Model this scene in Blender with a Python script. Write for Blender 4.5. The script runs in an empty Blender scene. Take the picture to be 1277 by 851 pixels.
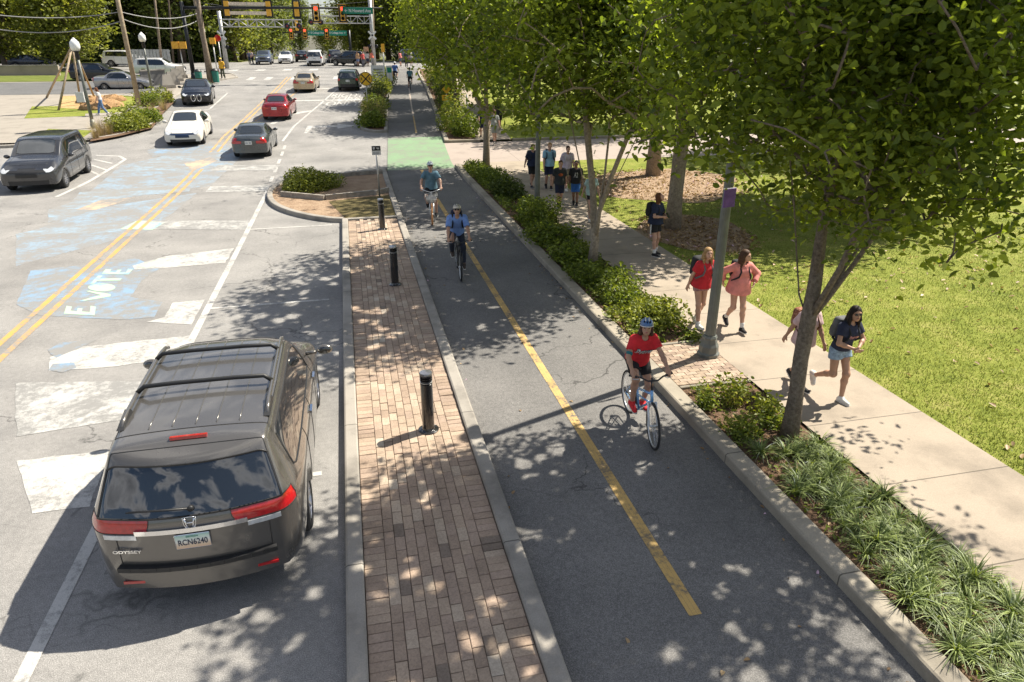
import bpy, bmesh, math, random
import numpy as np
from mathutils import Vector, Matrix
from mathutils.bvhtree import BVHTree

S = bpy.context.scene
COL = S.collection
R = math.radians
PI = math.pi
RNG = random.Random(7)

# ------------------------------------------------------------------ camera model (photo pixel -> ground point)
FPX, CAM_H, PITCH, YAW = 860.0, 5.3, math.atan((425.5 - 55) / 860.0), R(-12.902)
CP, SP, CY_, SY_ = math.cos(PITCH), math.sin(PITCH), math.cos(YAW), math.sin(YAW)
_SL = [(-1e4, 0), (26, 0), (42, .055), (70, .055), (90, .03), (105, 0), (130, -.015), (1e4, -.015)]

def zt(y):
    """height of the street: flat near the camera, then climbing to the crossing"""
    z = 0.0
    for (a, sa), (b, sb) in zip(_SL, _SL[1:]):
        if y <= a:
            break
        e = min(y, b)
        se = sa + (sb - sa) * (e - a) / (b - a)
        z += (e - a) * (sa + se) / 2
    return z

def ray(px, py):
    u = (px - 638.5) / FPX
    v = (py - 425.5) / FPX
    fw = CP - v * SP
    return u * CY_ - fw * SY_, u * SY_ + fw * CY_, -(SP + v * CP)

def at(px, py, h=0.0):
    """world ground point seen at a photo pixel"""
    X, Y, Z = ray(px, py)
    t = 1.0
    while t < 400 and CAM_H + Z * t >= zt(Y * t) + h:
        t *= 1.02
    lo, hi = t / 1.02, t
    for _ in range(30):
        m = (lo + hi) / 2
        if CAM_H + Z * m < zt(Y * m) + h:
            hi = m
        else:
            lo = m
    return Vector((X * lo, Y * lo, zt(Y * lo) + h))

def tall(p, py):
    """height above ground point p that shows at photo row py"""
    fw = -p.x * SY_ + p.y * CY_
    v = (py - 425.5) / FPX
    # (dn*CP - fw*SP) = v*(fw*CP + dn*SP)
    dn = fw * (v * CP + SP) / (CP - v * SP)
    return CAM_H - dn - p.z

# ------------------------------------------------------------------ mesh builder
class MB:
    def __init__(s):
        s.v = []; s.f = []; s.m = []
    def add(s, vs, fs, mi=0):
        o = len(s.v)
        s.v.extend([tuple(p) for p in vs])
        s.f.extend([tuple(i + o for i in f) for f in fs])
        s.m.extend([mi] * len(fs))
        return s
    def box(s, c, d, rot=None, mi=0, taper=1.0):
        hx, hy, hz = d[0] / 2, d[1] / 2, d[2] / 2
        vs = []
        for z in (-1, 1):
            k = 1.0 if z < 0 else taper
            for x, y in ((-1, -1), (1, -1), (1, 1), (-1, 1)):
                vs.append(Vector((x * hx * k, y * hy * k, z * hz)))
        if rot is not None:
            vs = [rot @ p for p in vs]
        c = Vector(c)
        vs = [p + c for p in vs]
        return s.add(vs, [(3, 2, 1, 0), (4, 5, 6, 7), (0, 1, 5, 4), (1, 2, 6, 5), (2, 3, 7, 6), (3, 0, 4, 7)], mi)
    def bar(s, a, b, w, h, mi=0):
        a = Vector(a); b = Vector(b)
        d = (b - a); L = d.length
        if L < 1e-6:
            return s
        q = d.to_track_quat('Y', 'Z').to_matrix()
        return s.box((a + b) / 2, (w, L, h), q, mi)
    def tube(s, path, r, n=8, mi=0, cap=True, closed=False):
        P = [Vector(p) for p in path]
        k = len(P)
        rr = r if isinstance(r, (list, tuple)) else [r] * k
        o = len(s.v)
        prev = None
        for i, p in enumerate(P):
            if closed:
                t = (P[(i + 1) % k] - P[i - 1])
            else:
                t = (P[min(i + 1, k - 1)] - P[max(i - 1, 0)])
            t.normalize()
            if prev is None:
                a = Vector((0, 0, 1)) if abs(t.z) < .9 else Vector((1, 0, 0))
                u = t.cross(a).normalized()
            else:
                u = (prev - t * prev.dot(t)).normalized()
            prev = u
            w = t.cross(u)
            for j in range(n):
                an = 2 * PI * j / n
                s.v.append(tuple(p + (u * math.cos(an) + w * math.sin(an)) * rr[i]))
        last = k if closed else k - 1
        for i in range(last):
            i2 = (i + 1) % k
            for j in range(n):
                j2 = (j + 1) % n
                s.f.append((o + i * n + j, o + i * n + j2, o + i2 * n + j2, o + i2 * n + j)); s.m.append(mi)
        if cap and not closed:
            s.f.append(tuple(o + j for j in reversed(range(n)))); s.m.append(mi)
            s.f.append(tuple(o + (k - 1) * n + j for j in range(n))); s.m.append(mi)
        return s
    def lathe(s, prof, n=16, c=(0, 0, 0), axis='Z', mi=0, cap=True, phase=0.0):
        c = Vector(c); o = len(s.v)
        for r, h in prof:
            for j in range(n):
                a = 2 * PI * j / n + phase
                x, y = r * math.cos(a), r * math.sin(a)
                p = {'Z': Vector((x, y, h)), 'X': Vector((h, x, y)), 'Y': Vector((y, h, x))}[axis]
                s.v.append(tuple(c + p))
        for i in range(len(prof) - 1):
            for j in range(n):
                j2 = (j + 1) % n
                s.f.append((o + i * n + j, o + i * n + j2, o + (i + 1) * n + j2, o + (i + 1) * n + j)); s.m.append(mi)
        if cap:
            if prof[0][0] > 1e-5:
                s.f.append(tuple(o + j for j in reversed(range(n)))); s.m.append(mi)
            if prof[-1][0] > 1e-5:
                s.f.append(tuple(o + (len(prof) - 1) * n + j for j in range(n))); s.m.append(mi)
        return s
    def ell(s, c, rad, n=12, m=8, rot=None, mi=0):
        c = Vector(c); o = len(s.v)
        for i in range(m + 1):
            th = PI * i / m
            for j in range(n):
                ph = 2 * PI * j / n
                p = Vector((rad[0] * math.sin(th) * math.cos(ph), rad[1] * math.sin(th) * math.sin(ph), -rad[2] * math.cos(th)))
                if rot is not None:
                    p = rot @ p
                s.v.append(tuple(c + p))
        for i in range(m):
            for j in range(n):
                j2 = (j + 1) % n
                s.f.append((o + i * n + j, o + i * n + j2, o + (i + 1) * n + j2, o + (i + 1) * n + j)); s.m.append(mi)
        return s
    def prism(s, poly, z0, z1, mi=0):
        n = len(poly)
        vs = [(p[0], p[1], z0) for p in poly] + [(p[0], p[1], z1) for p in poly]
        fs = [tuple(reversed(range(n))), tuple(range(n, 2 * n))] + [(i, (i + 1) % n, n + (i + 1) % n, n + i) for i in range(n)]
        return s.add(vs, fs, mi)
    def build(s, name, mat=None, parent=None, smooth=False, angle=None, **props):
        me = bpy.data.meshes.new(name)
        me.from_pydata(s.v, [], s.f)
        mats = mat if isinstance(mat, (list, tuple)) else [mat]
        for m in mats:
            if m is not None:
                me.materials.append(m)
        if len(mats) > 1:
            me.polygons.foreach_set('material_index', s.m)
        if smooth:
            me.polygons.foreach_set('use_smooth', [True] * len(me.polygons))
            if angle:
                try:
                    me.set_sharp_from_angle(angle=R(angle))
                except Exception:
                    pass
        me.update()
        return link(name, me, parent, **props)

def link(name, me, parent=None, **props):
    o = bpy.data.objects.new(name, me)
    COL.objects.link(o)
    if parent is not None:
        o.parent = parent
    for k, v in props.items():
        o[k] = v
    return o

def np_mesh(name, V, F, mat, smooth=False, attr=None):
    """fast mesh from numpy arrays; F is (n,k) with constant k"""
    me = bpy.data.meshes.new(name)
    n, k = F.shape
    me.vertices.add(len(V)); me.vertices.foreach_set('co', np.ascontiguousarray(V, dtype=np.float32).ravel())
    me.loops.add(n * k); me.loops.foreach_set('vertex_index', F.astype(np.int32).ravel())
    me.polygons.add(n)
    me.polygons.foreach_set('loop_start', (np.arange(n) * k).astype(np.int32))
    try:
        me.polygons.foreach_set('loop_total', np.full(n, k, dtype=np.int32))
    except Exception:
        pass
    if smooth:
        me.polygons.foreach_set('use_smooth', np.ones(n, dtype=bool))
    if attr is not None:
        a = me.attributes.new('tint', 'FLOAT', 'FACE')
        a.data.foreach_set('value', np.asarray(attr, dtype=np.float32))
    if mat is not None:
        me.materials.append(mat)
    me.update(calc_edges=True)
    return me

def tag(o, label, cat, group=None):
    o['label'] = label; o['category'] = cat
    if group:
        o['group'] = group
    return o

def thing(name, label, cat, loc=(0, 0, 0), rz=0.0, group=None, scale=None):
    o = bpy.data.objects.new(name, None)
    COL.objects.link(o)
    o.empty_display_size = .2
    o.location = loc; o.rotation_euler = (0, 0, rz)
    if scale:
        o.scale = (scale,) * 3 if not isinstance(scale, tuple) else scale
    return tag(o, label, cat, group)

KIDS = {}
def copy_tree(o, loc=None, rz=None, label=None, group=None, scale=None):
    def rec(a, par):
        c = a.copy(); COL.objects.link(c)
        if par is not None:
            c.parent = par
            c.matrix_parent_inverse = a.matrix_parent_inverse.copy()
        for ch in list(a.children):
            rec(ch, c)
        return c
    r = rec(o, None)
    if loc is not None: r.location = loc
    if rz is not None: r.rotation_euler = (0, 0, rz)
    if scale is not None: r.scale = (scale,) * 3 if not isinstance(scale, tuple) else scale
    if label: r['label'] = label
    if group: r['group'] = group
    return r

def structure(o):
    o['kind'] = 'structure'
    return o

# ------------------------------------------------------------------ materials
def _ramp(nt, fac, stops):
    n = nt.nodes.new('ShaderNodeValToRGB')
    e = n.color_ramp.elements
    while len(e) < len(stops):
        e.new(.5)
    for k, (p, c) in enumerate(stops):
        e[k].position = p
        e[k].color = (*c, 1) if len(c) == 3 else c
    nt.links.new(fac, n.inputs[0])
    return n.outputs[0]

def _mix(nt, fac, a, b, mode='MIX'):
    n = nt.nodes.new('ShaderNodeMix'); n.data_type = 'RGBA'; n.blend_type = mode
    for sock, val in ((n.inputs[0], fac), (n.inputs[6], a), (n.inputs[7], b)):
        if hasattr(val, 'is_output'):
            nt.links.new(val, sock)
        elif isinstance(val, (int, float)):
            sock.default_value = val
        else:
            sock.default_value = (*val, 1)
    return n.outputs[2]

def _math(nt, op, a, b=0.0, c=None):
    n = nt.nodes.new('ShaderNodeMath'); n.operation = op
    for k, val in enumerate((a, b) if c is None else (a, b, c)):
        if hasattr(val, 'is_output'):
            nt.links.new(val, n.inputs[k])
        else:
            n.inputs[k].default_value = val
    return n.outputs[0]

def _noise(nt, vec, scale, detail=3, rough=.55, dist=0.0):
    n = nt.nodes.new('ShaderNodeTexNoise')
    n.inputs['Scale'].default_value = scale; n.inputs['Detail'].default_value = detail
    n.inputs['Roughness'].default_value = rough; n.inputs['Distortion'].default_value = dist
    nt.links.new(vec, n.inputs['Vector'])
    return n.outputs[0]

def new_mat(name):
    m = bpy.data.materials.new(name); m.use_nodes = True
    nt = m.node_tree
    b = nt.nodes['Principled BSDF']
    return m, nt, b

def _pos(nt, obj=False):
    if obj:
        return nt.nodes.new('ShaderNodeTexCoord').outputs['Object']
    return nt.nodes.new('ShaderNodeNewGeometry').outputs['Position']

def _bump(nt, b, h, strength=.3, dist=.01):
    n = nt.nodes.new('ShaderNodeBump')
    n.inputs['Strength'].default_value = strength; n.inputs['Distance'].default_value = dist
    nt.links.new(h, n.inputs['Height']); nt.links.new(n.outputs[0], b.inputs['Normal'])

_MC = {}
def mat(name, col, rough=.6, metal=0.0, var=.25, scale=8.0, coat=0.0, bump=0.0, bscale=40.0, spec=None, trans=0.0, emit=0.0, obj=True):
    """plain painted / cloth / metal surface with a little procedural unevenness"""
    key = name
    if key in _MC:
        return _MC[key]
    m, nt, b = new_mat(name)
    b.inputs['Roughness'].default_value = rough
    b.inputs['Metallic'].default_value = metal
    if coat:
        b.inputs['Coat Weight'].default_value = coat
        b.inputs['Coat Roughness'].default_value = .05
    if spec is not None:
        b.inputs['Specular IOR Level'].default_value = spec
    if trans:
        b.inputs['Transmission Weight'].default_value = trans
    p = _pos(nt, obj)
    if var > 0:
        n = _noise(nt, p, scale, 4)
        lo = tuple(c * (1 - var) for c in col); hi = tuple(min(1, c * (1 + var * .8)) for c in col)
        c = _ramp(nt, n, [(.3, lo), (.7, hi)])
        nt.links.new(c, b.inputs['Base Color'])
    else:
        b.inputs['Base Color'].default_value = (*col, 1)
    if bump:
        _bump(nt, b, _noise(nt, p, bscale, 3), bump, .01)
    if emit:
        b.inputs['Emission Color'].default_value = (*col, 1)
        b.inputs['Emission Strength'].default_value = emit
    _MC[key] = m
    return m

def asphalt(name, base, tone=(1, 1, 1), patch=.25, crack=.5, stain=0.0):
    m, nt, b = new_mat(name)
    p = _pos(nt)
    fine = _noise(nt, p, 95, 2, .7)
    mid = _noise(nt, p, 14, 3)
    big = _noise(nt, p, .55, 5, .6)
    a = tuple(base * t for t in tone)
    c = _ramp(nt, fine, [(.28, tuple(x * .55 for x in a)), (.5, a), (.72, tuple(x * 1.75 for x in a))])
    c = _mix(nt, 1.0, c, _ramp(nt, big, [(.3, (1 - patch,) * 3), (.7, (1 + patch * .3, 1 + patch * .27, 1 + patch * .22))]), 'MULTIPLY')
    c = _mix(nt, 1.0, c, _ramp(nt, mid, [(.3, (.88,) * 3), (.7, (1.1,) * 3)]), 'MULTIPLY')
    if stain:
        st = _noise(nt, p, 1.6, 4, .65, .6)
        c = _mix(nt, _math(nt, 'MULTIPLY', _ramp(nt, st, [(.66, (0, 0, 0)), (.74, (1, 1, 1))]), stain), c, tuple(x * .35 for x in a))
    if crack:
        v = nt.nodes.new('ShaderNodeTexVoronoi'); v.feature = 'DISTANCE_TO_EDGE'; v.inputs['Scale'].default_value = .22
        w = _mix(nt, .32, p, nt.nodes.new('ShaderNodeTexNoise').outputs[1])
        nz = nt.nodes.new('ShaderNodeTexNoise'); nz.inputs['Scale'].default_value = 1.3; nz.inputs['Detail'].default_value = 5
        nt.links.new(p, nz.inputs['Vector'])
        vm = nt.nodes.new('ShaderNodeVectorMath'); vm.operation = 'MULTIPLY_ADD'
        nt.links.new(nz.outputs[1], vm.inputs[0]); vm.inputs[1].default_value = (1.6, 1.6, 0); nt.links.new(p, vm.inputs[2])
        nt.links.new(vm.outputs[0], v.inputs['Vector'])
        ck = _ramp(nt, v.outputs['Distance'], [(0, (1, 1, 1)), (.0035, (0, 0, 0))])
        msk = _ramp(nt, _noise(nt, p, .3, 2), [(.42, (0, 0, 0)), (.52, (1, 1, 1))])
        c = _mix(nt, _math(nt, 'MULTIPLY', _math(nt, 'MULTIPLY', ck, msk), crack), c, tuple(x * .25 for x in a))
    nt.links.new(c, b.inputs['Base Color'])
    b.inputs['Roughness'].default_value = .85
    b.inputs['Specular IOR Level'].default_value = .3
    _bump(nt, b, fine, .55, .006)
    return m

def paint(name, col, under=(.23,.225,.215), wear=.5, scale=9.0, streak=(1, 1, 1)):
    """road paint with worn-through patches"""
    m, nt, b = new_mat(name)
    p = _pos(nt)
    vm = nt.nodes.new('ShaderNodeVectorMath'); vm.operation = 'MULTIPLY'; vm.inputs[1].default_value = streak
    nt.links.new(p, vm.inputs[0])
    n1 = _noise(nt, vm.outputs[0], scale, 6, .7)
    n2 = _noise(nt, vm.outputs[0], scale * .16, 4, .6)
    n3 = _noise(nt, p, 110, 2, .7)
    s = _math(nt, 'ADD', _math(nt, 'MULTIPLY', n1, .45), _math(nt, 'ADD', _math(nt, 'MULTIPLY', n2, .4), _math(nt, 'MULTIPLY', n3, .15)))
    t = .5 - (.5 - wear) * .36
    k = _ramp(nt, s, [(max(t - .05, 0), (1, 1, 1)), (t + .06, (.08, .08, .08))])
    c = _mix(nt, k, _ramp(nt, n2, [(.3, tuple(x * .86 for x in col)), (.7, col)]), under)
    c = _mix(nt, 1.0, c, _ramp(nt, n3, [(.3, (.8,) * 3), (.7, (1.12,) * 3)]), 'MULTIPLY')
    nt.links.new(c, b.inputs['Base Color'])
    b.inputs['Roughness'].default_value = .7
    _bump(nt, b, n3, .3, .004)
    return m

def concrete(name, col, joint=0.0, axis='Y', var=.18, off=0.0):
    m, nt, b = new_mat(name)
    p = _pos(nt)
    big = _noise(nt, p, 1.1, 6, .6); fine = _noise(nt, p, 60, 3, .65)
    c = _ramp(nt, big, [(.28, tuple(x * (1 - var * 1.4) for x in col)), (.5, col), (.75, tuple(x * (1 + var * .5) for x in col))])
    c = _mix(nt, 1.0, c, _ramp(nt, fine, [(.3, (.86,) * 3), (.7, (1.08,) * 3)]), 'MULTIPLY')
    spots = _noise(nt, p, 5, 5, .7)
    c = _mix(nt, _ramp(nt, spots, [(.62, (0, 0, 0)), (.72, (.45,) * 3)]), c, tuple(x * .5 for x in col))
    h = fine
    if joint:
        sx = nt.nodes.new('ShaderNodeSeparateXYZ'); nt.links.new(p, sx.inputs[0])
        yy = sx.outputs[{'X': 0, 'Y': 1}[axis]]
        fr = _math(nt, 'PINGPONG', _math(nt, 'ADD', yy, off + 1000 * joint), joint / 2)
        ln = _math(nt, 'LESS_THAN', fr, .009)
        c = _mix(nt, _math(nt, 'MULTIPLY', ln, .75), c, tuple(x * .16 for x in col))
    nt.links.new(c, b.inputs['Base Color'])
    b.inputs['Roughness'].default_value = .85
    b.inputs['Specular IOR Level'].default_value = .3
    _bump(nt, b, h, .25, .004)
    return m

def speckle(name, stops, scale=30, rough=.95, bump=.8, big=1.0, dist=.02):
    """soil, mulch, grass ground: several colours broken up at two sizes"""
    m, nt, b = new_mat(name)
    p = _pos(nt)
    n1 = _noise(nt, p, scale, 5, .7); n2 = _noise(nt, p, scale * .06, 4, .6)
    k = _math(nt, 'ADD', _math(nt, 'MULTIPLY', n1, .7), _math(nt, 'MULTIPLY', n2, .3 * big))
    nt.links.new(_ramp(nt, k, stops), b.inputs['Base Color'])
    b.inputs['Roughness'].default_value = rough
    b.inputs['Specular IOR Level'].default_value = .15
    _bump(nt, b, n1, bump, dist)
    return m

def leaf_mat(name, dark, light, trans=.35, obj_var=.0):
    """leaf: per-leaf tint, light shining through"""
    m, nt, b = new_mat(name)
    at_ = nt.nodes.new('ShaderNodeAttribute'); at_.attribute_name = 'tint'
    mid = tuple((a + c) / 2 for a, c in zip(dark, light))
    c = _ramp(nt, at_.outputs['Fac'], [(0, dark), (.55, mid), (.82, light), (1, (min(1, light[0] * 1.5), min(1, light[1] * 1.4), light[2] * 4))])
    nt.links.new(c, b.inputs['Base Color'])
    b.inputs['Roughness'].default_value = .5
    b.inputs['Specular IOR Level'].default_value = .35
    tr = nt.nodes.new('ShaderNodeBsdfTranslucent')
    tc = _mix(nt, 1.0, c, (1.35, 1.3, .55), 'MULTIPLY')
    nt.links.new(tc, tr.inputs['Color'])
    mx = nt.nodes.new('ShaderNodeMixShader'); mx.inputs[0].default_value = trans
    out = nt.nodes['Material Output']
    nt.links.new(b.outputs[0], mx.inputs[1]); nt.links.new(tr.outputs[0], mx.inputs[2])
    nt.links.new(mx.outputs[0], out.inputs[0])
    return m
# ------------------------------------------------------------------ the setting
RH = .12          # height of footway, beds and lawn above the carriageway

def lerp_pts(pts, y):
    if y <= pts[0][1]:
        return pts[0][0]
    for (x0, y0), (x1, y1) in zip(pts, pts[1:]):
        if y <= y1:
            return x0 + (x1 - x0) * (y - y0) / (y1 - y0)
    return pts[-1][0]

TL = [(1.5, -8), (1.5, 30), (1.56, 32), (2.2, 41.7), (3.1, 55), (4.3, 68.6), (5.7, 82), (6.3, 90)]
TR = [(4.66, -8), (4.64, 30), (4.68, 33), (5.1, 38.7), (5.75, 47), (6.46, 57), (7.0, 65), (7.6, 76), (8.2, 84), (8.6, 90)]
def track_l(y): return lerp_pts(TL, y)
def track_r(y): return lerp_pts(TR, y)

def ys(a, b, step=1.0):
    n = max(1, int(math.ceil((b - a) / step)))
    return [a + (b - a) * i / n for i in range(n + 1)]

def strip(name, fl, fr, y0, y1, h, m, step=1.0, nx=1):
    """sheet draped on the street between two edges given as functions of y"""
    mb = MB()
    yy = ys(y0, y1, step)
    vs = []
    for y in yy:
        a = fl(y) if callable(fl) else fl
        b = fr(y) if callable(fr) else fr
        for k in range(nx + 1):
            vs.append((a + (b - a) * k / nx, y, zt(y) + h))
    fs = []
    for i in range(len(yy) - 1):
        for k in range(nx):
            o = i * (nx + 1) + k
            fs.append((o, o + 1, o + nx + 2, o + nx + 1))
    mb.add(vs, fs)
    return structure(mb.build(name, m))

def drape_poly(name, pts, h, m, thick=0.0):
    """polygon laid on the street (pts in metres), split along y so that it follows the slope"""
    bm = bmesh.new()
    f = bm.faces.new([bm.verts.new((p[0], p[1], 0)) for p in pts])
    f.normal_update()
    if f.normal.z < 0:
        f.normal_flip()
    f.normal_update()
    y0, y1 = min(p[1] for p in pts), max(p[1] for p in pts)
    if y1 > 26:
        yv = math.ceil(max(26, y0))
        while yv < y1:
            bmesh.ops.bisect_plane(bm, geom=bm.verts[:] + bm.edges[:] + bm.faces[:], plane_co=(0, yv, 0), plane_no=(0, 1, 0))
            yv += 1.0 if yv < 70 else 2
    bmesh.ops.triangulate(bm, faces=bm.faces[:], ngon_method='EAR_CLIP')
    bm.normal_update()
    if thick:
        top = bm.faces[:]
        r = bmesh.ops.extrude_face_region(bm, geom=top)
        for v in [e for e in r['geom'] if isinstance(e, bmesh.types.BMVert)]:
            v.co.z = 1.0
        for v in bm.verts:
            v.co.z = zt(v.co.y) + (h if v.co.z > .5 else h - thick)
    else:
        for v in bm.verts:
            v.co.z = zt(v.co.y) + h
    bmesh.ops.recalc_face_normals(bm, faces=bm.faces[:])
    if not thick:
        for fc in bm.faces:
            if fc.normal.z < 0:
                fc.normal_flip()
    me = bpy.data.meshes.new(name); bm.to_mesh(me); bm.free()
    me.materials.append(m)
    return structure(link(name, me))

def resample(pts, step):
    out = [Vector((*pts[0][:2], 0))]
    for a, b in zip(pts, pts[1:]):
        a = Vector((*a[:2], 0)); b = Vector((*b[:2], 0))
        n = max(1, int((b - a).length / step))
        for i in range(1, n + 1):
            out.append(a.lerp(b, i / n))
    return out

def smooth_path(pts, it=2, closed=False):
    P = [Vector((*p[:2], 0)) for p in pts]
    for _ in range(it):
        Q = []
        n = len(P)
        rng = range(n) if closed else range(n - 1)
        if not closed: Q.append(P[0])
        for i in rng:
            a, b = P[i], P[(i + 1) % n]
            Q += [a.lerp(b, .25), a.lerp(b, .75)]
        if not closed: Q.append(P[-1])
        P = Q
    return P

def kerb(name, pts, w, m, top=.15, side=1, closed=False, step=1.0):
    """kerb stone along a path; the stone lies on the side given (+1 left of travel)"""
    P = [Vector(p) for p in (pts if closed else resample(pts, step))]
    prof = [(0, -.12), (0, top - .03), (.008, top - .012), (.03, top), (w - .02, top), (w, top - .015), (w, -.12)]
    mb = MB(); k = len(P); n = len(prof)
    vs = []
    for i, p in enumerate(P):
        if closed:
            t = P[(i + 1) % k] - P[i - 1]
        else:
            t = P[min(i + 1, k - 1)] - P[max(i - 1, 0)]
        t.normalize()
        nn = Vector((-t.y, t.x, 0)) * side
        for a, h in prof:
            q = p + nn * a
            vs.append((q.x, q.y, zt(q.y) + h))
    fs = []
    for i in range(k if closed else k - 1):
        i2 = (i + 1) % k
        for j in range(n - 1):
            f = (i * n + j, i * n + j + 1, i2 * n + j + 1, i2 * n + j)
            fs.append(f if side > 0 else f[::-1])
    if not closed:
        fs.append(tuple(range(n)) if side < 0 else tuple(reversed(range(n))))
        fs.append(tuple((k - 1) * n + j for j in range(n))[::(1 if side > 0 else -1)])
    mb.add(vs, fs)
    return structure(mb.build(name, m))

M_ROAD = asphalt('asphalt_road', .25, (1, .97, .935), .3, .8, .85)
M_TRACK = asphalt('asphalt_cycle_track', .165, (1, .965, .93), .3, .9, .5)
M_KERB = concrete('kerb_concrete', (.31, .285, .25), joint=3.05, var=.32)
M_KERB2 = concrete('kerb_concrete_worn', (.31, .275, .22), joint=2.4, var=.35)
M_WALK = concrete('footway_concrete', (.335, .28, .22), joint=1.53, var=.22)
M_DRIVE = concrete('driveway_concrete', (.34, .285, .25), joint=4.0, axis='X', var=.12)
M_LAWN = speckle('lawn_turf', [(.3, (.045, .055, .012)), (.45, (.12, .15, .024)), (.58, (.19, .22, .036)), (.7, (.29, .28, .08)), (.8, (.3, .24, .13))], 22, big=1.5, bump=1.0, dist=.03)
M_ROUGHGRASS = speckle('rough_grass', [(.3, (.05, .065, .015)), (.5, (.12, .15, .03)), (.7, (.22, .2, .08))], 14)
M_SOIL = speckle('bed_soil', [(.3, (.045, .028, .018)), (.48, (.13, .08, .052)), (.62, (.22, .145, .095)), (.76, (.33, .24, .17))], 34, bump=1.0, dist=.03)
M_MULCH = speckle('pine_mulch', [(.3, (.10, .065, .045)), (.46, (.28, .19, .125)), (.6, (.42, .31, .215)), (.74, (.58, .46, .34))], 38, bump=1.0, dist=.03)
M_EARTH = speckle('earth', [(.3, (.05, .05, .02)), (.5, (.12, .13, .04)), (.7, (.2, .17, .08))], 3)

# one ground sheet to the horizon
gmb = MB()
gy = [-60, -20] + [float(i) for i in range(0, 140, 2)] + [160, 200, 300, 600, 1500]
gx = [-1500, -300, -80, -40, -20, 0, 20, 40, 80, 300, 1500]
gmb.add([(x, y, zt(y) - .05) for y in gy for x in gx],
        [(j * len(gx) + i, j * len(gx) + i + 1, (j + 1) * len(gx) + i + 1, (j + 1) * len(gx) + i) for j in range(len(gy) - 1) for i in range(len(gx) - 1)])
structure(gmb.build('ground', M_EARTH))

# carriageway (the left side opens into a side street near the camera)
LK = [(-26, 40.3), (-17, 41.2), (-14.2, 42.0), (-12.6, 43.6), (-11.6, 45.8), (-11.45, 49), (-12.3, 51.5), (-12.75, 53.5), (-12.75, 66), (-12.2, 70), (-11.2, 73), (-9.9, 75.6), (-10.8, 79), (-14, 83)]
def left_edge(y):
    return -40.0 if y < 43.5 else (lerp_pts([(-12.6, 43.5)] + LK[4:], y) - .2 if y < 79 else -60)
def right_edge(y):
    return 1.62 if y < 30 else (track_l(y) + .12 if y < 86 else 60)
strip('road', left_edge, right_edge, -12, 43.4, 0, M_ROAD, 1, 3)
strip('road', left_edge, right_edge, 43.4, 78.9, 0, M_ROAD, 1, 2)
strip('road', -70, right_edge, 78.9, 86, 0, M_ROAD, 1, 3)
strip('road', -70, 70, 86, 104, 0, M_ROAD, 1, 3)
strip('road', lambda y: -13 + (y - 104) * .02, lambda y: 3.5, 104, 240, 0, M_ROAD, 4, 1)
strip('cycle_track', lambda y: track_l(y) - .02, lambda y: track_r(y) + .02, -10, 86, .004, M_TRACK, 1)
strip('path', lambda y: track_r(y) - .02, 60, 32.6, 38.9, .008, M_DRIVE, 1, 3)

M_GREEN = paint('green_cycle_paint', (.19, .31, .17), (.2, .21, .17), .42, 5.0)
strip('green_marking', lambda y: track_l(y) + .02, lambda y: track_r(y) + (.0 if y < 34 else -.02), 32.0, 41.0, .009, M_GREEN, 1)

# kerbs
kerb('kerb', [(-.44, -8), (-.44, 22.6)], .19, M_KERB, side=-1)
kerb('kerb', [(1.5, -8), (1.5, 31.9)], .2, M_KERB, side=1)
kerb('kerb', [(4.66, -8), (4.64, 30.2), (4.68, 32.2)], .27, M_KERB2, side=-1)
kerb('kerb', [(4.93, 32.2), (6.1, 32.45), (6.25, 32.5)], .14, M_KERB2, side=-1, top=.13)
pr = [(track_r(y), y) for y in (39.0, 41, 44, 47, 52, 57, 61, 65, 70, 76, 82)]
kerb('kerb', pr, .25, M_KERB2, side=-1)
kerb('kerb', [(5.36, 39.0), (6.9, 38.95), (7.1, 38.95)], .14, M_KERB2, side=1)
kerb('kerb', LK, .2, M_KERB, side=1)

# right side: planting bed, footway, lawn
strip('planting_bed', 4.91, 6.23, -8, 32.35, RH - .035, M_SOIL, 2)
strip('sidewalk', 6.22, 8.2, -8, 31.2, RH, M_WALK, 1)
strip('sidewalk', 6.22, lambda y: 8.2 + (y - 31.2) * .35, 31.2, 32.6, RH - .01, M_WALK, 1)
strip('lawn', 8.2, 90, -8, 32.3, RH - .015, M_LAWN, 2, 3)
strip('planting_bed', lambda y: track_r(y) + .23, lambda y: track_r(y) + 1.75, 39.05, 84, RH - .035, M_SOIL, 2)
strip('sidewalk', lambda y: track_r(y) + 1.75, lambda y: track_r(y) + 3.75, 38.9, 86, RH, M_WALK, 1)
strip('lawn', lambda y: track_r(y) + 3.75, 90, 38.95, 86, RH - .015, M_LAWN, 2, 3)
kerb('kerb', [(8.95, 38.92), (30, 39.0)], .14, M_KERB2, side=1)
# pine mulch rings on the lawn
def blob(cx, cy, rx, ry, seed, n=34):
    r_ = random.Random(seed)
    ph = [r_.uniform(0, 6.28) for _ in range(4)]
    out = []
    for i in range(n):
        a = 2 * PI * i / n
        k = 1 + .1 * math.sin(2 * a + ph[0]) + .07 * math.sin(3 * a + ph[1]) + .05 * math.sin(7 * a + ph[2])
        out.append((cx + rx * k * math.cos(a), cy + ry * k * math.sin(a)))
    return out
drape_poly('mulch_ground', [p for p in blob(9.9, 18.6, 1.55, 2.3, 1)], RH - .006, M_MULCH)
drape_poly('mulch_ground', blob(12.2, 26.0, 3.4, 3.2, 2), RH - .005, M_MULCH)
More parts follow.
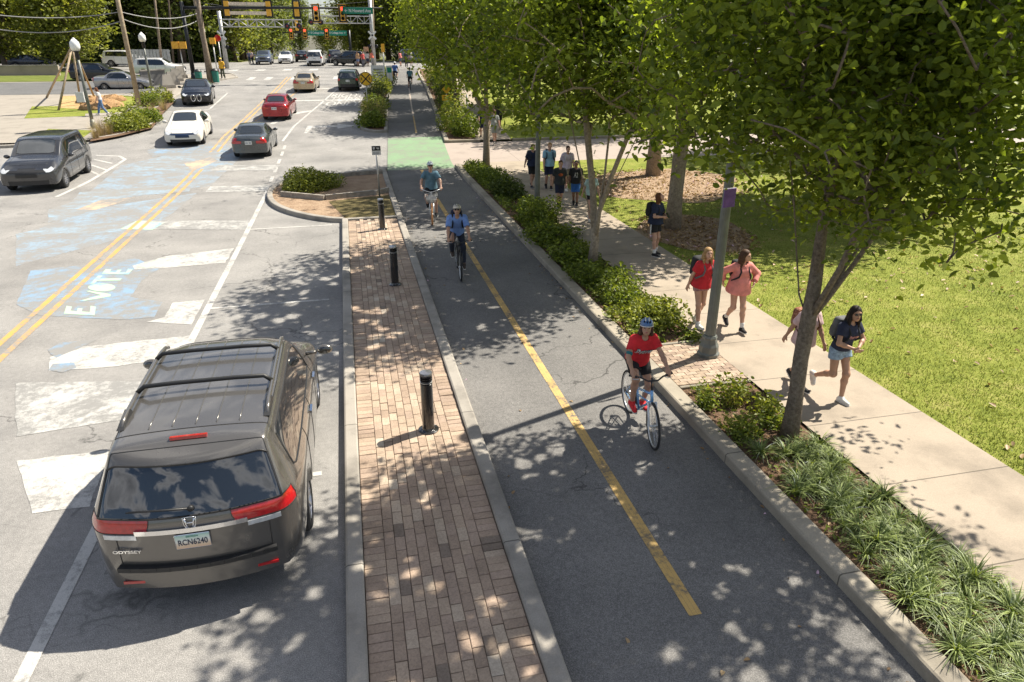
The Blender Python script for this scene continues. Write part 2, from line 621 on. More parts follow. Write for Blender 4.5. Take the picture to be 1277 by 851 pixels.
# brick strip across the bed by the lamp post
bm_ = MB()
for row in range(15):
    for c_ in range(7):
        x0 = 4.94 + c_ * .212 - (row % 2) * .106
        x1 = min(x0 + .205, 6.215); x0 = max(x0, 4.94)
        if x1 - x0 < .03: continue
        bm_.box(((x0 + x1) / 2, 9.35 + row * .105, RH - .03 + RNG.uniform(-.003, .003)), (x1 - x0 - .006, .099, .07), None, RNG.randrange(3))
drape_poly('brick_bedding', [(4.93, 9.29), (6.22, 9.29), (6.22, 10.93), (4.93, 10.93)], RH - .02, M_SOIL)
M_BR = [mat('brick_tan', (.32, .24, .17), .85, var=.3, scale=14, obj=False), mat('brick_rose', (.27, .195, .145), .85, var=.3, scale=14, obj=False), mat('brick_buff', (.385, .295, .22), .85, var=.3, scale=14, obj=False)]
structure(bm_.build('brick_paving', M_BR))
kerb('bed_edging', [(4.95, 9.28), (6.2, 9.26)], .07, M_KERB2, side=-1, top=.135)
kerb('bed_edging', [(4.95, 10.9), (6.2, 10.92)], .07, M_KERB2, side=1, top=.135)

# brick island: real pavers, header course along both kerbs, running bond between
M_PAV = []
for nm, c_ in (('paver_brown', (.32, .24, .18)), ('paver_tan', (.385, .295, .22)), ('paver_rose', (.345, .26, .2)), ('paver_buff', (.42, .335, .255)), ('paver_pale', (.46, .39, .31)), ('paver_dark', (.21, .165, .13))):
    m, nt, b = new_mat(nm)
    p = _pos(nt)
    n = _noise(nt, p, 45, 4, .7); n2 = _noise(nt, p, 2.2, 3)
    c = _ramp(nt, n, [(.25, tuple(x * .68 for x in c_)), (.5, c_), (.8, tuple(x * 1.3 for x in c_))])
    c = _mix(nt, 1.0, c, _ramp(nt, n2, [(.3, (.8,) * 3), (.7, (1.12,) * 3)]), 'MULTIPLY')
    nt.links.new(c, b.inputs['Base Color']); b.inputs['Roughness'].default_value = .85; b.inputs['Specular IOR Level'].default_value = .25
    _bump(nt, b, n, .35, .003)
    M_PAV.append(m)
pv = MB()
def paver(x, y, w, l, mi):
    g = .0028; t = .10 + RNG.uniform(-.0055, .005); bw = .006
    tx, ty = RNG.uniform(-.004, .004), RNG.uniform(-.004, .004)
    x0, x1, y0, y1 = x + g, x + w - g, y + g, y + l - g
    a = [(x0, y0), (x1, y0), (x1, y1), (x0, y1)]
    i_ = [(x0 + bw, y0 + bw), (x1 - bw, y0 + bw), (x1 - bw, y1 - bw), (x0 + bw, y1 - bw)]
    h = lambda p: t + tx * (p[0] - x) / w + ty * (p[1] - y) / l
    pv.add([(p[0], p[1], .02) for p in a] + [(p[0], p[1], h(p) - bw * .8) for p in a] + [(p[0], p[1], h(p)) for p in i_],
           [(0, 1, 5, 4), (1, 2, 6, 5), (2, 3, 7, 6), (3, 0, 4, 7), (4, 5, 9, 8), (5, 6, 10, 9), (6, 7, 11, 10), (7, 4, 8, 11), (8, 9, 10, 11)], mi)
PX0, PX1, PY0, PY1 = -.245, 1.295, 1.0, 22.35
hw = .235
ncol = 9; cw = (PX1 - PX0 - 2 * hw) / ncol
yv = PY0
while yv < PY1 - .05:
    for x in (PX0, PX1 - hw):
        paver(x, yv, hw, .115, RNG.choices(range(6), (46, 28, 24, 3, 0, 1))[0])
    yv += .115
for c_ in range(ncol):
    yv = PY0 - (.12 if c_ % 2 else 0)
    while yv < PY1 - .05:
        paver(PX0 + hw + c_ * cw, yv, cw, .235, RNG.choices(range(6), (30, 27, 22, 15, 3, 3))[0])
        yv += .235
structure(pv.build('brick_paving', M_PAV))
drape_poly('brick_bedding', [(-.3, -6), (1.35, -6), (1.35, 22.4), (-.3, 22.4)], .083, speckle('joint_sand', [(.3, (.05, .035, .025)), (.7, (.13, .095, .07))], 60))
kerb('kerb', [(-.25, 22.5), (1.3, 22.5)], .16, M_KERB, side=1, top=.148)

# planter island beyond the pavers, with an inner timber edging
ISL = [(-.44, 22.6), (-.85, 22.75), (-1.6, 23.4), (-2.4, 24.5), (-2.95, 25.8), (-3.2, 27.3), (-3.2, 28.6), (-2.9, 29.7), (-2.2, 30.5), (-.9, 31.1), (1.5, 31.95)]
isl = smooth_path(ISL, 2)
kerb('kerb', [(p.x, p.y) for p in isl], .2, M_KERB, side=-1, step=.5)
inner = [(p.x, p.y) for p in isl]
drape_poly('mulch_ground', [(-.4, 22.66)] + inner[4:-1] + [(1.32, 31.8), (1.32, 22.66)], .09, M_MULCH)
M_SLAB = mat('edging_stone', (.3, .27, .23), .9, var=.35, scale=6, bump=.3)
def edging(a, b, h0=.06, h1=.27, w=.12):
    mb = MB(); mb.bar((a[0], a[1], zt(a[1]) + (h0 + h1) / 2), (b[0], b[1], zt(b[1]) + (h0 + h1) / 2), w, h1 - h0)
    return structure(mb.build('bed_edging', M_SLAB))
edging((-2.62, 27.0), (-1.05, 25.9)); edging((-1.0, 25.95), (.75, 26.5)); edging((.78, 26.4), (1.3, 26.9))
edging((-.9, 30.2), (.2, 30.75), h1=.25); edging((.2, 30.7), (1.3, 30.9), h1=.25)
drape_poly('planting_bed', [(-.3, 22.7), (1.3, 22.7), (1.3, 26.3), (.1, 26.0), (-.9, 25.6)], .098, speckle('dry_grass_bed', [(.3, (.045, .045, .018)), (.5, (.115, .095, .042)), (.7, (.22, .165, .085))], 30))

# bushes island between road and cycle track
MEDL = [(2.28, 42.9), (1.5, 42.75), (.85, 43.6), (.62, 45.5), (.75, 48), (1.24, 55), (1.9, 62), (2.5, 67), (3.45, 75.5), (4.0, 78.5), (4.9, 79.2)]
med = smooth_path(MEDL, 2)
kerb('kerb', [(p.x, p.y) for p in med], .2, M_KERB, side=-1, step=.6)
kerb('kerb', [(track_l(y), y) for y in (42.9, 46, 50, 55, 62, 68.6, 74, 79)], .2, M_KERB, side=1)
drape_poly('planting_bed', [(p.x, p.y) for p in med] + [(track_l(y) - .1, y) for y in (78, 72, 68.6, 62, 55, 48, 43.2)], .09, M_SOIL)

# left side: planted corner, footway, lawn, straw, then the cross street
strip('sidewalk', -60, lambda y: lerp_pts([(-14.0, 42), (-12.3, 43.6)] + [(p[0] - .15, p[1]) for p in LK[4:]], y), 42.0, 78.6, RH, concrete('left_footway', (.30, .27, .23), var=.15), 1, 2)
def img_poly(name, px, h, m, thick=0):
    return drape_poly(name, [at(a, b, RH)[:2] for a, b in px], h, m, thick)
img_poly('grass', [(30, 186), (98, 176), (116, 163), (60, 161)], RH + .006, M_LAWN)
img_poly('grass', [(30, 148), (106, 145), (108, 132), (40, 133)], RH + .006, M_LAWN)
img_poly('grass', [(106, 142), (150, 140), (182, 122), (150, 119), (106, 130)], RH + .007, M_LAWN)
img_poly('straw_ground', [(75, 135), (118, 137), (146, 128), (140, 119), (75, 120)], RH + .012, speckle('straw', [(.3, (.2, .12, .05)), (.5, (.42, .28, .13)), (.7, (.6, .45, .24))], 12))
img_poly('planting_bed', [(112, 177), (150, 170), (190, 160), (205, 140), (218, 127), (205, 121), (176, 138), (150, 152), (118, 165)], RH + .016, M_SOIL)
strip('road', -90, lambda y: -14.3 if y < 70 else -15.5, 63, 72, RH + .01, asphalt('asphalt_side_street', .13, patch=.2, crack=.3), 1)
strip('lawn', -90, -16, 72.5, 78.5, RH + .02, M_ROUGHGRASS, 1)
strip('lawn', -90, -26, 79.5, 85, .06, M_ROUGHGRASS, 1)
strip('lawn', -160, -14, 104.5, 190, .05, M_ROUGHGRASS, 2)
strip('lawn', 10, 160, 99, 190, .05, M_ROUGHGRASS, 2)
# ------------------------------------------------------------------ painted markings
M_WHITE = paint('white_road_paint', (.52, .505, .475), wear=.36, scale=12)
M_WHITEW = paint('white_road_paint_worn', (.5,.49,.465), wear=.54, scale=7)
M_YEL = paint('yellow_road_paint', (.60, .335, .075), wear=.44, scale=14)
M_YEL2 = paint('yellow_track_paint', (.60, .39, .13), (.12, .11, .1), .36, 16)
M_BLUE = paint('blue_mural_paint', (.20, .32, .46), wear=.55, scale=4.2)
M_BLUE2 = paint('pale_blue_mural_paint', (.26, .38, .49), (.24, .235, .225), wear=.6, scale=4.5, streak=(1, 2.2, 1))
M_BLUE3 = paint('faded_blue_mural_paint', (.24, .33, .42), (.235, .228, .218), wear=.56, scale=6)
M_PALEG = paint('pale_green_mural_paint', (.42, .58, .38), (.2, .33, .48), wear=.36, scale=9)
M_PEACH = paint('peach_mural_paint', (.55, .40, .27), wear=.5, scale=4)

def mark(pts, m, h=.004, name='road_marking'):
    return drape_poly(name, pts, h, m)
def line(pts, w, m, h=.004, name='road_marking'):
    P = [Vector((*p[:2], 0)) for p in pts]
    L, Rr = [], []
    for i, p in enumerate(P):
        t = (P[min(i + 1, len(P) - 1)] - P[max(i - 1, 0)]).normalized()
        n = Vector((-t.y, t.x, 0)) * w / 2
        L.append((p + n)[:2]); Rr.append((p - n)[:2])
    return mark(L + Rr[::-1], m, h, name)
def px(*pts): return [tuple(at(a, b)[:2]) for a, b in pts]

# cycle track centre line: three strips of tape worn to the road in places
for dx in (-.047, 0, .047):
    line([(2.99 + dx, 4.75), (2.99 + dx, 20), (3.02 + dx, 28), (3.1 + dx, 31.8)], .045, M_YEL2, .009)
mid = lambda y: (track_l(y) + track_r(y)) / 2 + .1
line([(mid(y), y) for y in (42.5, 46, 49)], .09, M_YEL2, .009)
line([(mid(y), y) for y in (49, 53, 57, 62, 66)], .1, paint('pale_track_line', (.55, .45, .36), wear=.35), .009)
# double yellow down the street
for dx in (-.16, .16):
    line([(-6.73 + dx, -8), (-6.73 + dx, 20), (-6.72 + dx, 34)], .13, M_YEL, .0072)
    line([(-6.72 + dx * 1.1, 38.3), (-6.7 + dx * 1.1, 43), (-6.35 + dx, 48.8), (-6.0 + dx, 56), (-5.6 + dx, 65), (-5.2 + dx, 76)], .13, M_YEL, .005)
line([(-6.1, 45), (-4.7, 56), (-3.6, 66)], .12, M_YEL, .004)
# white edge line of the parking lane and bay ticks
line([(-3.32, -4), (-3.33, 13.6), (-3.3, 20), (-3.28, 28.6)], .14, M_WHITE, .0068)
for y in (1.6, 8.15, 15.2, 22.35):
    line([(-3.26, y), (-.75, y + .03)], .1, M_WHITE, .006)
for y in (30.5, 32.6, 34.7, 36.8, 38.6):
    line([(-3.33, y), (-3.33, y + 1.1)], .14, M_WHITE)
line([(-3.55, 41), (-3.2, 46), (-1.8, 56), (-.2, 68), (.6, 76)], .13, M_WHITE)
mark(px((366, 409), (367, 405), (470, 403), (470, 408))[::1] if False else [(-5.4, 57.6), (1.0, 57.6), (1.0, 58.2), (-5.4, 58.2)], M_WHITE)
# turn arrow and the word ONLY in the right lane
def flat_text(txt, c, h, w, m, z=.006, rot=0.0, name='road_marking', sx=1.0, mat_struct=True, bold=0.0):
    cu = bpy.data.curves.new('t', 'FONT'); cu.body = txt; cu.align_x = 'CENTER'; cu.align_y = 'CENTER'; cu.size = 1.0; cu.offset = bold
    o = bpy.data.objects.new('t', cu); COL.objects.link(o)
    dg = bpy.context.evaluated_depsgraph_get()
    me = bpy.data.meshes.new_from_object(o.evaluated_get(dg))
    bpy.data.objects.remove(o); bpy.data.curves.remove(cu)
    V = [v.co.copy() for v in me.vertices]
    x0, x1 = min(v.x for v in V), max(v.x for v in V); y0, y1 = min(v.y for v in V), max(v.y for v in V)
    c = Vector(c)
    ca, sa = math.cos(rot), math.sin(rot)
    for v in me.vertices:
        x = ((v.co.x - x0) / (x1 - x0) - .5) * w; y = ((v.co.y - y0) / (y1 - y0) - .5) * h
        X, Y = c.x + x * ca - y * sa, c.y + x * sa + y * ca
        v.co = (X, Y, zt(Y) + z)
    me.materials.clear(); me.materials.append(m); me.name = name
    return structure(link(name, me))
for w_, q, ww in (('ONLY', (428, 129.5), 3.0), ('TURN', (432, 124), 3.0), ('RIGHT', (434, 119.3), 3.0)):
    flat_text(w_, at(*q), 2.3, 2.5, M_WHITE, rot=R(-6), bold=.012)
mark([(-2.5, 43.4), (-2.35, 43.4), (-2.1, 45.2), (-.6, 45.3), (-.6, 44.7), (.5, 45.6), (-.6, 46.6), (-.6, 45.9), (-2.4, 46.0)], M_WHITE)
mark([(-4.7, 47.0), (-4.45, 46.9), (-3.6, 50.6), (-2.3, 52.2), (-2.4, 52.6), (-4.2, 51.2)], M_WHITE)
for x in (-9, -7.4, -5, -3.4, -1): mark([(x, 73.5), (x + .6, 73.5), (x + .75, 76.2), (x + .15, 76.2)], M_WHITE)
for x in (-12, -9.2, -6.4, -3.6): mark([(x, 84), (x + .9, 84), (x + 1.0, 86.4), (x + .1, 86.4)], M_WHITE)
mark([(-4.9, 65.2), (1.6, 65.5), (1.6, 66), (-4.9, 65.8)], M_WHITE)
# hatched corner on the far left
line(px((70, 246), (110, 227), (150, 203), (156, 199), (149, 195), (120, 194)), .16, M_WHITE)
for a, b in (((117, 199), (140, 204)), ((114, 206), (135, 213)), ((112, 213), (125, 219))):
    line(px(a, b), .12, M_WHITE)
line([(-12.6, 53.3), (-9.7, 53.5), (-9.3, 54.2), (-9.3, 63.5)], .13, M_WHITE)

# worn community mural painted across the lanes
M_WHITEM = paint('white_mural_paint', (.52, .505, .475), wear=.40, scale=10)
def mural(pts, m, h):
    rg = random.Random(len(pts) * 7 + int(pts[0][0] * 10)); out = []
    for a, b in zip(pts, pts[1:] + pts[:1]):
        a = Vector(a); b = Vector(b); n = max(1, int((b - a).length / .22))
        for k in range(n):
            q = a.lerp(b, k / n); w = .009 if k else .006
            out.append((q.x + rg.gauss(0, w), q.y + rg.gauss(0, w)))
    mark(out, m, h)
mural(px((170, 276), (318, 275), (309, 287), (155, 286)), M_WHITEW, .0052)
mural(px((165, 332), (205, 320), (292, 310), (281, 328), (200, 335), (168, 336)), M_WHITEM, .0052)
mural(px((215, 378), (256, 374), (239, 405), (182, 402), (205, 396)), M_WHITEM, .0052)
mural(px((62, 446), (100, 433), (245, 418), (228, 447), (128, 459), (62, 463)), M_WHITEM, .0052)
mural(px((20, 478), (215, 475), (195, 518), (20, 545)), M_WHITEW, .0052)
mural(px((20, 575), (137, 562), (112, 632), (40, 641)), M_WHITEM, .0052)
mural(px((272, 206), (350, 206), (342, 213), (262, 213)), M_WHITEW, .0052)
mural(px((262, 233), (338, 231), (332, 239), (256, 240)), M_WHITEW, .0052)
# blue figures
mural(px((150, 207), (262, 181), (330, 183), (300, 196), (262, 232), (90, 256)), M_BLUE3, .0026)
mural(px((20, 300), (95, 263), (245, 241), (190, 287), (20, 332)), M_BLUE3, .0026)
mural(px((38, 338), (112, 330), (168, 322), (200, 334), (178, 349), (162, 371), (203, 377), (192, 396), (150, 399), (50, 394), (20, 380)), M_BLUE, .0042)
mural(px((20, 292), (70, 282), (180, 276), (150, 289), (20, 298)), M_BLUE2, .0042)
mural(px((60, 437), (75, 428), (122, 424), (70, 447)), M_BLUE, .0062)
mural(px((60, 462), (66, 454), (92, 453), (95, 459), (78, 465)), M_BLUE, .0062)
mural(px((100, 240), (240, 229), (236, 239), (90, 251)), M_BLUE2, .0042)
mural(px((150, 214), (210, 192), (262, 184), (290, 186), (262, 206), (232, 214)), M_BLUE2, .0042)
mural(px((60, 262), (130, 238), (180, 236), (100, 268), (60, 278)), M_BLUE2, .0034)
mural(px((182, 188), (200, 184), (262, 178), (284, 181), (270, 190), (190, 196)), M_BLUE, .005)
mural(px((95, 262), (125, 250), (170, 246), (120, 262)), M_PEACH, .0052)
mural(px((230, 204), (262, 196), (272, 200), (240, 214)), M_PEACH, .006)
mural(px((170, 276), (205, 278), (190, 287), (150, 286)), M_PALEG, .0062)
mural(px((170, 332), (205, 322), (207, 328), (182, 335)), M_PALEG, .0062)
# the word on the mural reads along the street
a0 = at(140, 375); 
def glyph(poly, m=M_PALEG, h=.0088): mark(px(*poly), m, h)
glyph([(80, 392), (118, 394), (120, 383), (113, 382), (112, 390), (102, 389), (103, 385), (97, 385), (96, 389), (88, 388), (90, 383), (83, 382)])
glyph([(98, 376), (103, 376.4), (138, 370.2), (138, 367.4), (112, 363.2), (107, 363.6), (126, 368.6)])
flat = []
for i in range(22):
    an = 2 * PI * i / 22
    flat.append((127 + 17 * math.cos(an), 359 + 5.0 * math.sin(an)))
glyph(flat)
glyph([(112, 354.5), (117.5, 354.5), (121, 351), (150, 350.4), (152, 347.6), (124, 348), (128, 344.3), (122.5, 344.3)])
glyph([(127, 342), (160, 343), (166, 336), (160, 335.5), (157, 340.5), (149, 340), (152, 337), (147, 337), (144, 340), (137, 339.5), (139, 336.5), (132, 336)])
# ------------------------------------------------------------------ trees and plants
def leaves_mesh(name, C, size, mat_, rng, up=.55, aspect=.6, fold=.18, tint=None, droop=.25, svar=.45):
    """C: (n,3) leaf positions. Each leaf is a folded pointed blade of two faces."""
    n = len(C)
    az = rng.uniform(0, 2 * PI, n)
    el = rng.normal(-droop, .45, n)
    d = np.stack([np.cos(az) * np.cos(el), np.sin(az) * np.cos(el), np.sin(el)], 1)
    u = np.stack([rng.normal(0, 1 - up, n), rng.normal(0, 1 - up, n), np.full(n, up) + rng.normal(0, .12, n)], 1)
    side = np.cross(d, u); side /= np.linalg.norm(side, axis=1)[:, None] + 1e-9
    nrm = np.cross(side, d)
    s = (size * (1 + rng.uniform(-svar, svar, n)))[:, None]
    base = C - d * s * .5
    tip = C + d * s * .5 - nrm * s * .10
    e = nrm * s * fold * .6
    L1 = C - d * s * .22 + side * s * aspect * .46 + e; L2 = C + d * s * .16 + side * s * aspect * .40 + e * .8
    R1 = C - d * s * .22 - side * s * aspect * .46 + e; R2 = C + d * s * .16 - side * s * aspect * .40 + e * .8
    V = np.stack([base, L1, L2, tip, R2, R1], 1).reshape(-1, 3)
    i = np.arange(n) * 6
    F = np.concatenate([np.stack([i, i + 3, i + 2, i + 1], 1), np.stack([i, i + 5, i + 4, i + 3], 1)])
    t = rng.beta(2, 2.2, n) if tint is None else tint
    return np_mesh(name, V, F, mat_, False, np.concatenate([t, t]))

def skeleton(base, forks, targets, r_tip, rng, power=.5, nseg=4, jit=.1):
    """grow limbs: forks is a list of polylines (trunk and stems); every target is joined to the nearest limb"""
    P = []; par = []
    for path in forks:
        start = None
        for k, p in enumerate(path):
            p = np.array(p, float)
            if k == 0 and P:
                dd = [np.linalg.norm(q - p) for q in P]
                start = int(np.argmin(dd))
                if dd[start] < .02:
                    last = start
                    continue
                last = start
            elif k == 0:
                last = -1
            P.append(p); par.append(last); last = len(P) - 1
    P0 = np.array(P)
    cen = P0[-1] * 0 + np.array(base)
    order = sorted(range(len(targets)), key=lambda i: np.linalg.norm(targets[i] - P0.mean(0)))
    for i in order:
        t = targets[i]
        A = np.array(P)
        dv = t - A
        dist = np.linalg.norm(dv, axis=1) + np.maximum(0, (A[:, 2] - t[2])) * 1.5
        dist[:2] += 5
        j = int(np.argmin(dist))
        a = A[j]
        n = max(2, int(np.linalg.norm(t - a) / .45))
        last = j
        for k in range(1, n + 1):
            f = k / n
            p = a + (t - a) * f + rng.normal(0, jit, 3) * (1 if k < n else 0) * .5
            p[2] += math.sin(f * PI) * .08 * np.linalg.norm(t - a)
            P.append(p); par.append(last); last = len(P) - 1
    n = len(P); cnt = np.zeros(n)
    child = [[] for _ in range(n)]
    for i in range(n):
        if par[i] >= 0: child[par[i]].append(i)
    for i in reversed(range(n)):
        cnt[i] = 1 if not child[i] else cnt[child[i]].sum()
    return P, par, child, cnt

def limbs_mesh(P, par, child, cnt, r0, r_tip, flare=1.35, sides=(9, 5), knob=.06, seed=0):
    rmax = cnt.max()
    rad = r_tip + (r0 - r_tip) * (cnt / rmax) ** .55
    rr = random.Random(seed)
    mb = MB()
    seen = set()
    roots = [i for i in range(len(P)) if par[i] < 0]
    stack = [(r, [r]) for r in roots]
    while stack:
        i, chain = stack.pop()
        while child[i]:
            ch = sorted(child[i], key=lambda c: -cnt[c])
            for c in ch[1:]:
                stack.append((c, [i, c]))
            i = ch[0]; chain.append(i)
        rads = [rad[k] for k in chain]
        if par[chain[0]] >= 0 or chain[0] not in roots:
            rads[0] = min(rads[0], rads[1] * 1.25)
        rads = [r * (1 + rr.uniform(-knob, knob)) for r in rads]
        if chain[0] in roots:
            rads[0] *= flare
        n = sides[0] if max(rads) > .05 else sides[1]
        if max(rads) < .008: n = 3
        mb.tube([P[k] for k in chain], rads, n)
    return mb

M_BARK = speckle('bark_grey', [(.3, (.07, .055, .042)), (.5, (.19, .155, .12)), (.7, (.32, .27, .21))], 22, bump=1.0, dist=.03)
M_BARK2 = speckle('bark_pale', [(.3, (.12, .095, .07)), (.5, (.27, .22, .165)), (.7, (.42, .36, .28))], 16, bump=.8, dist=.02)
M_BARKD = speckle('bark_dark', [(.3, (.03, .022, .017)), (.5, (.09, .07, .055)), (.7, (.16, .13, .1))], 14, bump=1.0, dist=.03)
M_LEAF = leaf_mat('leaf_street_tree', (.03, .064, .009), (.34, .42, .055), .56)
M_LEAF2 = leaf_mat('leaf_street_tree_lighter', (.042, .085, .011), (.42, .48, .065), .56)
M_LEAFB = leaf_mat('leaf_wood', (.05, .08, .018), (.27, .31, .08), .5)
M_LEAFL = leaf_mat('leaf_light_green', (.08, .11, .018), (.32, .34, .07), .45)

def crown_points(n, cen, rad, rng, holes=.25, shell=.55, lumps=7, seed=0):
    """points through an uneven ellipsoid crown, fuller toward the outside"""
    out = []
    lob = rng.normal(0, 1, (lumps, 3)); lob /= np.linalg.norm(lob, axis=1)[:, None]
    amp = rng.uniform(.1, .32, lumps)
    while len(out) < n:
        d = rng.normal(0, 1, 3); d /= np.linalg.norm(d)
        k = .82 + sum(a * max(0, float(d @ l)) ** 4 for a, l in zip(amp, lob))
        r = rng.uniform(0, 1) ** shell
        out.append(np.array(cen) + np.array(rad) * d * r * k)
    return np.array(out)

def tree(name, label, base, forks, cen, rad, nclump, nleaf, size, mat_leaf, mat_bark, seed, r0, group=None, spread=.34, up=.55, zmin=None, aspect=.6, cat='tree', cull=None, sky=None):
    rng = np.random.default_rng(seed)
    T = crown_points(nclump, cen, rad, rng)
    if zmin is not None:
        T = T[T[:, 2] > zmin + rng.uniform(-.25, .35, len(T))]
    if cull is not None:
        T = T[[not cull(t) for t in T]]
    P, par, child, cnt = skeleton((0, 0, 0), forks, T, .006, rng)
    root = thing(name, label, cat, base, 0, group)
    limbs_mesh(P, par, child, cnt, r0, .006, seed=seed).build('trunk', mat_bark, root, True)
    per = max(4, nleaf // len(T))
    C = []
    tint = []
    for t in T:
        tv = rng.beta(1.6, 2.2)
        k = int(per * rng.uniform(.5, 1.5))
        c = t + rng.normal(0, 1, (k, 3)) * np.array([spread, spread, spread * .62])
        C.append(c); tint.append(np.clip(tv * .5 + rng.beta(1.5, 2.2, k) * .6, 0, 1))
    C = np.concatenate(C); tint = np.concatenate(tint)
    if zmin is not None:
        k = C[:, 2] > zmin - .3
        C = C[k]; tint = tint[k]
    if sky is not None:
        # gaps in the crown that let flecks of sun through
        n_, x0, x1, y0, y1, r0_, r1_ = sky
        G = C + np.array(base)
        gx, gy_ = G[:, 0] - .728 * G[:, 2], G[:, 1] - .283 * G[:, 2]
        keep = np.ones(len(C), bool)
        for q in range(n_):
            if q % 4 == 0:
                cx_, cy_ = rng.uniform(x0, x1), rng.uniform(y0, y1)
            hx, hy, hr = cx_ + rng.normal(0, .28), cy_ + rng.normal(0, .22), r0_ + (r1_ - r0_) * rng.uniform(0, 1) ** 1.8
            an_, el_ = rng.uniform(0, PI), rng.uniform(1, 2.2)
            dx, dy = gx - hx, gy_ - hy
            keep &= (dx * math.cos(an_) + dy * math.sin(an_)) ** 2 + ((dy * math.cos(an_) - dx * math.sin(an_)) * el_) ** 2 > hr * hr
        C = C[keep]; tint = tint[keep]
    me = leaves_mesh('crown', C, size, mat_leaf, rng, up=up, tint=tint, aspect=aspect)
    link('crown', me, root)
    return root

SG = 'street trees in the bed beside the cycle track'
# the big tree by the near footway: trunk leans, forks low into four stems
def near_cull(t):
    x, y, z = t[0] + 5.84, t[1] + 7.52, t[2]
    if (t[0] < -.6 and z < 3.5 - t[0] * .25) or t[0] + z * .12 < -2.2: return True
    if math.hypot(t[0], t[1]) < 1.3 and z < 3.2: return True
    gx, gy_ = x - .728 * z, y - .283 * z          # where its shade falls
    return 4.7 < gx < 9 and gy_ > 3.6 and (int(abs(gx * 91 + gy_ * 57 + z * 31)) % 10) < 9
tree('street_tree', 'large leafy tree forking low over the near bed', (5.84, 7.52, RH - .04),
     [[(0, 0, 0), (.01, .02, .6), (.0, .05, 1.2), (.03, .08, 1.75), (.06, .12, 2.3), (.08, .2, 3.2), (.15, .2, 4.4), (.25, .1, 6.0), (.3, 0, 7.6)],
      [(.03, .08, 1.75), (-.09, .2, 2.1), (-.15, .3, 2.6), (-.25, .4, 3.3), (-.5, .5, 4.4), (-.7, .5, 5.6)],
      [(.03, .08, 1.75), (.2, .0, 2.1), (.42, -.1, 2.6), (.8, -.2, 3.4), (1.4, -.3, 4.6)],
      [(.2, .0, 2.1), (.55, .2, 2.45), (1.0, .4, 2.9), (1.7, .6, 3.6), (2.3, .7, 4.5)],
      [(.06, .12, 2.3), (.16, .3, 2.9), (.4, .6, 4.0), (.6, .8, 5.4)],
      [(.03, .08, 1.75), (.1, -.25, 2.6), (.1, -.6, 3.6), (.0, -.9, 5.0)]],
     (.75, .12, 5.9), (3.3, 2.3, 4.1), 1500, 82000, .097, M_LEAF, M_BARK, 3, .105, SG, spread=.26, up=.45, zmin=2.7, cull=near_cull, sky=(250, -2.2, 4.7, 2.8, 8.4, .045, .18))
# the multi-stemmed one in the middle distance
tree('street_tree', 'multi-stemmed tree rising from the bed between the cycle track and the group of boys', (5.75, 16.0, RH - .04),
     [[(0, 0, 0), (.05, 0, .7), (.12, 0, 1.4), (.22, 0, 2.3), (.3, .05, 3.3), (.3, .1, 5)],
      [(.05, 0, .7), (-.12, .1, 1.5), (-.32, .2, 2.4), (-.6, .3, 3.6), (-.9, .4, 4.8)],
      [(.12, 0, 1.4), (.5, .05, 2.1), (.95, .1, 3.0), (1.4, .1, 4)],
      [(.12, 0, 1.4), (.32, -.2, 2.3), (.6, -.5, 3.4), (.8, -.8, 4.6)],
      [(.05, 0, .7), (.05, .3, 1.8), (.0, .7, 3.0), (-.1, 1, 4.4)]],
     (.1, .8, 6.2), (3.4, 4.0, 4.1), 860, 54000, .125, M_LEAF, M_BARK2, 5, .10, SG, spread=.34, zmin=3.35, sky=(260, -3.5, 4.8, 9.5, 20, .06, .22))
tree('street_tree', 'single-trunk street tree standing beside the near corner of the concrete driveway', (5.95, 31.2, RH - .04),
     [[(0, 0, 0), (.03, 0, 1.0), (.05, 0, 2.1), (.05, 0, 3.0), (.0, 0, 4.5), (0, 0, 6)],
      [(.05, 0, 2.1), (-.4, .1, 3.2), (-.9, .2, 4.5)], [(.05, 0, 2.1), (.5, 0, 2.9), (1.1, 0, 4.2)], [(.05, 0, 3.0), (.1, -.5, 4.2)]],
     (-.3, .3, 6.4), (3.2, 3.4, 4.2), 520, 28000, .145, M_LEAF2, M_BARK2, 8, .14, SG, spread=.42, zmin=3.7)
tp = tree('street_tree', 'street tree with leaning trunk beside the yellow twin crossing signs', (7.1, 46.5, zt(46.5) + RH),
     [[(0, 0, 0), (-.1, 0, 1.2), (-.25, 0, 2.4), (-.4, 0, 3.6), (-.4, 0, 6)], [(-.1, 0, 1.2), (.35, .1, 2.5), (.8, .2, 4)], [(-.25, 0, 2.4), (-.9, -.2, 4)]],
     (-.3, 0, 6.0), (3.3, 3.6, 4.2), 420, 20000, .2, M_LEAF2, M_BARKD, 11, .17, SG, spread=.5, zmin=3.7)
copy_tree(tp, (7.9, 56.5, zt(56.5) + RH), 2.1, 'second street tree past the twin crossing signs, crown over the bed shrubs')
copy_tree(tp, (8.9, 66, zt(66) + RH), 4.0, 'street tree near the end of the cycle track bed, just before the crossing', scale=1.0)

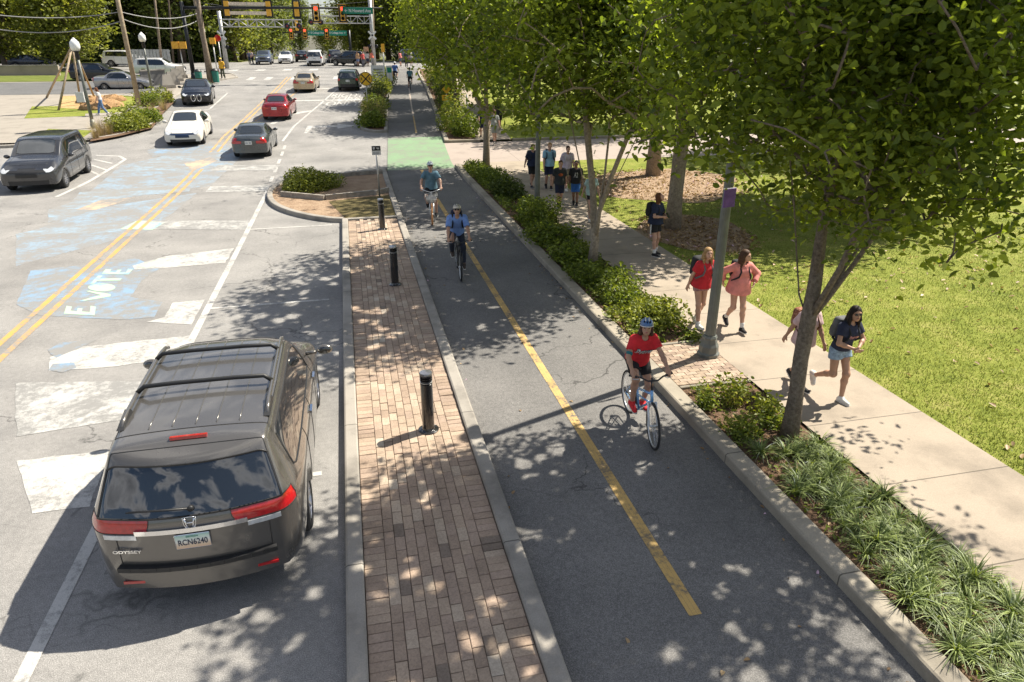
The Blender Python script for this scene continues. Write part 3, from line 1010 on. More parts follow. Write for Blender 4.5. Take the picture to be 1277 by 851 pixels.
# lawn trees
tl = tree('lawn_tree', 'tall lawn tree with pale mottled trunk behind the person looking at a phone', (9.45, 19.2, RH),
     [[(0, 0, 0), (0, 0, 1.0), (.03, 0, 2.2), (.05, 0, 3.3), (0, 0, 5), (0, 0, 7)], [(.03, 0, 2.2), (-.7, .2, 3.5), (-1.3, .4, 5)], [(.05, 0, 3.3), (.9, 0, 4.6), (1.8, .2, 6)], [(.05, 0, 3.3), (.1, -1, 5)]],
     (.6, 0, 6.8), (3.6, 3.4, 3.7), 480, 22000, .17, M_LEAF, M_BARK2, 14, .21, 'trees on the lawn', spread=.42, zmin=3.6)
copy_tree(tl, (12.6, 27.9, RH), 1.9, 'dark stout lawn tree leaning over the mulch ring near the driveway', scale=(1.25, 1.25, 1.4))
tree('lawn_tree', 'low-branching lawn tree behind the near crown, hanging over the right side of the lawn', (15.6, 19.6, RH),
     [[(0, 0, 0), (.05, 0, 1.2), (0, .1, 2.4), (0, 0, 4), (0, 0, 6)], [(.05, 0, 1.2), (-.9, -.3, 2.4), (-1.8, -.5, 3.2)], [(0, .1, 2.4), (1, -.4, 3.2), (2.2, -.6, 3.8)], [(.05, 0, 1.2), (.5, -.9, 2.4), (.8, -1.8, 3.2)]],
     (.5, .3, 5.2), (4.0, 3.0, 4.2), 560, 34000, .14, M_LEAF2, M_BARKD, 17, .2, 'trees on the lawn', spread=.4, zmin=2.1)
copy_tree(tl, (19.5, 22.0, RH), 3.3, 'lawn tree far to the right beyond the near crown', scale=1.1)
copy_tree(tl, (17.5, 42.5, zt(42) + RH), .7, 'lawn tree on the far side of the concrete driveway', scale=1.15)
copy_tree(tl, (13.0, 52, zt(52) + RH), 5.0, 'lawn tree beyond the driveway, near the far footway', scale=1.2)
copy_tree(tl, (26, 33.0, RH), 2.6, 'lawn tree standing close to the driveway on the far right', scale=1.2)
copy_tree(tl, (24, 55.0, zt(55) + RH), 4.4, 'lawn tree deep in the park behind the others', scale=1.3)

# wood behind the crossing
def proto_tree(name, label, h, rx, crown_lo, ncl, nl, size, lm, bm__, seed, cat='tree'):
    return tree(name, label, (0, 0, 0), [[(0, 0, 0), (.1, 0, h * .15), (0, .1, h * .3), (.1, 0, h * .5), (0, 0, h * .75)],
                                         [(.1, 0, h * .15), (-.9, .2, h * .35), (-1.6, .3, h * .5)], [(0, .1, h * .3), (1.2, -.3, h * .5), (2, 0, h * .65)]],
                (0, 0, h * (crown_lo + 1) / 2), (rx, rx, h * (1 - crown_lo) / 2 * 1.1), ncl, nl, size, lm, bm__, seed, h * .022, 'trees of the wood behind the crossing', spread=.75, cat=cat)
PT = [proto_tree('wood_tree', 'dark broad tree in the wood behind the road crossing', 17, 5.0, .12, 300, 11000, .42, M_LEAFB, M_BARKD, 21),
      proto_tree('wood_tree', 'mid-green tree in the wood behind the road crossing', 15, 4.6, .1, 280, 10000, .42, leaf_mat('leaf_wood_mid', (.08, .11, .02), (.38, .4, .09), .52), M_BARKD, 22),
      proto_tree('wood_tree', 'pale yellow-green tree at the sunny edge of the wood', 12, 4.4, .1, 260, 10000, .38, M_LEAFL, M_BARK, 23)]
first = [True] * 3
def wood(k, x, y, s, rz, label=None):
    if first[k]:
        o = PT[k]; first[k] = False
        o.location = (x, y, zt(y) - .05); o.rotation_euler = (0, 0, rz); o.scale = (s, s, s * RNG.uniform(.9, 1.1))
        if label: o['label'] = label
        return o
    return copy_tree(PT[k], (x, y, zt(y) - .05), rz, label, None, (s, s, s * RNG.uniform(.9, 1.15)))
WT = [(2, -28, 88, 1.0, 'pale broad tree at the left above the parked white vehicles'), (2, -36, 92, 1.05, None), (0, -20, 103, 1.15, 'dark tree with crooked limb behind the white car park vehicles')]
for k, x, y, s, lb in WT: wood(k, x, y, s, RNG.uniform(0, 6), lb)
r_ = random.Random(4)
for i, x in enumerate([-62, -55, -48, -41, -34, -27, -21, -15.5]):
    wood(r_.choice((0, 0, 1)), x + r_.uniform(-1.5, 1.5), 112 + r_.uniform(-3, 4), r_.uniform(.95, 1.25), r_.uniform(0, 6))
for i, x in enumerate([-70, -60, -50, -40, -31, -23, -16, ]):
    wood(r_.choice((0, 1, 2)), x + r_.uniform(-2, 2), 127 + r_.uniform(-4, 6), r_.uniform(1.1, 1.4), r_.uniform(0, 6))
for x, y in ((-14.5, 118), (-15.5, 140), (-14, 160), (-16, 185), (7.5, 122), (6.5, 140), (7, 165), (-4, 245), (-12, 240), (3, 250)):
    wood(r_.choice((0, 1, 1, 2)), x, y, r_.uniform(.8, 1.1), r_.uniform(0, 6))
for i, x in enumerate([8.5, 12, 15, 20, 26, 33, 40, 48, 56]):
    wood(r_.choice((0, 0, 1)), x + r_.uniform(-1, 1), 110 + r_.uniform(-3, 5), r_.uniform(.95, 1.3), r_.uniform(0, 6))
for i, x in enumerate([6, 14, 23, 32, 42, 52, 63]):
    wood(r_.choice((0, 1, 2)), x + r_.uniform(-2, 2), 126 + r_.uniform(-4, 6), r_.uniform(1.1, 1.4), r_.uniform(0, 6))

# ------------------------------------------------------------------ shrubs, clumps, ground cover
def blades(name, n, h, r, w, mat_, seed, arch=.9, base=.05, seg=3):
    rng = np.random.default_rng(seed)
    az = rng.uniform(0, 2 * PI, n); lean = rng.uniform(.12, 1.0, n) ** .7 * arch
    L = h * rng.uniform(.65, 1.15, n)
    b = np.stack([np.cos(az) * base * rng.uniform(0, 1, n), np.sin(az) * base * rng.uniform(0, 1, n), np.zeros(n)], 1)
    dirh = np.stack([np.cos(az), np.sin(az), np.zeros(n)], 1)
    sd = np.stack([-np.sin(az), np.cos(az), np.zeros(n)], 1)
    rows = []
    for k in range(seg + 1):
        f = k / seg
        ang = lean * (f * 1.25)
        out = np.sin(ang) * f; upz = np.cos(ang) * f
        c = b + dirh * (out * L)[:, None] * r + np.array([0, 0, 1]) * (upz * L)[:, None]
        ww = w * (1 - f * .92) * .5
        rows.append(np.stack([c - sd * ww, c + sd * ww], 1))
    V = np.stack(rows, 1).reshape(-1, 3)
    st = (seg + 1) * 2
    i = np.arange(n) * st
    F = np.concatenate([np.stack([i + 2 * k, i + 2 * k + 1, i + 2 * k + 3, i + 2 * k + 2], 1) for k in range(seg)])
    t = rng.beta(2, 2, n)
    return np_mesh(name, V, F, mat_, False, np.tile(t, seg))

M_LIRI = leaf_mat('liriope_blade', (.03, .06, .012), (.33, .40, .13), .3)
M_STRAWG = leaf_mat('dry_grass_blade', (.13, .10, .045), (.42, .33, .18), .3)
M_GRASSB = leaf_mat('lawn_blade', (.05, .07, .014), (.21, .24, .05), .3)
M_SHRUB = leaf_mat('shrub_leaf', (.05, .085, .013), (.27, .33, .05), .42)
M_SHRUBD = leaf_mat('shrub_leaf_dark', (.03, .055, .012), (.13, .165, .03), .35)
M_SHRUBY = leaf_mat('shrub_leaf_yellow', (.08, .11, .015), (.33, .36, .06), .35)
M_STEM = mat('shrub_stem', (.12, .08, .05), .9)

LV = [blades('clump', 80, .26, 1.25, .021, M_LIRI, 40 + i, 1.15) for i in range(4)]
r_ = random.Random(12)
pts = []
tries = 0
while len(pts) < 105 and tries < 9000:
    tries += 1
    x, y = r_.uniform(5.08, 6.12), r_.uniform(1.6, 7.25)
    if y > 6.6 and x < 5.6 and r_.random() < .8: continue
    if all((x - a) ** 2 + (y - b) ** 2 > .15 ** 2 for a, b in pts) and math.hypot(x - 5.84, y - 7.52) > .3:
        pts.append((x, y))
for i, (x, y) in enumerate(pts):
    o = link('grass_clump', LV[i % 4])
    o.location = (x, y, RH - .04); o.rotation_euler = (0, 0, r_.uniform(0, 6)); s = r_.uniform(.75, 1.15); o.scale = (s, s, s * r_.uniform(.85, 1.1))
    tag(o, 'arching striped grass-like clump in the near bed between kerb and footway', 'grass clump', 'grass-like clumps filling the near bed')

def bush_mesh(seed, rx, ry, h, n, size, mat_, lumps=9, up=.4, aspect=.55):
    rng = np.random.default_rng(seed)
    d = rng.normal(0, 1, (n, 3)); d[:, 2] = np.abs(d[:, 2]) - .15
    d /= np.linalg.norm(d, axis=1)[:, None]
    lob = rng.normal(0, 1, (lumps, 3)); lob[:, 2] = np.abs(lob[:, 2]); lob /= np.linalg.norm(lob, axis=1)[:, None]
    amp = rng.uniform(.1, .45, lumps)
    k = .72 + sum(a * np.maximum(0, d @ l) ** 7 for a, l in zip(amp, lob))
    r = rng.uniform(.0, 1, n) ** .4
    C = d * (r * k)[:, None] * np.array([rx, ry, h]) + np.array([0, 0, h * .12])
    C += rng.normal(0, size * .5, (n, 3))
    C[:, 2] = np.maximum(C[:, 2], .02)
    return leaves_mesh('foliage', C, size, mat_, rng, up=up, aspect=aspect, droop=-.2)

def stems_mb(seed, rx, ry, h, n=9):
    rr = random.Random(seed); mb = MB()
    for _ in range(n):
        a = rr.uniform(0, 6.28); k = rr.uniform(.3, .8)
        mb.tube([(0, 0, 0), (math.cos(a) * rx * k * .4, math.sin(a) * ry * k * .4, h * .4), (math.cos(a) * rx * k, math.sin(a) * ry * k, h * .8)], [.018, .012, .005], 5)
    return mb
def bush(label, p, rx, ry, h, n, size, m, seed, name='shrub', group=None, cat='shrub'):
    root = thing(name, label, cat, p, 0, group)
    link('foliage', bush_mesh(seed, rx, ry, h, n, size, m), root)
    stems_mb(seed, rx, ry, h).build('stems', M_STEM, root)
    return root

bush('round yellow-green bush with dry tips in the planter island', (-1.7, 28.2, .1), 1.25, 1.0, .72, 5600, .085, M_SHRUBY, 51)
bush('bright light-green shrub in the bed behind the cyclist in red', (5.75, 12.2, RH), .62, .85, .5, 2600, .075, M_SHRUBY, 52)
bush('low bright shrub in the bed just beyond the light-green one', (5.55, 13.6, RH), .55, .9, .42, 2200, .07, M_SHRUB, 53)
bush('dark green shrub in the bed at the foot of the multi-stemmed tree', (5.35, 16.6, RH), .5, .8, .35, 1700, .075, M_SHRUB, 54)
bush('low leafy mound in the bed left of the multi-stemmed tree', (5.3, 14.8, RH), .45, .9, .32, 1600, .07, M_SHRUB, 58)
bush('dark olive shrub in the bed in front of the far lamp post', (5.6, 20.8, RH), .65, 1.2, .7, 3000, .085, M_SHRUB, 55)
bush('spreading dark shrub in the bed nearest the curb below the far lamp post', (5.45, 18.8, RH), .6, 1.0, .4, 2200, .08, M_SHRUB, 56)
bush('low dark green shrub beside the single-trunk street tree', (5.5, 28.5, RH), .62, 1.8, .42, 3000, .09, M_SHRUB, 57)
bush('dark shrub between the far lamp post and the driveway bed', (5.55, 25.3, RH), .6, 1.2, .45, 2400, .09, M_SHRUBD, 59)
bush('low sunlit shrub at the driveway end of the bed', (5.45, 30.9, RH), .55, .9, .4, 1500, .08, M_SHRUB, 60)
# plants in the mulch in front of the near tree
r_ = random.Random(5)
SM = [bush_mesh(70 + i, .2, .2, .3, 170, .06, m) for i, m in enumerate((M_SHRUBY, M_SHRUB, M_SHRUBY))]
DG = [blades('tuft', 60, .32, .8, .006, M_STRAWG, 80 + i, .8, .08) for i in range(2)]
for i in range(26):
    x, y = r_.uniform(5.02, 5.95), 10.85 - 3.4 * r_.random() ** 1.4
    if y > 9.2: y = r_.uniform(7.7, 9.15)
    if i % 3 == 2:
        o = link('dry_grass_tuft', DG[i % 2]); tag(o, 'thin straw-coloured grass tuft in the bare mulch by the near tree', 'grass tuft', 'straw tufts in the bare mulch')
    else:
        o = link('small_shrub', SM[i % 3]); tag(o, 'small bright leafy plant in the bare mulch by the near tree', 'plant', 'small plants in the bare mulch')
    o.location = (x, y, RH - .04); o.rotation_euler = (0, 0, r_.uniform(0, 6)); s = r_.uniform(.6, 1.25); o.scale = (s, s, s)
for i in range(34):
    x, y = r_.uniform(5.0, 6.15), r_.uniform(10.98, 24)
    o = link('small_shrub', SM[i % 3]); tag(o, 'small leafy ground plant in the bed between kerb and footway', 'plant', 'small plants along the middle bed')
    o.location = (x, y, RH - .04); o.rotation_euler = (0, 0, r_.uniform(0, 6)); s = r_.uniform(.8, 1.7); o.scale = (s, s * 1.3, s * .8)
rng = np.random.default_rng(31)
n = 15000
yy = rng.uniform(11.0, 31.8, n); xx = rng.uniform(4.98, 6.18, n)
q = np.sin(xx * 5.1 + 1) * np.sin(yy * 1.9) + np.sin(yy * 4.3 + xx * 2) * .5 + rng.normal(0, .3, n)
k = q > -.35
xx, yy, q = xx[k], yy[k], q[k]
o = link('ground_cover', leaves_mesh('ground_cover', np.stack([xx, yy, RH - .02 + rng.uniform(0, .16, len(xx)) * np.clip(q + .6, .2, 1.2)], 1), .07, M_SHRUB, rng, up=.5, droop=-.3)); o['kind'] = 'stuff'; o['label'] = 'low leafy ground cover in the middle bed'
n = 2600
yy = rng.uniform(2.0, 9.2, n); xx = rng.uniform(4.98, 6.18, n)
k = (yy < 7.4) | (rng.uniform(0, 1, n) < .25)
o = link('ground_cover', leaves_mesh('ground_cover', np.stack([xx[k], yy[k], RH - .02 + rng.uniform(0, .07, k.sum())], 1), .05, M_SHRUB, rng, up=.6, droop=-.2)); o['kind'] = 'stuff'; o['label'] = 'small leafy weeds between the clumps of the near bed'
# island beyond the green crossing: clipped shrubs with dry grasses between
IS = [('bright green rounded bush at the near tip of the bushes island', 1.65, 44.6, .85, 1.0, .95, M_SHRUB), ('yellowish clipped shrub second from the near tip of the island', 1.75, 47.6, .9, 1.4, 1.0, M_SHRUBY),
      ('olive clipped shrub by the round railway warning sign', 1.95, 51.5, .9, 1.5, 1.05, M_SHRUB), ('dark clipped shrub past the round railway sign', 2.3, 56, 1.0, 1.8, 1.15, M_SHRUBD),
      ('tawny clipped shrub in the middle of the bushes island', 2.9, 61, 1.0, 2.0, 1.15, M_SHRUBY), ('dark far shrub of the bushes island', 3.5, 66, 1.0, 2.0, 1.3, M_SHRUBD), ('last low shrub at the far tip of the bushes island', 4.3, 72.5, .8, 1.8, .8, M_SHRUB)]
for i, (lb, x, y, rx, ry, h, m) in enumerate(IS):
    bush(lb, (x, y, zt(y) + .1), rx, ry, h, 2000, .13, m, 90 + i)
TG = blades('tuft', 150, 1.15, .9, .012, M_STRAWG, 95, .6, .25)
for i, (x, y) in enumerate(((1.4, 46.2), (2.1, 46.4), (1.3, 49.6), (2.2, 49.5), (1.7, 53.8), (2.6, 53.6), (2.4, 58.6), (3.0, 63.6))):
    o = link('ornamental_grass', TG); o.location = (x, y, zt(y) + .08); o.rotation_euler = (0, 0, i * 1.3)
    tag(o, 'tawny feathery grass growing between the shrubs of the island', 'grass', 'tawny grasses of the bushes island')
# bed beyond the driveway, right of the track
BD = [('tall bright shrub in the bed under the twin yellow signs', 6.05, 42.2, 1.0, 1.3, 1.7, M_SHRUBY), ('leafy light shrub at the driveway corner past the green crossing', 6.5, 40.6, .9, 1.0, 1.25, M_SHRUB),
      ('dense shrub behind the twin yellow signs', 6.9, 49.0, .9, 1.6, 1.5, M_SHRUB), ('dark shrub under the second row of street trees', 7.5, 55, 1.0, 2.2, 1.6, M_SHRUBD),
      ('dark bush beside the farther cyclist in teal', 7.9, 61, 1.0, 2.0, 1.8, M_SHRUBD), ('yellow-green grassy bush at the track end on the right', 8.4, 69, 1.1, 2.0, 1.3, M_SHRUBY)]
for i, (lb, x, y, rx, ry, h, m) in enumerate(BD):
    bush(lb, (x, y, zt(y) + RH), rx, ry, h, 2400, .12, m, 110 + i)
# left corner bed
LB = [('rounded green shrub at the front of the left corner bed', (150, 163), 1.0, .8, M_SHRUBY), ('low green shrub of the left corner bed nearest the white car', (172, 160), .9, .7, M_SHRUBY), ('broad yellow-green shrub in the middle of the left corner bed', (165, 152), 1.1, .8, M_SHRUBY),
      ('rounded shrub at the far end of the left corner bed', (186, 152), .9, .8, M_SHRUB), ('small olive shrub by the leaning wooden pole', (190, 132), .8, .7, M_SHRUB), ('green shrub in the bed beside the dark oncoming car', (205, 128), .9, .8, M_SHRUBY), ('yellow flowering shrub at the foot of the leaning pole', (184, 130), .7, .7, M_SHRUBY)]
for i, (lb, q, rx, h, m) in enumerate(LB):
    bush(lb, at(*q, RH), rx, rx, h, 1300, .14, m, 130 + i)
for i, q in enumerate(((120, 173), (128, 170), (137, 168), (125, 165), (178, 147), (192, 143), (205, 138), (212, 122))):
    o = link('ornamental_grass', TG); o.location = at(*q, RH); o.rotation_euler = (0, 0, i * 1.1); o.scale = (.9, .9, .8)
    tag(o, 'dry feathery grass in the planted corner on the left', 'grass', 'dry grasses of the left corner bed')
# undergrowth along the wood
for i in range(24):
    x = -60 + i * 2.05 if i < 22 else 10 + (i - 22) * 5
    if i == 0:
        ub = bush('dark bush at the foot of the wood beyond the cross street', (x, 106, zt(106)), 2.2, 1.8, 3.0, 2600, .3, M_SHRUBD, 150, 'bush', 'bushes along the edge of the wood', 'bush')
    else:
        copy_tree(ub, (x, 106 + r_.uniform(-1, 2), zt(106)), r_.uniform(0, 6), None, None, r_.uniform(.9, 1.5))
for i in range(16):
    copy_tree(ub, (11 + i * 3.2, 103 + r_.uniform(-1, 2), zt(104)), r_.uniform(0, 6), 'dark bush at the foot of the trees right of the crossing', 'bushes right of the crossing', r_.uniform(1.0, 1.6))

# lawn blades on the part of the lawn that shows large, and fallen leaves
rng = np.random.default_rng(77)
n = 150000
yy = 3.5 + 27 * rng.uniform(0, 1, n) ** 1.5
xx = 8.22 + (2.5 + yy * .55) * rng.uniform(0, 1, n)
inm = (((xx - 9.9) / 1.5) ** 2 + ((yy - 18.6) / 2.2) ** 2 < 1) | (((xx - 12.2) / 3.3) ** 2 + ((yy - 26) / 3.1) ** 2 < 1)
xx, yy = xx[~inm], yy[~inm]; n = len(xx)
h = rng.uniform(.02, .055, n); a = rng.uniform(0, 6.28, n); w_ = .006
lx, ly = rng.normal(0, .02, n), rng.normal(0, .02, n)
V = np.stack([np.stack([xx - np.cos(a) * w_, yy - np.sin(a) * w_, np.full(n, RH - .02)], 1), np.stack([xx + np.cos(a) * w_, yy + np.sin(a) * w_, np.full(n, RH - .02)], 1), np.stack([xx + lx, yy + ly, RH - .015 + h], 1)], 1).reshape(-1, 3)
o = link('grass', np_mesh('grass', V, np.arange(3 * n).reshape(-1, 3), M_GRASSB, False, np.clip(rng.beta(2, 2, n) * .6 + .22 * (1 + np.sin(xx * 1.3 + np.sin(yy * .7) * 2) * np.cos(yy * .9 + xx * .4)), 0, 1))); o['kind'] = 'stuff'; o['label'] = 'short sunlit lawn grass right of the footway'
M_DEAD = leaf_mat('fallen_leaf', (.16, .08, .03), (.5, .36, .2), .15)
def litter(name, C, size, seed, label):
    rg = np.random.default_rng(seed)
    o = link(name, leaves_mesh(name, C, size, M_DEAD, rg, up=.9, droop=0, fold=.25)); o['kind'] = 'stuff'; o['label'] = label
n = 2600
yy = 4 + 27 * rng.uniform(0, 1, n); xx = 8.3 + rng.uniform(0, 1, n) * (3 + yy * .45)
k = rng.uniform(0, 1, n) < np.where((yy > 12) | False, .55, .12)
litter('fallen_leaves', np.stack([xx[k], yy[k], np.full(k.sum(), RH + .02)], 1), .085, 1, 'dry leaves scattered over the lawn')
an = rng.uniform(0, 6.28, 2600); rr_ = np.sqrt(rng.uniform(0, 1, 2600))
litter('fallen_leaves', np.concatenate([np.stack([9.9 + 1.6 * rr_[:900] * np.cos(an[:900]), 18.6 + 2.4 * rr_[:900] * np.sin(an[:900]), np.full(900, RH + .015)], 1), np.stack([12.2 + 3.5 * rr_[900:] * np.cos(an[900:]), 26 + 3.4 * rr_[900:] * np.sin(an[900:]), np.full(1700, RH + .015)], 1)]), .10, 2, 'dry leaves thick on the mulch under the lawn trees')
nb = 1100
yy = 1.5 + 30 * rng.uniform(0, 1, nb); xx = rng.uniform(4.98, 6.2, nb)
litter('fallen_leaves', np.stack([xx, yy, np.full(nb, RH - .01)], 1), .05, 3, 'bits of dry leaf and bark in the planting bed')
nb = 150
yy = 2 + 34 * rng.uniform(0, 1, nb) ** 1.2; e = rng.uniform(0, 1, nb)
xx = np.where(e < .55, 4.62 - np.abs(rng.normal(0, .12, nb)), np.where(e < .75, 1.52 + np.abs(rng.normal(0, .1, nb)), rng.uniform(1.6, 4.6, nb)))
litter('fallen_leaves', np.stack([xx, yy, np.full(nb, .014)], 1), .055, 4, 'few dry leaves lying along the cycle track gutter')
# ------------------------------------------------------------------ vehicles
def carpaint(name, col, metal=.55, rough=.28):
    m, nt, b = new_mat(name)
    p = _pos(nt, True)
    n = _noise(nt, p, 3.0, 4, .6); f = _noise(nt, p, 900, 1)
    c = _ramp(nt, n, [(.3, tuple(x * .93 for x in col)), (.7, tuple(min(1, x * 1.05) for x in col))])
    nt.links.new(c, b.inputs['Base Color'])
    b.inputs['Metallic'].default_value = metal
    b.inputs['Coat Weight'].default_value = .9; b.inputs['Coat Roughness'].default_value = .04
    r = _ramp(nt, n, [(.3, (rough * .95,) * 3), (.75, (rough * 1.08,) * 3)])
    nt.links.new(r, b.inputs['Roughness'])
    return m
def glassmat(name, col=(.012, .014, .016), rough=.03):
    m, nt, b = new_mat(name)
    b.inputs['Base Color'].default_value = (*col, 1); b.inputs['Roughness'].default_value = rough
    b.inputs['Specular IOR Level'].default_value = 1.0; b.inputs['Coat Weight'].default_value = 1.0; b.inputs['Coat Roughness'].default_value = .02
    return m
M_GLASS = glassmat('car_glass')
M_GLASS_D = glassmat('car_windscreen', (.03, .034, .036), .04)
M_TYRE = mat('tyre_rubber', (.022, .022, .023), .8, var=.3, scale=30)
M_RIM = mat('alloy_rim', (.5, .5, .52), .3, .9, var=.1)
M_BLACKPL = mat('black_plastic', (.018, .018, .019), .5, var=.25, scale=20)
M_DARKIN = mat('dark_underbody', (.008, .008, .008), .9, var=0)
M_RED = mat('tail_light_red', (.42, .01, .012), .1, coat=1, var=.25, scale=20)
M_CLEAR = mat('lamp_lens_clear', (.62, .64, .66), .12, .3, coat=1, var=.2, scale=25)
M_CHROME = mat('chrome_trim', (.75, .75, .76), .12, 1, var=.05)
M_PLATE = mat('plate_white', (.7, .71, .68), .4, var=.05)
M_INK = mat('plate_ink', (.02, .03, .06), .5, var=0)
M_ORANGE = mat('lamp_amber', (.75, .25, .02), .2, coat=1, var=.1)

def wheel(par, x, y, r, side, rim=M_RIM, w=.21, spokes=10):
    """side -1/+1: which way the hub faces (along local x)"""
    root = MB()
    prof = [(r * .64, -w / 2), (r * .9, -w / 2), (r, -w * .36), (r, w * .36), (r * .9, w / 2), (r * .64, w / 2)]
    root.lathe(prof, 28, (0, 0, 0), 'X', cap=False)
    t = root.build('wheel', M_TYRE, par, True, 40)
    t.location = (x, y, r)
    rm = MB()
    s = side
    rm.lathe([(r * .66, -w * .45 * s), (r * .66, w * .46 * s), (r * .61, w * .46 * s), (r * .57, w * .1 * s)], 28, (0, 0, 0), 'X', cap=False)
    rm.lathe([(r * .0, w * .36 * s), (r * .12, w * .36 * s), (r * .15, w * .22 * s)], 12, (0, 0, 0), 'X', cap=False)
    for k in range(spokes):
        a = 2 * PI * k / spokes
        rm.bar((w * .3 * s, math.cos(a) * r * .1, math.sin(a) * r * .1), (w * .36 * s, math.cos(a) * r * .6, math.sin(a) * r * .6), r * .11, r * .07)
    rm.build('rim', rim, t, True, 35)
    dk = MB(); dk.lathe([(0, w * .02 * s), (r * .6, w * .02 * s)], 20, (0, 0, 0), 'X', cap=False)
    dk.build('brake_disc', M_DARKIN, t)
    return t

# material slots of the body cage: 0 body, 1 glass side, 2 windscreen, 3 rear window, 4 tail light, 5 head light, 6 grille, 7 hood/bonnet, 8 door front, 9 door rear, 10 trunk/tailgate, 11 bumper dark, 12 roof, 13 clear lamp, 14 chrome
def car(name, label, cat, paint_m, spec, loc, rz, scale=1.0, group=None, plate=None, detail=2, hero=False):
    """spec: L, W, H, stations [(xb, xr, sill, belt, rail, wm, wb, wr)], spans flags, wheels. Car drives toward local +Y; x right."""
    L, Wd, Hh = spec['L'], spec['W'], spec['H']
    st = spec['st']
    rows = 10
    ring = []
    for k, (xl, xb, xr, sill, belt, rail, wm, wb, wr) in enumerate(st):
        m1 = sill + (belt - sill) * .36 if sill < .4 else sill + (belt - sill) * .3
        m2 = belt - spec.get('sh', .16)
        wt = belt + (rail - belt) * .88
        xw = xb + (xr - xb) * .88
        crown = .035 if k not in (0, len(st) - 1) else .015
        m1x = spec.get('m1x', {}).get(k, xl)
        pts = [(xl, wm - .10, sill), (xl, wm - .015, sill), (m1x, wm, m1), (xl + (xb - xl) * .6, wm, m2), (xb, wb, belt), (xw, wb + (wr - wb) * .88, wt),
               (xr, wr, rail), (xr, wr * .84, rail + crown * .45), (xr, wr * .44, rail + crown * .9), (xr, 0, rail + crown)]
        ring.append(pts)
    V = []; vid = {}
    def vert(key, co):
        if key not in vid:
            vid[key] = len(V); V.append(co)
        return vid[key]
    n = len(st)
    def rv(i, j, s):
        x, y, z = ring[i][j]
        if j == rows - 1: s = 1
        return vert((i, j, s), (s * y, L / 2 - x, z))
    F = []; MI = []
    flags = spec['fl']      # (span, row) -> material
    for i in range(n - 1):
        for j in range(rows - 1):
            mi = flags.get((i, j), flags.get((i, None) if j >= 6 else (None, None), 0))
            for s in (1, -1):
                q = [rv(i, j, s), rv(i + 1, j, s), rv(i + 1, j + 1, s), rv(i, j + 1, s)]
                F.append(q if s < 0 else q[::-1]); MI.append(mi)
    # end caps
    topj = [6, 7, 8, 9]
    for end, i in (('f', 0), ('r', n - 1)):
        bul = spec['bulge'][0 if end == 'f' else 1]
        sg = -1 if end == 'f' else 1
        fr = [1.0, .84, .44, 0.0]
        def cv(r, c, s):
            if r == 6: return rv(i, topj[c], s)
            if c == 0: return rv(i, r, s)
            x, y, z = ring[i][r]
            f = fr[c]
            if c == 3: s = 1
            b = bul * (1 - f * f)
            return vert((end, r, c, s), (s * y * f, L / 2 - (x + sg * b), z))
        for r in range(1, 6):
            for c in range(3):
                mi = spec['cap'].get((end, r, c), 0)
                for s in (1, -1):
                    q = [cv(r, c, s), cv(r, c + 1, s), cv(r + 1, c + 1, s), cv(r + 1, c, s)]
                    fl_ = (s > 0) == (end == 'r')
                    F.append(q if not fl_ else q[::-1]); MI.append(mi)
    me = bpy.data.meshes.new('t'); me.from_pydata(V, [], F)
    me.polygons.foreach_set('material_index', MI)
    for _ in range(16): me.materials.append(None)
    bm = bmesh.new(); bm.from_mesh(me)
    bmesh.ops.recalc_face_normals(bm, faces=bm.faces[:])
    cl = bm.edges.layers.float.get('crease_edge') or bm.edges.layers.float.new('crease_edge')
    for e in bm.edges:
        ms = {f.material_index for f in e.link_faces}
        if len(ms) > 1 and ms & {1, 2, 3, 4, 5}:
            e[cl] = .35
    bm.to_mesh(me); bm.free()
    o = bpy.data.objects.new('t', me); COL.objects.link(o)
    md = o.modifiers.new('s', 'SUBSURF'); md.levels = detail; md.render_levels = detail
    dg = bpy.context.evaluated_depsgraph_get()
    ev = bpy.data.meshes.new_from_object(o.evaluated_get(dg))
    bpy.data.objects.remove(o); bpy.data.meshes.remove(me)
    co = np.empty(len(ev.vertices) * 3); ev.vertices.foreach_get('co', co); co = co.reshape(-1, 3)
    z0 = min(s[3] for s in st)
    e = [np.abs(co[:, 0]).max() * 2, co[:, 1].max() - co[:, 1].min(), co[:, 2].max()]
    co[:, 0] *= Wd / e[0]; co[:, 1] = (co[:, 1] - (co[:, 1].max() + co[:, 1].min()) / 2) * L / e[1]; co[:, 2] = co[:, 2] * Hh / e[2]
    faces = [tuple(p.vertices) for p in ev.polygons]
    mis = [p.material_index for p in ev.polygons]
    edges = {}
    for f, m_ in zip(faces, mis):
        for a, b in zip(f, f[1:] + f[:1]):
            edges.setdefault((min(a, b), max(a, b)), []).append(m_)
    bpy.data.meshes.remove(ev)
    root = thing(name, label, cat, loc, rz, group, scale if scale != 1.0 else None)
    if isinstance(scale, tuple): root.scale = scale
    def sub(nm, keep, m_, side=0):
        fs = []
        for f, k in zip(faces, mis):
            if k in keep:
                if side and sum(co[v][0] for v in f) * side <= 0: continue
                fs.append(f)
        if not fs: return None
        used = sorted({v for f in fs for v in f}); mp = {v: i for i, v in enumerate(used)}
        mb = MB(); mb.add([co[v] for v in used], [[mp[v] for v in f] for f in fs])
        return mb.build(nm, m_, root, True)
    body = sub('body', {0}, paint_m)
    hood = sub('hood', {7}, paint_m); sub('roof', {12}, spec.get('roofm') or paint_m)
    tg = sub('tailgate' if spec.get('van') else 'boot_lid', {10, 14}, paint_m)
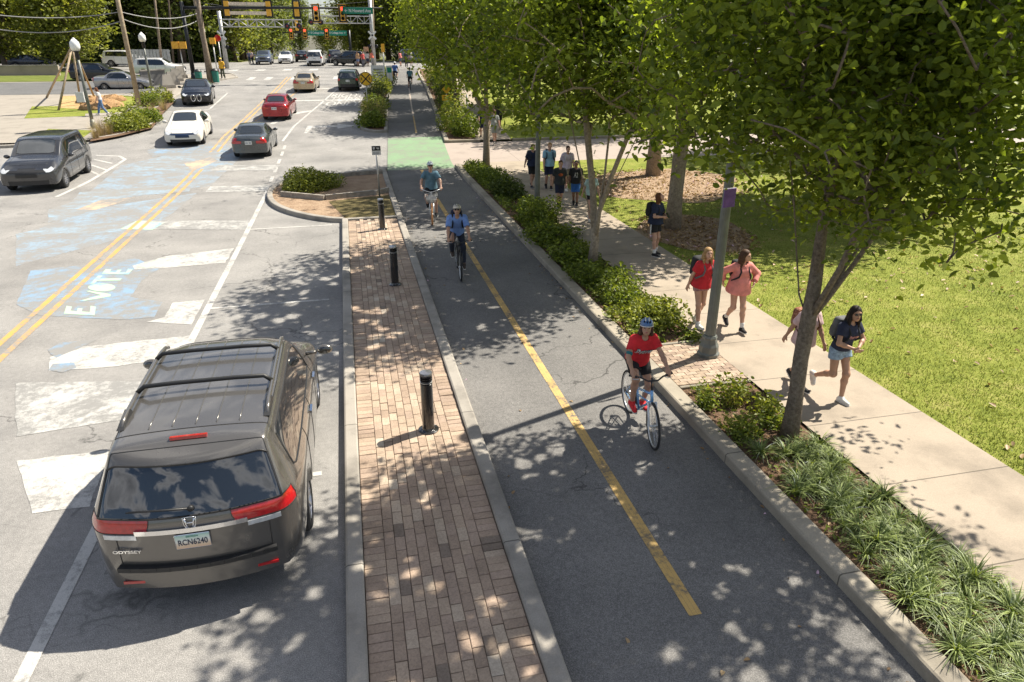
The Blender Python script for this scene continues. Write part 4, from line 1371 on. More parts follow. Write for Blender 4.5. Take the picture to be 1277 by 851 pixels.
    for sd in (1, -1):
        sub('door', {8}, paint_m, sd); sub('door', {9}, paint_m, sd)
        sub('side_window', {1}, spec.get('sg', M_GLASS), sd)
        sub('tail_light', {4}, M_RED, sd); sub('headlight', {5}, M_CLEAR, sd)
        sub('reversing_light', {13}, M_CLEAR, sd)
    sub('windscreen', {2}, spec.get('wg', M_GLASS_D)); sub('rear_window', {3}, spec.get('rg', M_GLASS_D))
    sub('grille', {6}, spec.get('grm', M_BLACKPL)); sub('bumper_trim', {11}, M_BLACKPL)
    # panel gaps and window rubbers
    seam = MB()
    def seg(a, b, r):
        A, B = Vector(co[a]), Vector(co[b])
        d = (B - A).normalized(); A = A - d * r * .5; B = B + d * r * .5
        seam.bar(A, B, r, r)
    for (a, b), ms in edges.items():
        if len(ms) == 2 and ms[0] != ms[1]:
            k = set(ms)
            if k & {1, 2, 3}: seg(a, b, .016)
            elif k & {4, 5, 13} : seg(a, b, .007)
            else: seg(a, b, .008)
    seam.build('panel_gaps', M_BLACKPL, root)
    # dark inside, wheels, mirrors, plates
    ub = MB(); z1 = spec.get('sillz', .22) 
    ub.box((0, 0, z1 + .2), (Wd * .80, L * .9, .3)); 
    xf, xrw, rw = spec['wheels']
    ub.build('underbody', M_DARKIN, root)
    for yy, in ((L / 2 - xf,), (L / 2 - xrw,)):
        for s in (1, -1):
            wheel(root, s * (Wd / 2 - .125 - spec.get('tuck', .0)), yy, rw, s, spokes=spec.get('spokes', 10))
    mx, mz = spec['mir']
    for s in (1, -1):
        mb = MB()
        mb.ell((s * (Wd / 2 + spec.get('mo', .09)), L / 2 - mx, mz), (.115, .062, .075), 12, 8)
        mb.bar((s * (Wd / 2 - .10), L / 2 - mx + .02, mz - .05), (s * (Wd / 2 + .05), L / 2 - mx, mz - .03), .05, .04)
        h = mb.build('mirror', paint_m, root, True)
        g = MB(); g.ell((s * (Wd / 2 + spec.get('mo', .09)), L / 2 - mx - .045, mz), (.095, .02, .06), 10, 6); g.build('mirror_glass', M_GLASS, h, True)
    for end in ('r', 'f'):
        if spec.get('plate_' + end):
            px_, pz_, tilt = spec['plate_' + end]
            s = -1 if end == 'r' else 1
            mb = MB(); mb.box((0, 0, 0), (.31, .012, .155))
            pl = mb.build('licence_plate', M_PLATE, root)
            pl.location = (0, px_, pz_); pl.rotation_euler = (tilt * (1 if end == 'r' else -1), 0, 0)
            t = MB()
            rr = random.Random(label)
            for k in range(7):
                if k != 3: t.box((-.115 + k * .038, s * .0085, -.003), (.022, .003, .06))
            t.build('plate_characters', M_INK, pl)
    root['_h'] = 0
    del root['_h']
    return root

def fl(*parts):
    d = {}
    for spans, rws, mi in parts:
        for i in spans:
            for j in rws: d[(i, j)] = mi
    return d

def sedan(L=4.55, W=1.75, H=1.43, hood=.98, deck=1.06, nose=.72, boxy=0.0, roofw=.56):
    """three-box saloon"""
    w = W / 2
    f = L / 4.55
    X = lambda v: v * f
    st = [(X(.10), X(.02), X(.22), .26, nose - .1, nose - .03, w * .80, w * .78, w * .62),
          (X(.10), X(.22), X(.42), .24, nose, nose + .06, w * .93, w * .90, w * .72),
          (X(.50), X(.50), X(.62), .28, nose + .07, hood - .16, w * .98, w * .94, w * .76),
          (X(.60), X(.60), X(.78), .52, nose + .1, hood - .10, w, w * .95, w * .78),
          (X(.88), X(.88), X(.98), .68, nose + .13, hood - .05, w, w * .95, w * .80),
          (X(1.16), X(1.16), X(1.18), .52, nose + .16, hood - .01, w, w * .95, w * .81),
          (X(1.27), X(1.27), X(1.28), .22, nose + .17, hood + .02, w, w * .95, w * .80),
          (X(1.55), X(1.55), X(2.02), .20, nose + .19, H - .06, w, w * .95, w * roofw + .09),
          (X(2.32), X(2.32), X(2.30), .20, nose + .2, H - .03, w, w * .95, w * roofw + .11),
          (X(2.42), X(2.42), X(2.42), .20, nose + .2, H - .025, w, w * .95, w * roofw + .11),
          (X(3.10), X(3.18), X(2.98), .20, nose + .22, H - .04, w, w * .95, w * roofw + .10),
          (X(3.25), X(3.36), X(3.18), .24, nose + .23, H - .08, w, w * .95, w * roofw + .08),
          (X(3.36), X(3.55), X(3.68), .52, nose + .24, deck - .02, w, w * .95, w * .78),
          (X(3.64), X(3.72), X(3.74), .68, nose + .25, deck + .01, w, w * .95, w * .78),
          (X(3.92), X(3.95), X(3.95), .52, nose + .24, deck + .02, w * .99, w * .94, w * .77),
          (X(4.04), X(4.10), X(4.10), .30, nose + .22, deck + .015, w * .98, w * .92, w * .76),
          (X(4.40), X(4.42), X(4.36), .28, nose + .2, deck + .01, w * .94, w * .88, w * .72),
          (X(4.45), X(4.55), X(4.46), .30, nose + .17, deck - .03, w * .86, w * .82, w * .66)]
    F_ = fl((range(7, 10), (4,), 1), (range(6, 7), (6, 7, 8), 2), (range(11, 12), (7, 8), 3), (range(1, 6), (7, 8), 7), (range(7, 9), (1, 2, 3, 5), 8), (range(9, 11), (1, 2, 3), 9),
            (range(12, 17), (7, 8), 10), (range(16, 17), (3, 4), 4), (range(0, 1), (4, ), 5), (range(7, 11), (6, 7, 8), 12))
    F_[(6, 6)] = 0; F_[(10, 4)] = 1
    cap = {('f', 4, 0): 5, ('f', 5, 0): 5, ('f', 4, 1): 6, ('f', 4, 2): 6, ('f', 3, 2): 6, ('f', 5, 1): 0, ('f', 1, 1): 11, ('f', 1, 2): 11,
           ('r', 3, 0): 4, ('r', 3, 1): 4, ('r', 4, 0): 4, ('r', 4, 1): 10, ('r', 4, 2): 10, ('r', 3, 2): 10, ('r', 5, 1): 10, ('r', 5, 2): 10, ('r', 5, 0): 10}
    return dict(L=L, W=W, H=H, st=st, fl=F_, cap=cap, bulge=(.12, .10), wheels=(X(.90), X(3.63), .31), mir=(X(1.72), nose + .27), plate_r=(-L / 2 - .095, nose + .08, R(-6)), plate_f=None, sh=.15)

def suv(L=4.7, W=1.85, H=1.7, hood=1.08, nose=.84, van=True, rail_in=.62):
    w = W / 2; f = L / 4.7
    X = lambda v: v * f
    st = [(X(.10), X(.03), X(.16), .30, nose - .08, nose + .02, w * .82, w * .80, w * .64),
          (X(.10), X(.22), X(.36), .28, nose + .0, nose + .12, w * .94, w * .91, w * .74),
          (X(.48), X(.48), X(.58), .32, nose + .08, hood - .08, w * .98, w * .95, w * .80),
          (X(.58), X(.58), X(.72), .60, nose + .1, hood - .05, w, w * .95, w * .81),
          (X(.90), X(.90), X(.95), .78, nose + .13, hood - .02, w, w * .95, w * .82),
          (X(1.20), X(1.20), X(1.15), .60, nose + .15, hood + .01, w, w * .95, w * .82),
          (X(1.31), X(1.31), X(1.24), .28, nose + .16, hood + .04, w, w * .95, w * .81),
          (X(1.55), X(1.55), X(1.92), .26, nose + .17, H - .08, w, w * .95, w * rail_in + .10),
          (X(2.30), X(2.30), X(2.28), .26, nose + .18, H - .05, w, w * .95, w * rail_in + .12),
          (X(2.41), X(2.41), X(2.40), .26, nose + .18, H - .045, w, w * .95, w * rail_in + .12),
          (X(3.14), X(3.20), X(3.15), .26, nose + .2, H - .045, w, w * .95, w * rail_in + .12),
          (X(3.26), X(3.32), X(3.27), .28, nose + .21, H - .05, w, w * .95, w * rail_in + .12),
          (X(3.36), X(3.42), X(3.4), .60, nose + .215, H - .05, w, w * .95, w * rail_in + .12),
          (X(3.68), X(3.70), X(3.68), .78, nose + .22, H - .055, w, w * .95, w * rail_in + .11),
          (X(3.99), X(4.0), X(3.95), .60, nose + .22, H - .06, w * .99, w * .94, w * rail_in + .11),
          (X(4.10), X(4.14), X(4.05), .32, nose + .22, H - .065, w * .98, w * .93, w * rail_in + .10),
          (X(4.50), X(4.52), X(4.24), .32, nose + .2, H - .08, w * .95, w * .89, w * rail_in + .08),
          (X(4.62), X(4.66), X(4.34), .36, nose + .18, H - .10, w * .88, w * .84, w * rail_in + .04)]
    F_ = fl((range(7, 10), (4,), 1), (range(11, 15), (4,), 1), ((10,), (4,), 1), (range(6, 7), (6, 7, 8), 2), (range(1, 6), (7, 8), 7), (range(7, 9), (1, 2, 3, 5), 8), (range(9, 11), (1, 2, 3), 9),
            (range(16, 17), (3,), 4), ((0,), (4,), 5), (range(7, 16), (6, 7, 8), 12))
    F_[(6, 6)] = 0
    cap = {('f', 4, 0): 5, ('f', 5, 0): 5, ('f', 4, 1): 6, ('f', 4, 2): 6, ('f', 5, 2): 6, ('f', 3, 2): 6, ('f', 1, 1): 11, ('f', 1, 2): 11,
           ('r', 3, 0): 4, ('r', 3, 1): 10, ('r', 3, 2): 10, ('r', 4, 0): 3, ('r', 4, 1): 3, ('r', 4, 2): 3, ('r', 5, 1): 10, ('r', 5, 2): 10, ('r', 5, 0): 10, ('r', 2, 1): 10, ('r', 2, 2): 10, ('r', 1, 1): 11, ('r', 1, 2): 11}
    return dict(L=L, W=W, H=H, st=st, fl=F_, cap=cap, bulge=(.12, .08), wheels=(X(.90), X(3.68), .35), mir=(X(1.62), nose + .28), plate_r=(-L / 2 - .03, nose + .02, R(-8)), van=van, sh=.17)

def put(q, yoff, L):
    """centre of a car whose bumper bottom shows at pixel q"""
    p = at(*q)
    y = p.y + yoff
    return Vector((p.x, y, zt(y)))
def slope_rot(o, y):
    a = math.atan((zt(y + 2) - zt(y - 2)) / 4)
    o.rotation_mode = 'XYZ'
    rz = o.rotation_euler[2]
    o.rotation_euler = (a * math.cos(rz), 0 if abs(math.sin(rz)) < .5 else -a * math.sin(rz), rz)

TRAFFIC = 'cars in the street'
def place(mk, spec, label, paint_m, x, y, rz, name='car', cat='car', s=1.0, group=TRAFFIC, **k):
    o = car(name, label, cat, paint_m, spec, (x, y, zt(y)), rz, s, group, **k)
    slope_rot(o, y)
    return o
P_GREY = carpaint('paint_slate_grey', (.075, .085, .09)); P_RED = carpaint('paint_red', (.30, .012, .018)); P_BEIGE = carpaint('paint_beige', (.42, .34, .22), .4)
P_DGREEN = carpaint('paint_dark_green', (.02, .045, .032)); P_WHITE = carpaint('paint_pearl_white', (.66, .63, .57), 0.0, .3); P_BLACK = carpaint('paint_black', (.012, .013, .016))
P_SILVER = carpaint('paint_silver', (.36, .36, .37), .7); P_BRIGHT = carpaint('paint_white', (.72, .72, .72), 0, .3); P_BLUEGREY = carpaint('paint_blue_grey', (.10, .13, .17)); P_NAVY = carpaint('paint_navy', (.015, .02, .045))
P_BRONZE = carpaint('paint_bronze_grey', (.138, .13, .121), .55, .26)

sp = sedan(4.55, 1.76, 1.43)
place(0, sp, 'slate grey saloon driving away, nearest of the moving cars right of the yellow lines', P_GREY, -4.62, 36.0 + 2.3, R(-1.5))
sp = sedan(4.45, 1.74, 1.45)
place(0, sp, 'red saloon driving away, ahead of the slate grey one', P_RED, -4.25, 48.0 + 2.2, R(-4))
sp = sedan(4.6, 1.78, 1.45)
place(0, sp, 'beige saloon waiting at the stop line beside the dark green car', P_BEIGE, -3.05, 62.6 + 2.3, R(-5))
sp = suv(4.5, 1.8, 1.62)
place(0, sp, 'dark green estate car waiting at the stop line in the right lane', P_DGREEN, .55, 63.2 + 2.2, R(-5), name='estate_car')
sp = sedan(4.8, 1.8, 1.42, nose=.70); sp['plate_r'] = None; sp['grm'] = mat('grille_navy', (.03, .05, .1), .3, .5, var=.1)
place(0, sp, 'pearl white older saloon coming towards us over the blue mural', P_WHITE, -8.5, 40.2 + 2.3, PI + R(2), s=1.07)
sp = sedan(4.7, 1.84, 1.40, nose=.72); sp['plate_r'] = None
bmw = place(0, sp, 'black car with two tall chrome-edged grilles coming from the corner', P_BLACK, -10.6, 56 + 2.3, PI + R(6), s=1.14)
for s in (1, -1):
    ring = [(s * .17 + .13 * math.cos(a) * (1 if abs(math.cos(a)) < .8 else .95), 2.44, .52 + .2 * math.sin(a)) for a in [2 * PI * k / 16 for k in range(16)]]
    MB().tube(ring, .022, 6, closed=True).build('grille_ring', M_CHROME, bmw, True)
sp = suv(5.1, 2.0, 1.74, hood=1.12, nose=.82, rail_in=.66)
p_ = at(72, 225)
place(0, sp, 'dark grey minivan parked by the left kerb, seen from its driver side', P_BLUEGREY if False else carpaint('paint_graphite', (.055, .056, .06)), -12.15, 32.6, PI + R(2), name='minivan', cat='minivan', s=1.04)
sp = sedan(4.5, 1.78, 1.45, nose=.74)
sd = (at(116, 114) + at(190, 113)) / 2
place(0, sp, 'silver saloon side-on in the cross street behind the wooden frame', P_SILVER, sd.x, sd.y + .9, R(-90), s=1.0)
w2 = (at(169, 96) + at(228, 96)) / 2
place(0, suv(4.7, 1.88, 1.66), 'white crossover side-on behind the silver saloon', P_BRIGHT, w2.x, w2.y + 1, R(-90), name='suv', cat='suv')
w3 = at(160, 84)
place(0, suv(4.6, 1.85, 1.65), 'white estate car farther off at the edge of the wood', P_BRIGHT, -24.2, 93.5, R(-90), name='estate_car', s=1.05)
place(0, suv(4.4, 1.8, 1.62), 'black car showing its roof between the silver saloon and the far lawn', P_BLACK, -21.6, 73.6, R(-90), name='estate_car')
place(0, sedan(), 'dark blue car half hidden behind the left timber frame', P_NAVY, -33.0, 91, R(-90))
place(0, suv(5.0, 1.98, 1.75, rail_in=.64), 'white minivan driving away over the crossing', P_BRIGHT, -3.0, 93.5, R(-3), name='minivan', cat='minivan', detail=2)
place(0, suv(4.75, 1.92, 1.68), 'black sport utility vehicle turning across the crossing', P_BLACK, 1.0, 92.0, R(58), name='suv', cat='suv')
place(0, suv(4.8, 1.92, 1.74), 'blue-grey sport utility vehicle passing behind the cyclists', P_BLUEGREY, 9.7, 98, R(-82), name='suv', cat='suv')
place(0, sedan(4.5, 1.78, 1.45), 'pale blue saloon at the right end of the crossing traffic', carpaint('paint_pale_blue', (.3, .36, .42), .4), 15.2, 99.5, R(-90))
place(0, suv(4.6, 1.88, 1.62), 'dark blue car with pale bonnet arriving from beyond the crossing', carpaint('paint_steel_blue', (.10, .13, .2)), -9.3, 97, PI, name='suv', cat='suv')
place(0, sedan(4.5, 1.78, 1.45), 'white saloon arriving from beyond the crossing', P_BRIGHT, -6.9, 99.5, PI)
place(0, sedan(4.5, 1.78, 1.45), 'black car queuing beyond the crossing left of the white minivan', P_BLACK, -5.2, 106, R(0))
place(0, suv(4.4, 1.82, 1.6), 'dark hatchback just beyond the white minivan', P_NAVY, -.9, 100.5, R(5), name='hatchback')
# ------------------------------------------------------------------ the near minivan
def van_spec():
    w = 1.0; H = 1.72; L = 5.15
    RI = .735
    st = [(.12, .05, .25, .25, .72, .80, w * .80, w * .78, w * .62),
          (.12, .28, .48, .24, .82, .92, w * .93, w * .90, w * .74),
          (.55, .55, .70, .28, .90, 1.00, w * .98, w * .95, w * .80),
          (.64, .64, .84, .58, .92, 1.03, w, w * .955, w * .81),
          (.98, .98, 1.06, .74, .95, 1.07, w, w * .955, w * .83),
          (1.32, 1.32, 1.22, .58, .98, 1.10, w, w * .955, w * .83),
          (1.43, 1.43, 1.32, .25, .99, 1.13, w, w * .955, w * .82),
          (1.62, 1.62, 2.02, .24, 1.00, H - .085, w, w * .955, w * RI),
          (2.50, 2.50, 2.48, .24, 1.03, H - .05, w, w * .955, w * RI + .015),
          (2.60, 2.60, 2.59, .24, 1.03, H - .05, w, w * .955, w * RI + .015),
          (3.44, 3.46, 3.40, .24, 1.05, H - .05, w, w * .955, w * RI + .015),
          (3.52, 3.55, 3.50, .26, 1.05, H - .052, w, w * .955, w * RI + .015),
          (3.62, 3.66, 3.62, .58, 1.06, H - .055, w, w * .955, w * RI + .01),
          (3.98, 4.0, 3.96, .76, 1.08, H - .06, w, w * .955, w * RI + .005),
          (4.32, 4.34, 4.26, .58, 1.10, H - .07, w * .995, w * .95, w * RI),
          (4.43, 4.50, 4.40, .30, 1.12, H - .08, w * .985, w * .945, w * RI - .005),
          (4.82, 4.80, 4.58, .30, 1.10, H - .08, w * .965, w * .92, w * RI - .015),
          (5.00, 4.98, 4.67, .34, 1.09, H - .09, w * .86, w * .84, w * RI - .03)]
    F_ = fl((range(7, 10), (4,), 1), (range(11, 15), (4,), 1), ((10,), (4,), 1), (range(6, 7), (6, 7, 8), 2), (range(1, 6), (7, 8), 7), (range(7, 9), (1, 2, 3), 8), (range(9, 11), (1, 2, 3), 9),
            ((16,), (3,), 4), ((15,), (3,), 0), ((0,), (4,), 5), (range(7, 15), (6, 7, 8), 12))
    F_[(6, 6)] = 0
    cap = {('f', 4, 0): 5, ('f', 5, 0): 5, ('f', 4, 1): 6, ('f', 4, 2): 6, ('f', 5, 2): 6, ('f', 1, 1): 11, ('f', 1, 2): 11,
           ('r', 3, 0): 4, ('r', 3, 1): 4, ('r', 3, 2): 10, ('r', 4, 0): 3, ('r', 4, 1): 3, ('r', 4, 2): 3, ('r', 5, 1): 10, ('r', 5, 2): 10, ('r', 5, 0): 10, ('r', 2, 1): 10, ('r', 2, 2): 10, ('r', 2, 0): 0}
    return dict(L=L, W=2.0, H=H, st=st, fl=F_, cap=cap, bulge=(.14, .16), wheels=(.98, 3.98, .345), mo=.17, mir=(1.38, 1.12), van=True, sh=.095, roofm=None, spokes=7, tuck=.0, rg=M_GLASS, wg=M_GLASS)
vs = van_spec()
van = car('minivan', 'bronze-grey minivan with roof bars parked in the near bay, rear towards us', 'minivan', P_BRONZE, vs, (-1.81, 5.96 + 2.575, 0), R(0), 1.015, None, detail=3)
# where its surface is, for fittings
def surf(root, names=None):
    vs_, fs_ = [], []
    for c in root.children:
        if c.type == 'MESH' and (names is None or c.name.split('.')[0] in names):
            o_ = len(vs_)
            M = c.matrix_basis
            vs_ += [M @ v.co for v in c.data.vertices]; fs_ += [[i + o_ for i in p.vertices] for p in c.data.polygons]
    return BVHTree.FromPolygons(vs_, fs_)
BV = surf(van, {'body', 'tailgate', 'rear_window', 'roof', 'door', 'side_window', 'tail_light', 'bumper_trim'})
def rear(x, z, off=.0):
    h = BV.ray_cast(Vector((x, -6, z)), Vector((0, 1, 0)))
    return (h[0] + h[1] * off, h[1]) if h[0] is not None else (Vector((x, -2.6, z)), Vector((0, -1, 0)))
def roofp(x, y, off=0.0):
    h = BV.ray_cast(Vector((x, y, 4)), Vector((0, 0, -1)))
    return h[0] + Vector((0, 0, off)) if h[0] is not None else Vector((x, y, 1.7))
# roof rails and crossbars
M_RAIL = mat('roof_rail', (.07, .065, .06), .4, .6, var=.15)
for s in (1, -1):
    P_ = [roofp(s * .70, 0.32 - k * .23, .0) for k in range(9)]
    pts_ = [P_[0] + Vector((0, .12, 0))] + [p + Vector((0, 0, .045)) for p in P_] + [P_[-1] + Vector((0, -.14, .0))]
    MB().tube(pts_, .024, 8).build('roof_rail', P_BRONZE, van, True)
    q = MB()
    p1 = roofp(s * .70, -1.5, 0)
    q.add([p1 + Vector((-.035, .16, 0)), p1 + Vector((.035, .16, 0)), p1 + Vector((.035, -.22, .0)), p1 + Vector((-.035, -.22, .0)), p1 + Vector((-.03, .12, .065)), p1 + Vector((.03, .12, .065)), p1 + Vector((.02, -.12, .03)), p1 + Vector((-.02, -.12, .03))],
          [(3, 2, 1, 0), (4, 5, 6, 7), (0, 1, 5, 4), (1, 2, 6, 5), (2, 3, 7, 6), (3, 0, 4, 7)])
    q.build('rail_foot', M_BLACKPL, van)
for y in (-.12, -1.0):
    z = roofp(0, y).z
    MB().tube([(-.70, y, roofp(.70, y).z + .05), (-.62, y, z + .085), (-.3, y, z + .095), (.3, y, z + .095), (.62, y, z + .085), (.70, y, roofp(.70, y).z + .05)], .026, 8).build('crossbar', M_BLACKPL, van, True)
# pressed ribs in the roof
for x in (-.42, -.2, .02 + .0, .22, .44):
    P_ = [roofp(x, 0.42 - k * .2, .001) for k in range(12)]
    MB().tube(P_, .007, 6).build('roof_rib', P_BRONZE, van, True)
# high brake light, chrome strip, badge, plate, wiper, step
p, n = rear(0, 1.60)
mb = MB(); mb.box((0, 0, 0), (.34, .03, .045)); b_ = mb.build('brake_light', M_RED, van); zt_ = max(roofp(0, -2.05).z, 1.6)
hr = BV.ray_cast(Vector((0, -2.02, 4)), Vector((0, 0, -1)))
b_.location = hr[0] + hr[1] * .012; b_.rotation_euler = (math.atan2(hr[1].z, -hr[1].y), 0, 0)
P_ = [rear(x, 1.0, .012)[0] for x in [-.5 + i * .1 for i in range(11)]]
st_ = MB()
for a, b in zip(P_, P_[1:]): st_.bar(a, b, .02, .05)
st_.build('chrome_strip', M_CHROME, van)
p, n = rear(0, .875, .012)
tilt = math.atan2(-n.z, -n.y)
M_PL = None
def plate_material():
    m, nt, b = new_mat('plate_face')
    pp = _pos(nt, True)
    sx_ = nt.nodes.new('ShaderNodeSeparateXYZ'); nt.links.new(pp, sx_.inputs[0])
    c = _ramp(nt, _math(nt, 'ADD', _math(nt, 'MULTIPLY', sx_.outputs[2], 6.0), .5), [(0, (.62, .40, .25)), (.3, (.68, .55, .42)), (.55, (.72, .74, .70)), (.85, (.45, .62, .55)), (1, (.3, .5, .5))])
    nt.links.new(c, b.inputs['Base Color']); b.inputs['Roughness'].default_value = .35
    return m
mb = MB(); mb.box((0, 0, 0), (.305, .012, .153)); pl = mb.build('licence_plate', plate_material(), van)
pl.location = p; pl.rotation_euler = (-tilt * .6, 0, 0)
def text_mesh(txt, w, h, depth=.004, bold=0.0, shear=0.0):
    cu = bpy.data.curves.new('t', 'FONT'); cu.body = txt; cu.align_x = 'CENTER'; cu.align_y = 'CENTER'; cu.offset = bold; cu.shear = shear; cu.extrude = 0.02
    o = bpy.data.objects.new('t', cu); COL.objects.link(o)
    dg = bpy.context.evaluated_depsgraph_get()
    me = bpy.data.meshes.new_from_object(o.evaluated_get(dg)); bpy.data.objects.remove(o); bpy.data.curves.remove(cu)
    co = np.array([v.co[:] for v in me.vertices]); lo, hi = co.min(0), co.max(0)
    co = (co - (lo + hi) / 2) / np.maximum(hi - lo, 1e-6) * np.array([w, h, depth])
    return co, [tuple(p.vertices) for p in me.polygons], me
def text_obj(name, txt, w, h, m, parent, loc, rot, depth=.004, bold=0.0, shear=0.0):
    """raised lettering standing in the local x-z plane, facing -y"""
    co, fs, me = text_mesh(txt, w, h, depth, bold, shear)
    bpy.data.meshes.remove(me)
    mb = MB(); mb.add([(c[0], -c[2], c[1]) for c in co], fs)
    o = mb.build(name, m, parent); o.location = loc; o.rotation_euler = rot
    return o
text_obj('plate_number', 'RCN6240', .262, .066, M_INK, pl, (0, -.008, -.006), (0, 0, 0), .003, .012)
text_obj('plate_heading', 'GEORGIA', .11, .018, mat('plate_green', (.05, .25, .18), .5, var=0), pl, (0, -.008, .058), (0, 0, 0), .003)
fr_ = MB()
for a, b in (((-.155, 0, -.079), (.155, 0, -.079)), ((-.155, 0, .079), (.155, 0, .079)), ((-.155, 0, -.079), (-.155, 0, .079)), ((.155, 0, -.079), (.155, 0, .079))):
    fr_.tube([a, b], .006, 6)
fr_.build('plate_frame', M_CHROME, pl)
p, n = rear(0, 1.075, .01)
hb = MB()
for s in (1, -1): hb.tube([(s * .026, 0, -.04), (s * .034, 0, .0), (s * .046, 0, .042)], [.009, .009, .011], 6)
hb.tube([(-.03, 0, -.004), (.03, 0, -.004)], .008, 6)
hb.tube([(-.06, .004, .05), (-.052, .004, -.02), (-.04, .004, -.052), (0, .004, -.056), (.04, .004, -.052), (.052, .004, -.02), (.06, .004, .05), (0, .004, .054)], .005, 6, closed=True)
e_ = hb.build('badge', M_CHROME, van, True); e_.location = p; e_.rotation_euler = (-math.atan2(n.z, -n.y), 0, 0)
p, n = rear(-.60, .80, .022)
text_obj('lettering', 'ODYSSEY', .27, .034, M_CHROME, van, p, (-math.atan2(n.z, -n.y) * .7, 0, R(-11)), .012, .02)
wp = MB()
a, n = rear(.02, 1.19, .02); b, _ = rear(-.55, 1.185, .025)
wp.tube([a, b], [.012, .007], 6); wp.lathe([(.03, 0), (.026, .03), (0, .034)], 10, a + Vector((0, -.01, 0)), 'Y')
wp.build('rear_wiper', M_BLACKPL, van, True)
sp_ = MB()
P0 = [rear(x, .60, .0)[0] for x in [-.72 + i * .12 for i in range(13)]]
for a, b in zip(P0, P0[1:]): sp_.bar(a + Vector((0, -.005, .0)), b + Vector((0, -.005, .0)), .10, .05)
sp_.build('bumper_step', M_BLACKPL, van)
for s in (1, -1):
    p, n = rear(s * .62, .42, .004)
    mb = MB(); mb.box((0, 0, 0), (.2, .012, .03)); r_o = mb.build('reflector', M_RED, van); r_o.location = p; r_o.rotation_euler = (0, 0, R(8) * s)
    # lower clear lens and amber edge under each tail light
    P_ = [rear(s * (.50 + i * .06), .945, .004)[0] for i in range(6)]
    cl_ = MB()
    for a, b in zip(P_, P_[1:]): cl_.bar(a, b, .008, .05)
    cl_.build('reversing_light', M_CLEAR, van)
ha = MB(); 
for s in (1, -1):
    for y in (.75, -.25):
        h = BV.ray_cast(Vector((s * 3, y, .93)), Vector((-s, 0, 0)))
        if h[0] is not None:
            q = MB(); q.bar(h[0] + Vector((s * .02, -.09, 0)), h[0] + Vector((s * .02, .09, 0)), .03, .03); q.build('door_handle', M_CHROME, van)
# ------------------------------------------------------------------ people: one continuous body surface each, clothes and hair as children
class Field:
    def __init__(s, h):
        s.h = h; s.it = []; s.cuts = []
    def cap(s, a, b, ra, rb=None, k=.02, flat=0, sub=False):
        s.it.append(('c', np.array(a, float), np.array(b, float), ra, ra if rb is None else rb, k, flat, sub)); return s
    def ell(s, c, rad, k=.02, rot=None, sub=False):
        s.it.append(('e', np.array(c, float), np.array(rad, float), None if rot is None else np.array(rot), 0, k, 0, sub)); return s
    def box(s, c, half, rnd, k=.02, rot=None, sub=False):
        s.it.append(('b', np.array(c, float), np.array(half, float), None if rot is None else np.array(rot), rnd, k, 0, sub)); return s
    def cut(s, n, p):
        n = np.array(n, float); n /= np.linalg.norm(n); s.cuts.append((n, float(n @ np.array(p, float)))); return s
    def mesh(s):
        h = s.h
        lo = np.full(3, 1e9); hi = -lo
        bb = []
        for t in s.it:
            if t[0] == 'c':
                r = max(t[3], t[4]); a = np.minimum(t[1], t[2]) - r; b = np.maximum(t[1], t[2]) + r
            else:
                r = np.linalg.norm(t[2]) if t[3] is not None else t[2]
                r = r + (t[4] if t[0] == 'b' else 0); a = t[1] - r; b = t[1] + r
            bb.append((a, b))
            if not t[7]:
                lo = np.minimum(lo, a); hi = np.maximum(hi, b)
        lo -= 3 * h; hi += 3 * h
        n = np.ceil((hi - lo) / h).astype(int) + 1
        F = np.full(tuple(n), 1.0, dtype=np.float32)
        ax = [lo[i] + np.arange(n[i]) * h for i in range(3)]
        for t, (a, b) in zip(s.it, bb):
            m = t[5] + 3 * h
            i0 = np.maximum(0, np.floor((a - m - lo) / h).astype(int)); i1 = np.minimum(n, np.ceil((b + m - lo) / h).astype(int) + 1)
            if np.any(i1 <= i0): continue
            sl = tuple(slice(i0[i], i1[i]) for i in range(3))
            X, Y, Z = np.meshgrid(ax[0][sl[0]], ax[1][sl[1]], ax[2][sl[2]], indexing='ij')
            if t[0] == 'c':
                A, B = t[1], t[2]; d = B - A; L2 = max(float(d @ d), 1e-9)
                q = ((X - A[0]) * d[0] + (Y - A[1]) * d[1] + (Z - A[2]) * d[2]) / L2
                u = np.clip(q, 0, 1)
                D = np.sqrt((X - A[0] - u * d[0]) ** 2 + (Y - A[1] - u * d[1]) ** 2 + (Z - A[2] - u * d[2]) ** 2) - (t[3] + (t[4] - t[3]) * u)
                if t[6]:
                    L = math.sqrt(L2)
                    if t[6] & 1: D = np.maximum(D, (q - 1) * L)
                    if t[6] & 2: D = np.maximum(D, -q * L)
            else:
                P = np.stack([X - t[1][0], Y - t[1][1], Z - t[1][2]], -1)
                if t[3] is not None: P = P @ t[3]
                if t[0] == 'e':
                    k0 = np.linalg.norm(P / t[2], axis=-1); k1 = np.linalg.norm(P / (t[2] ** 2), axis=-1)
                    D = np.where(k1 > 1e-6, k0 * (k0 - 1) / np.maximum(k1, 1e-6), -t[2].min())
                else:
                    Q = np.abs(P) - t[2]
                    D = np.linalg.norm(np.maximum(Q, 0), axis=-1) + np.minimum(Q.max(-1), 0) - t[4]
            G_ = F[sl]
            if t[7]:
                F[sl] = np.maximum(G_, -D)
            else:
                k = t[5]
                hh = np.maximum(k - np.abs(G_ - D), 0) / max(k, 1e-6)
                F[sl] = np.minimum(G_, D) - hh * hh * k * .25
        for nn, d in s.cuts:
            X, Y, Z = np.meshgrid(*ax, indexing='ij')
            F = np.maximum(F, (X * nn[0] + Y * nn[1] + Z * nn[2] - d).astype(np.float32))
        return surfnet(F, lo, h)

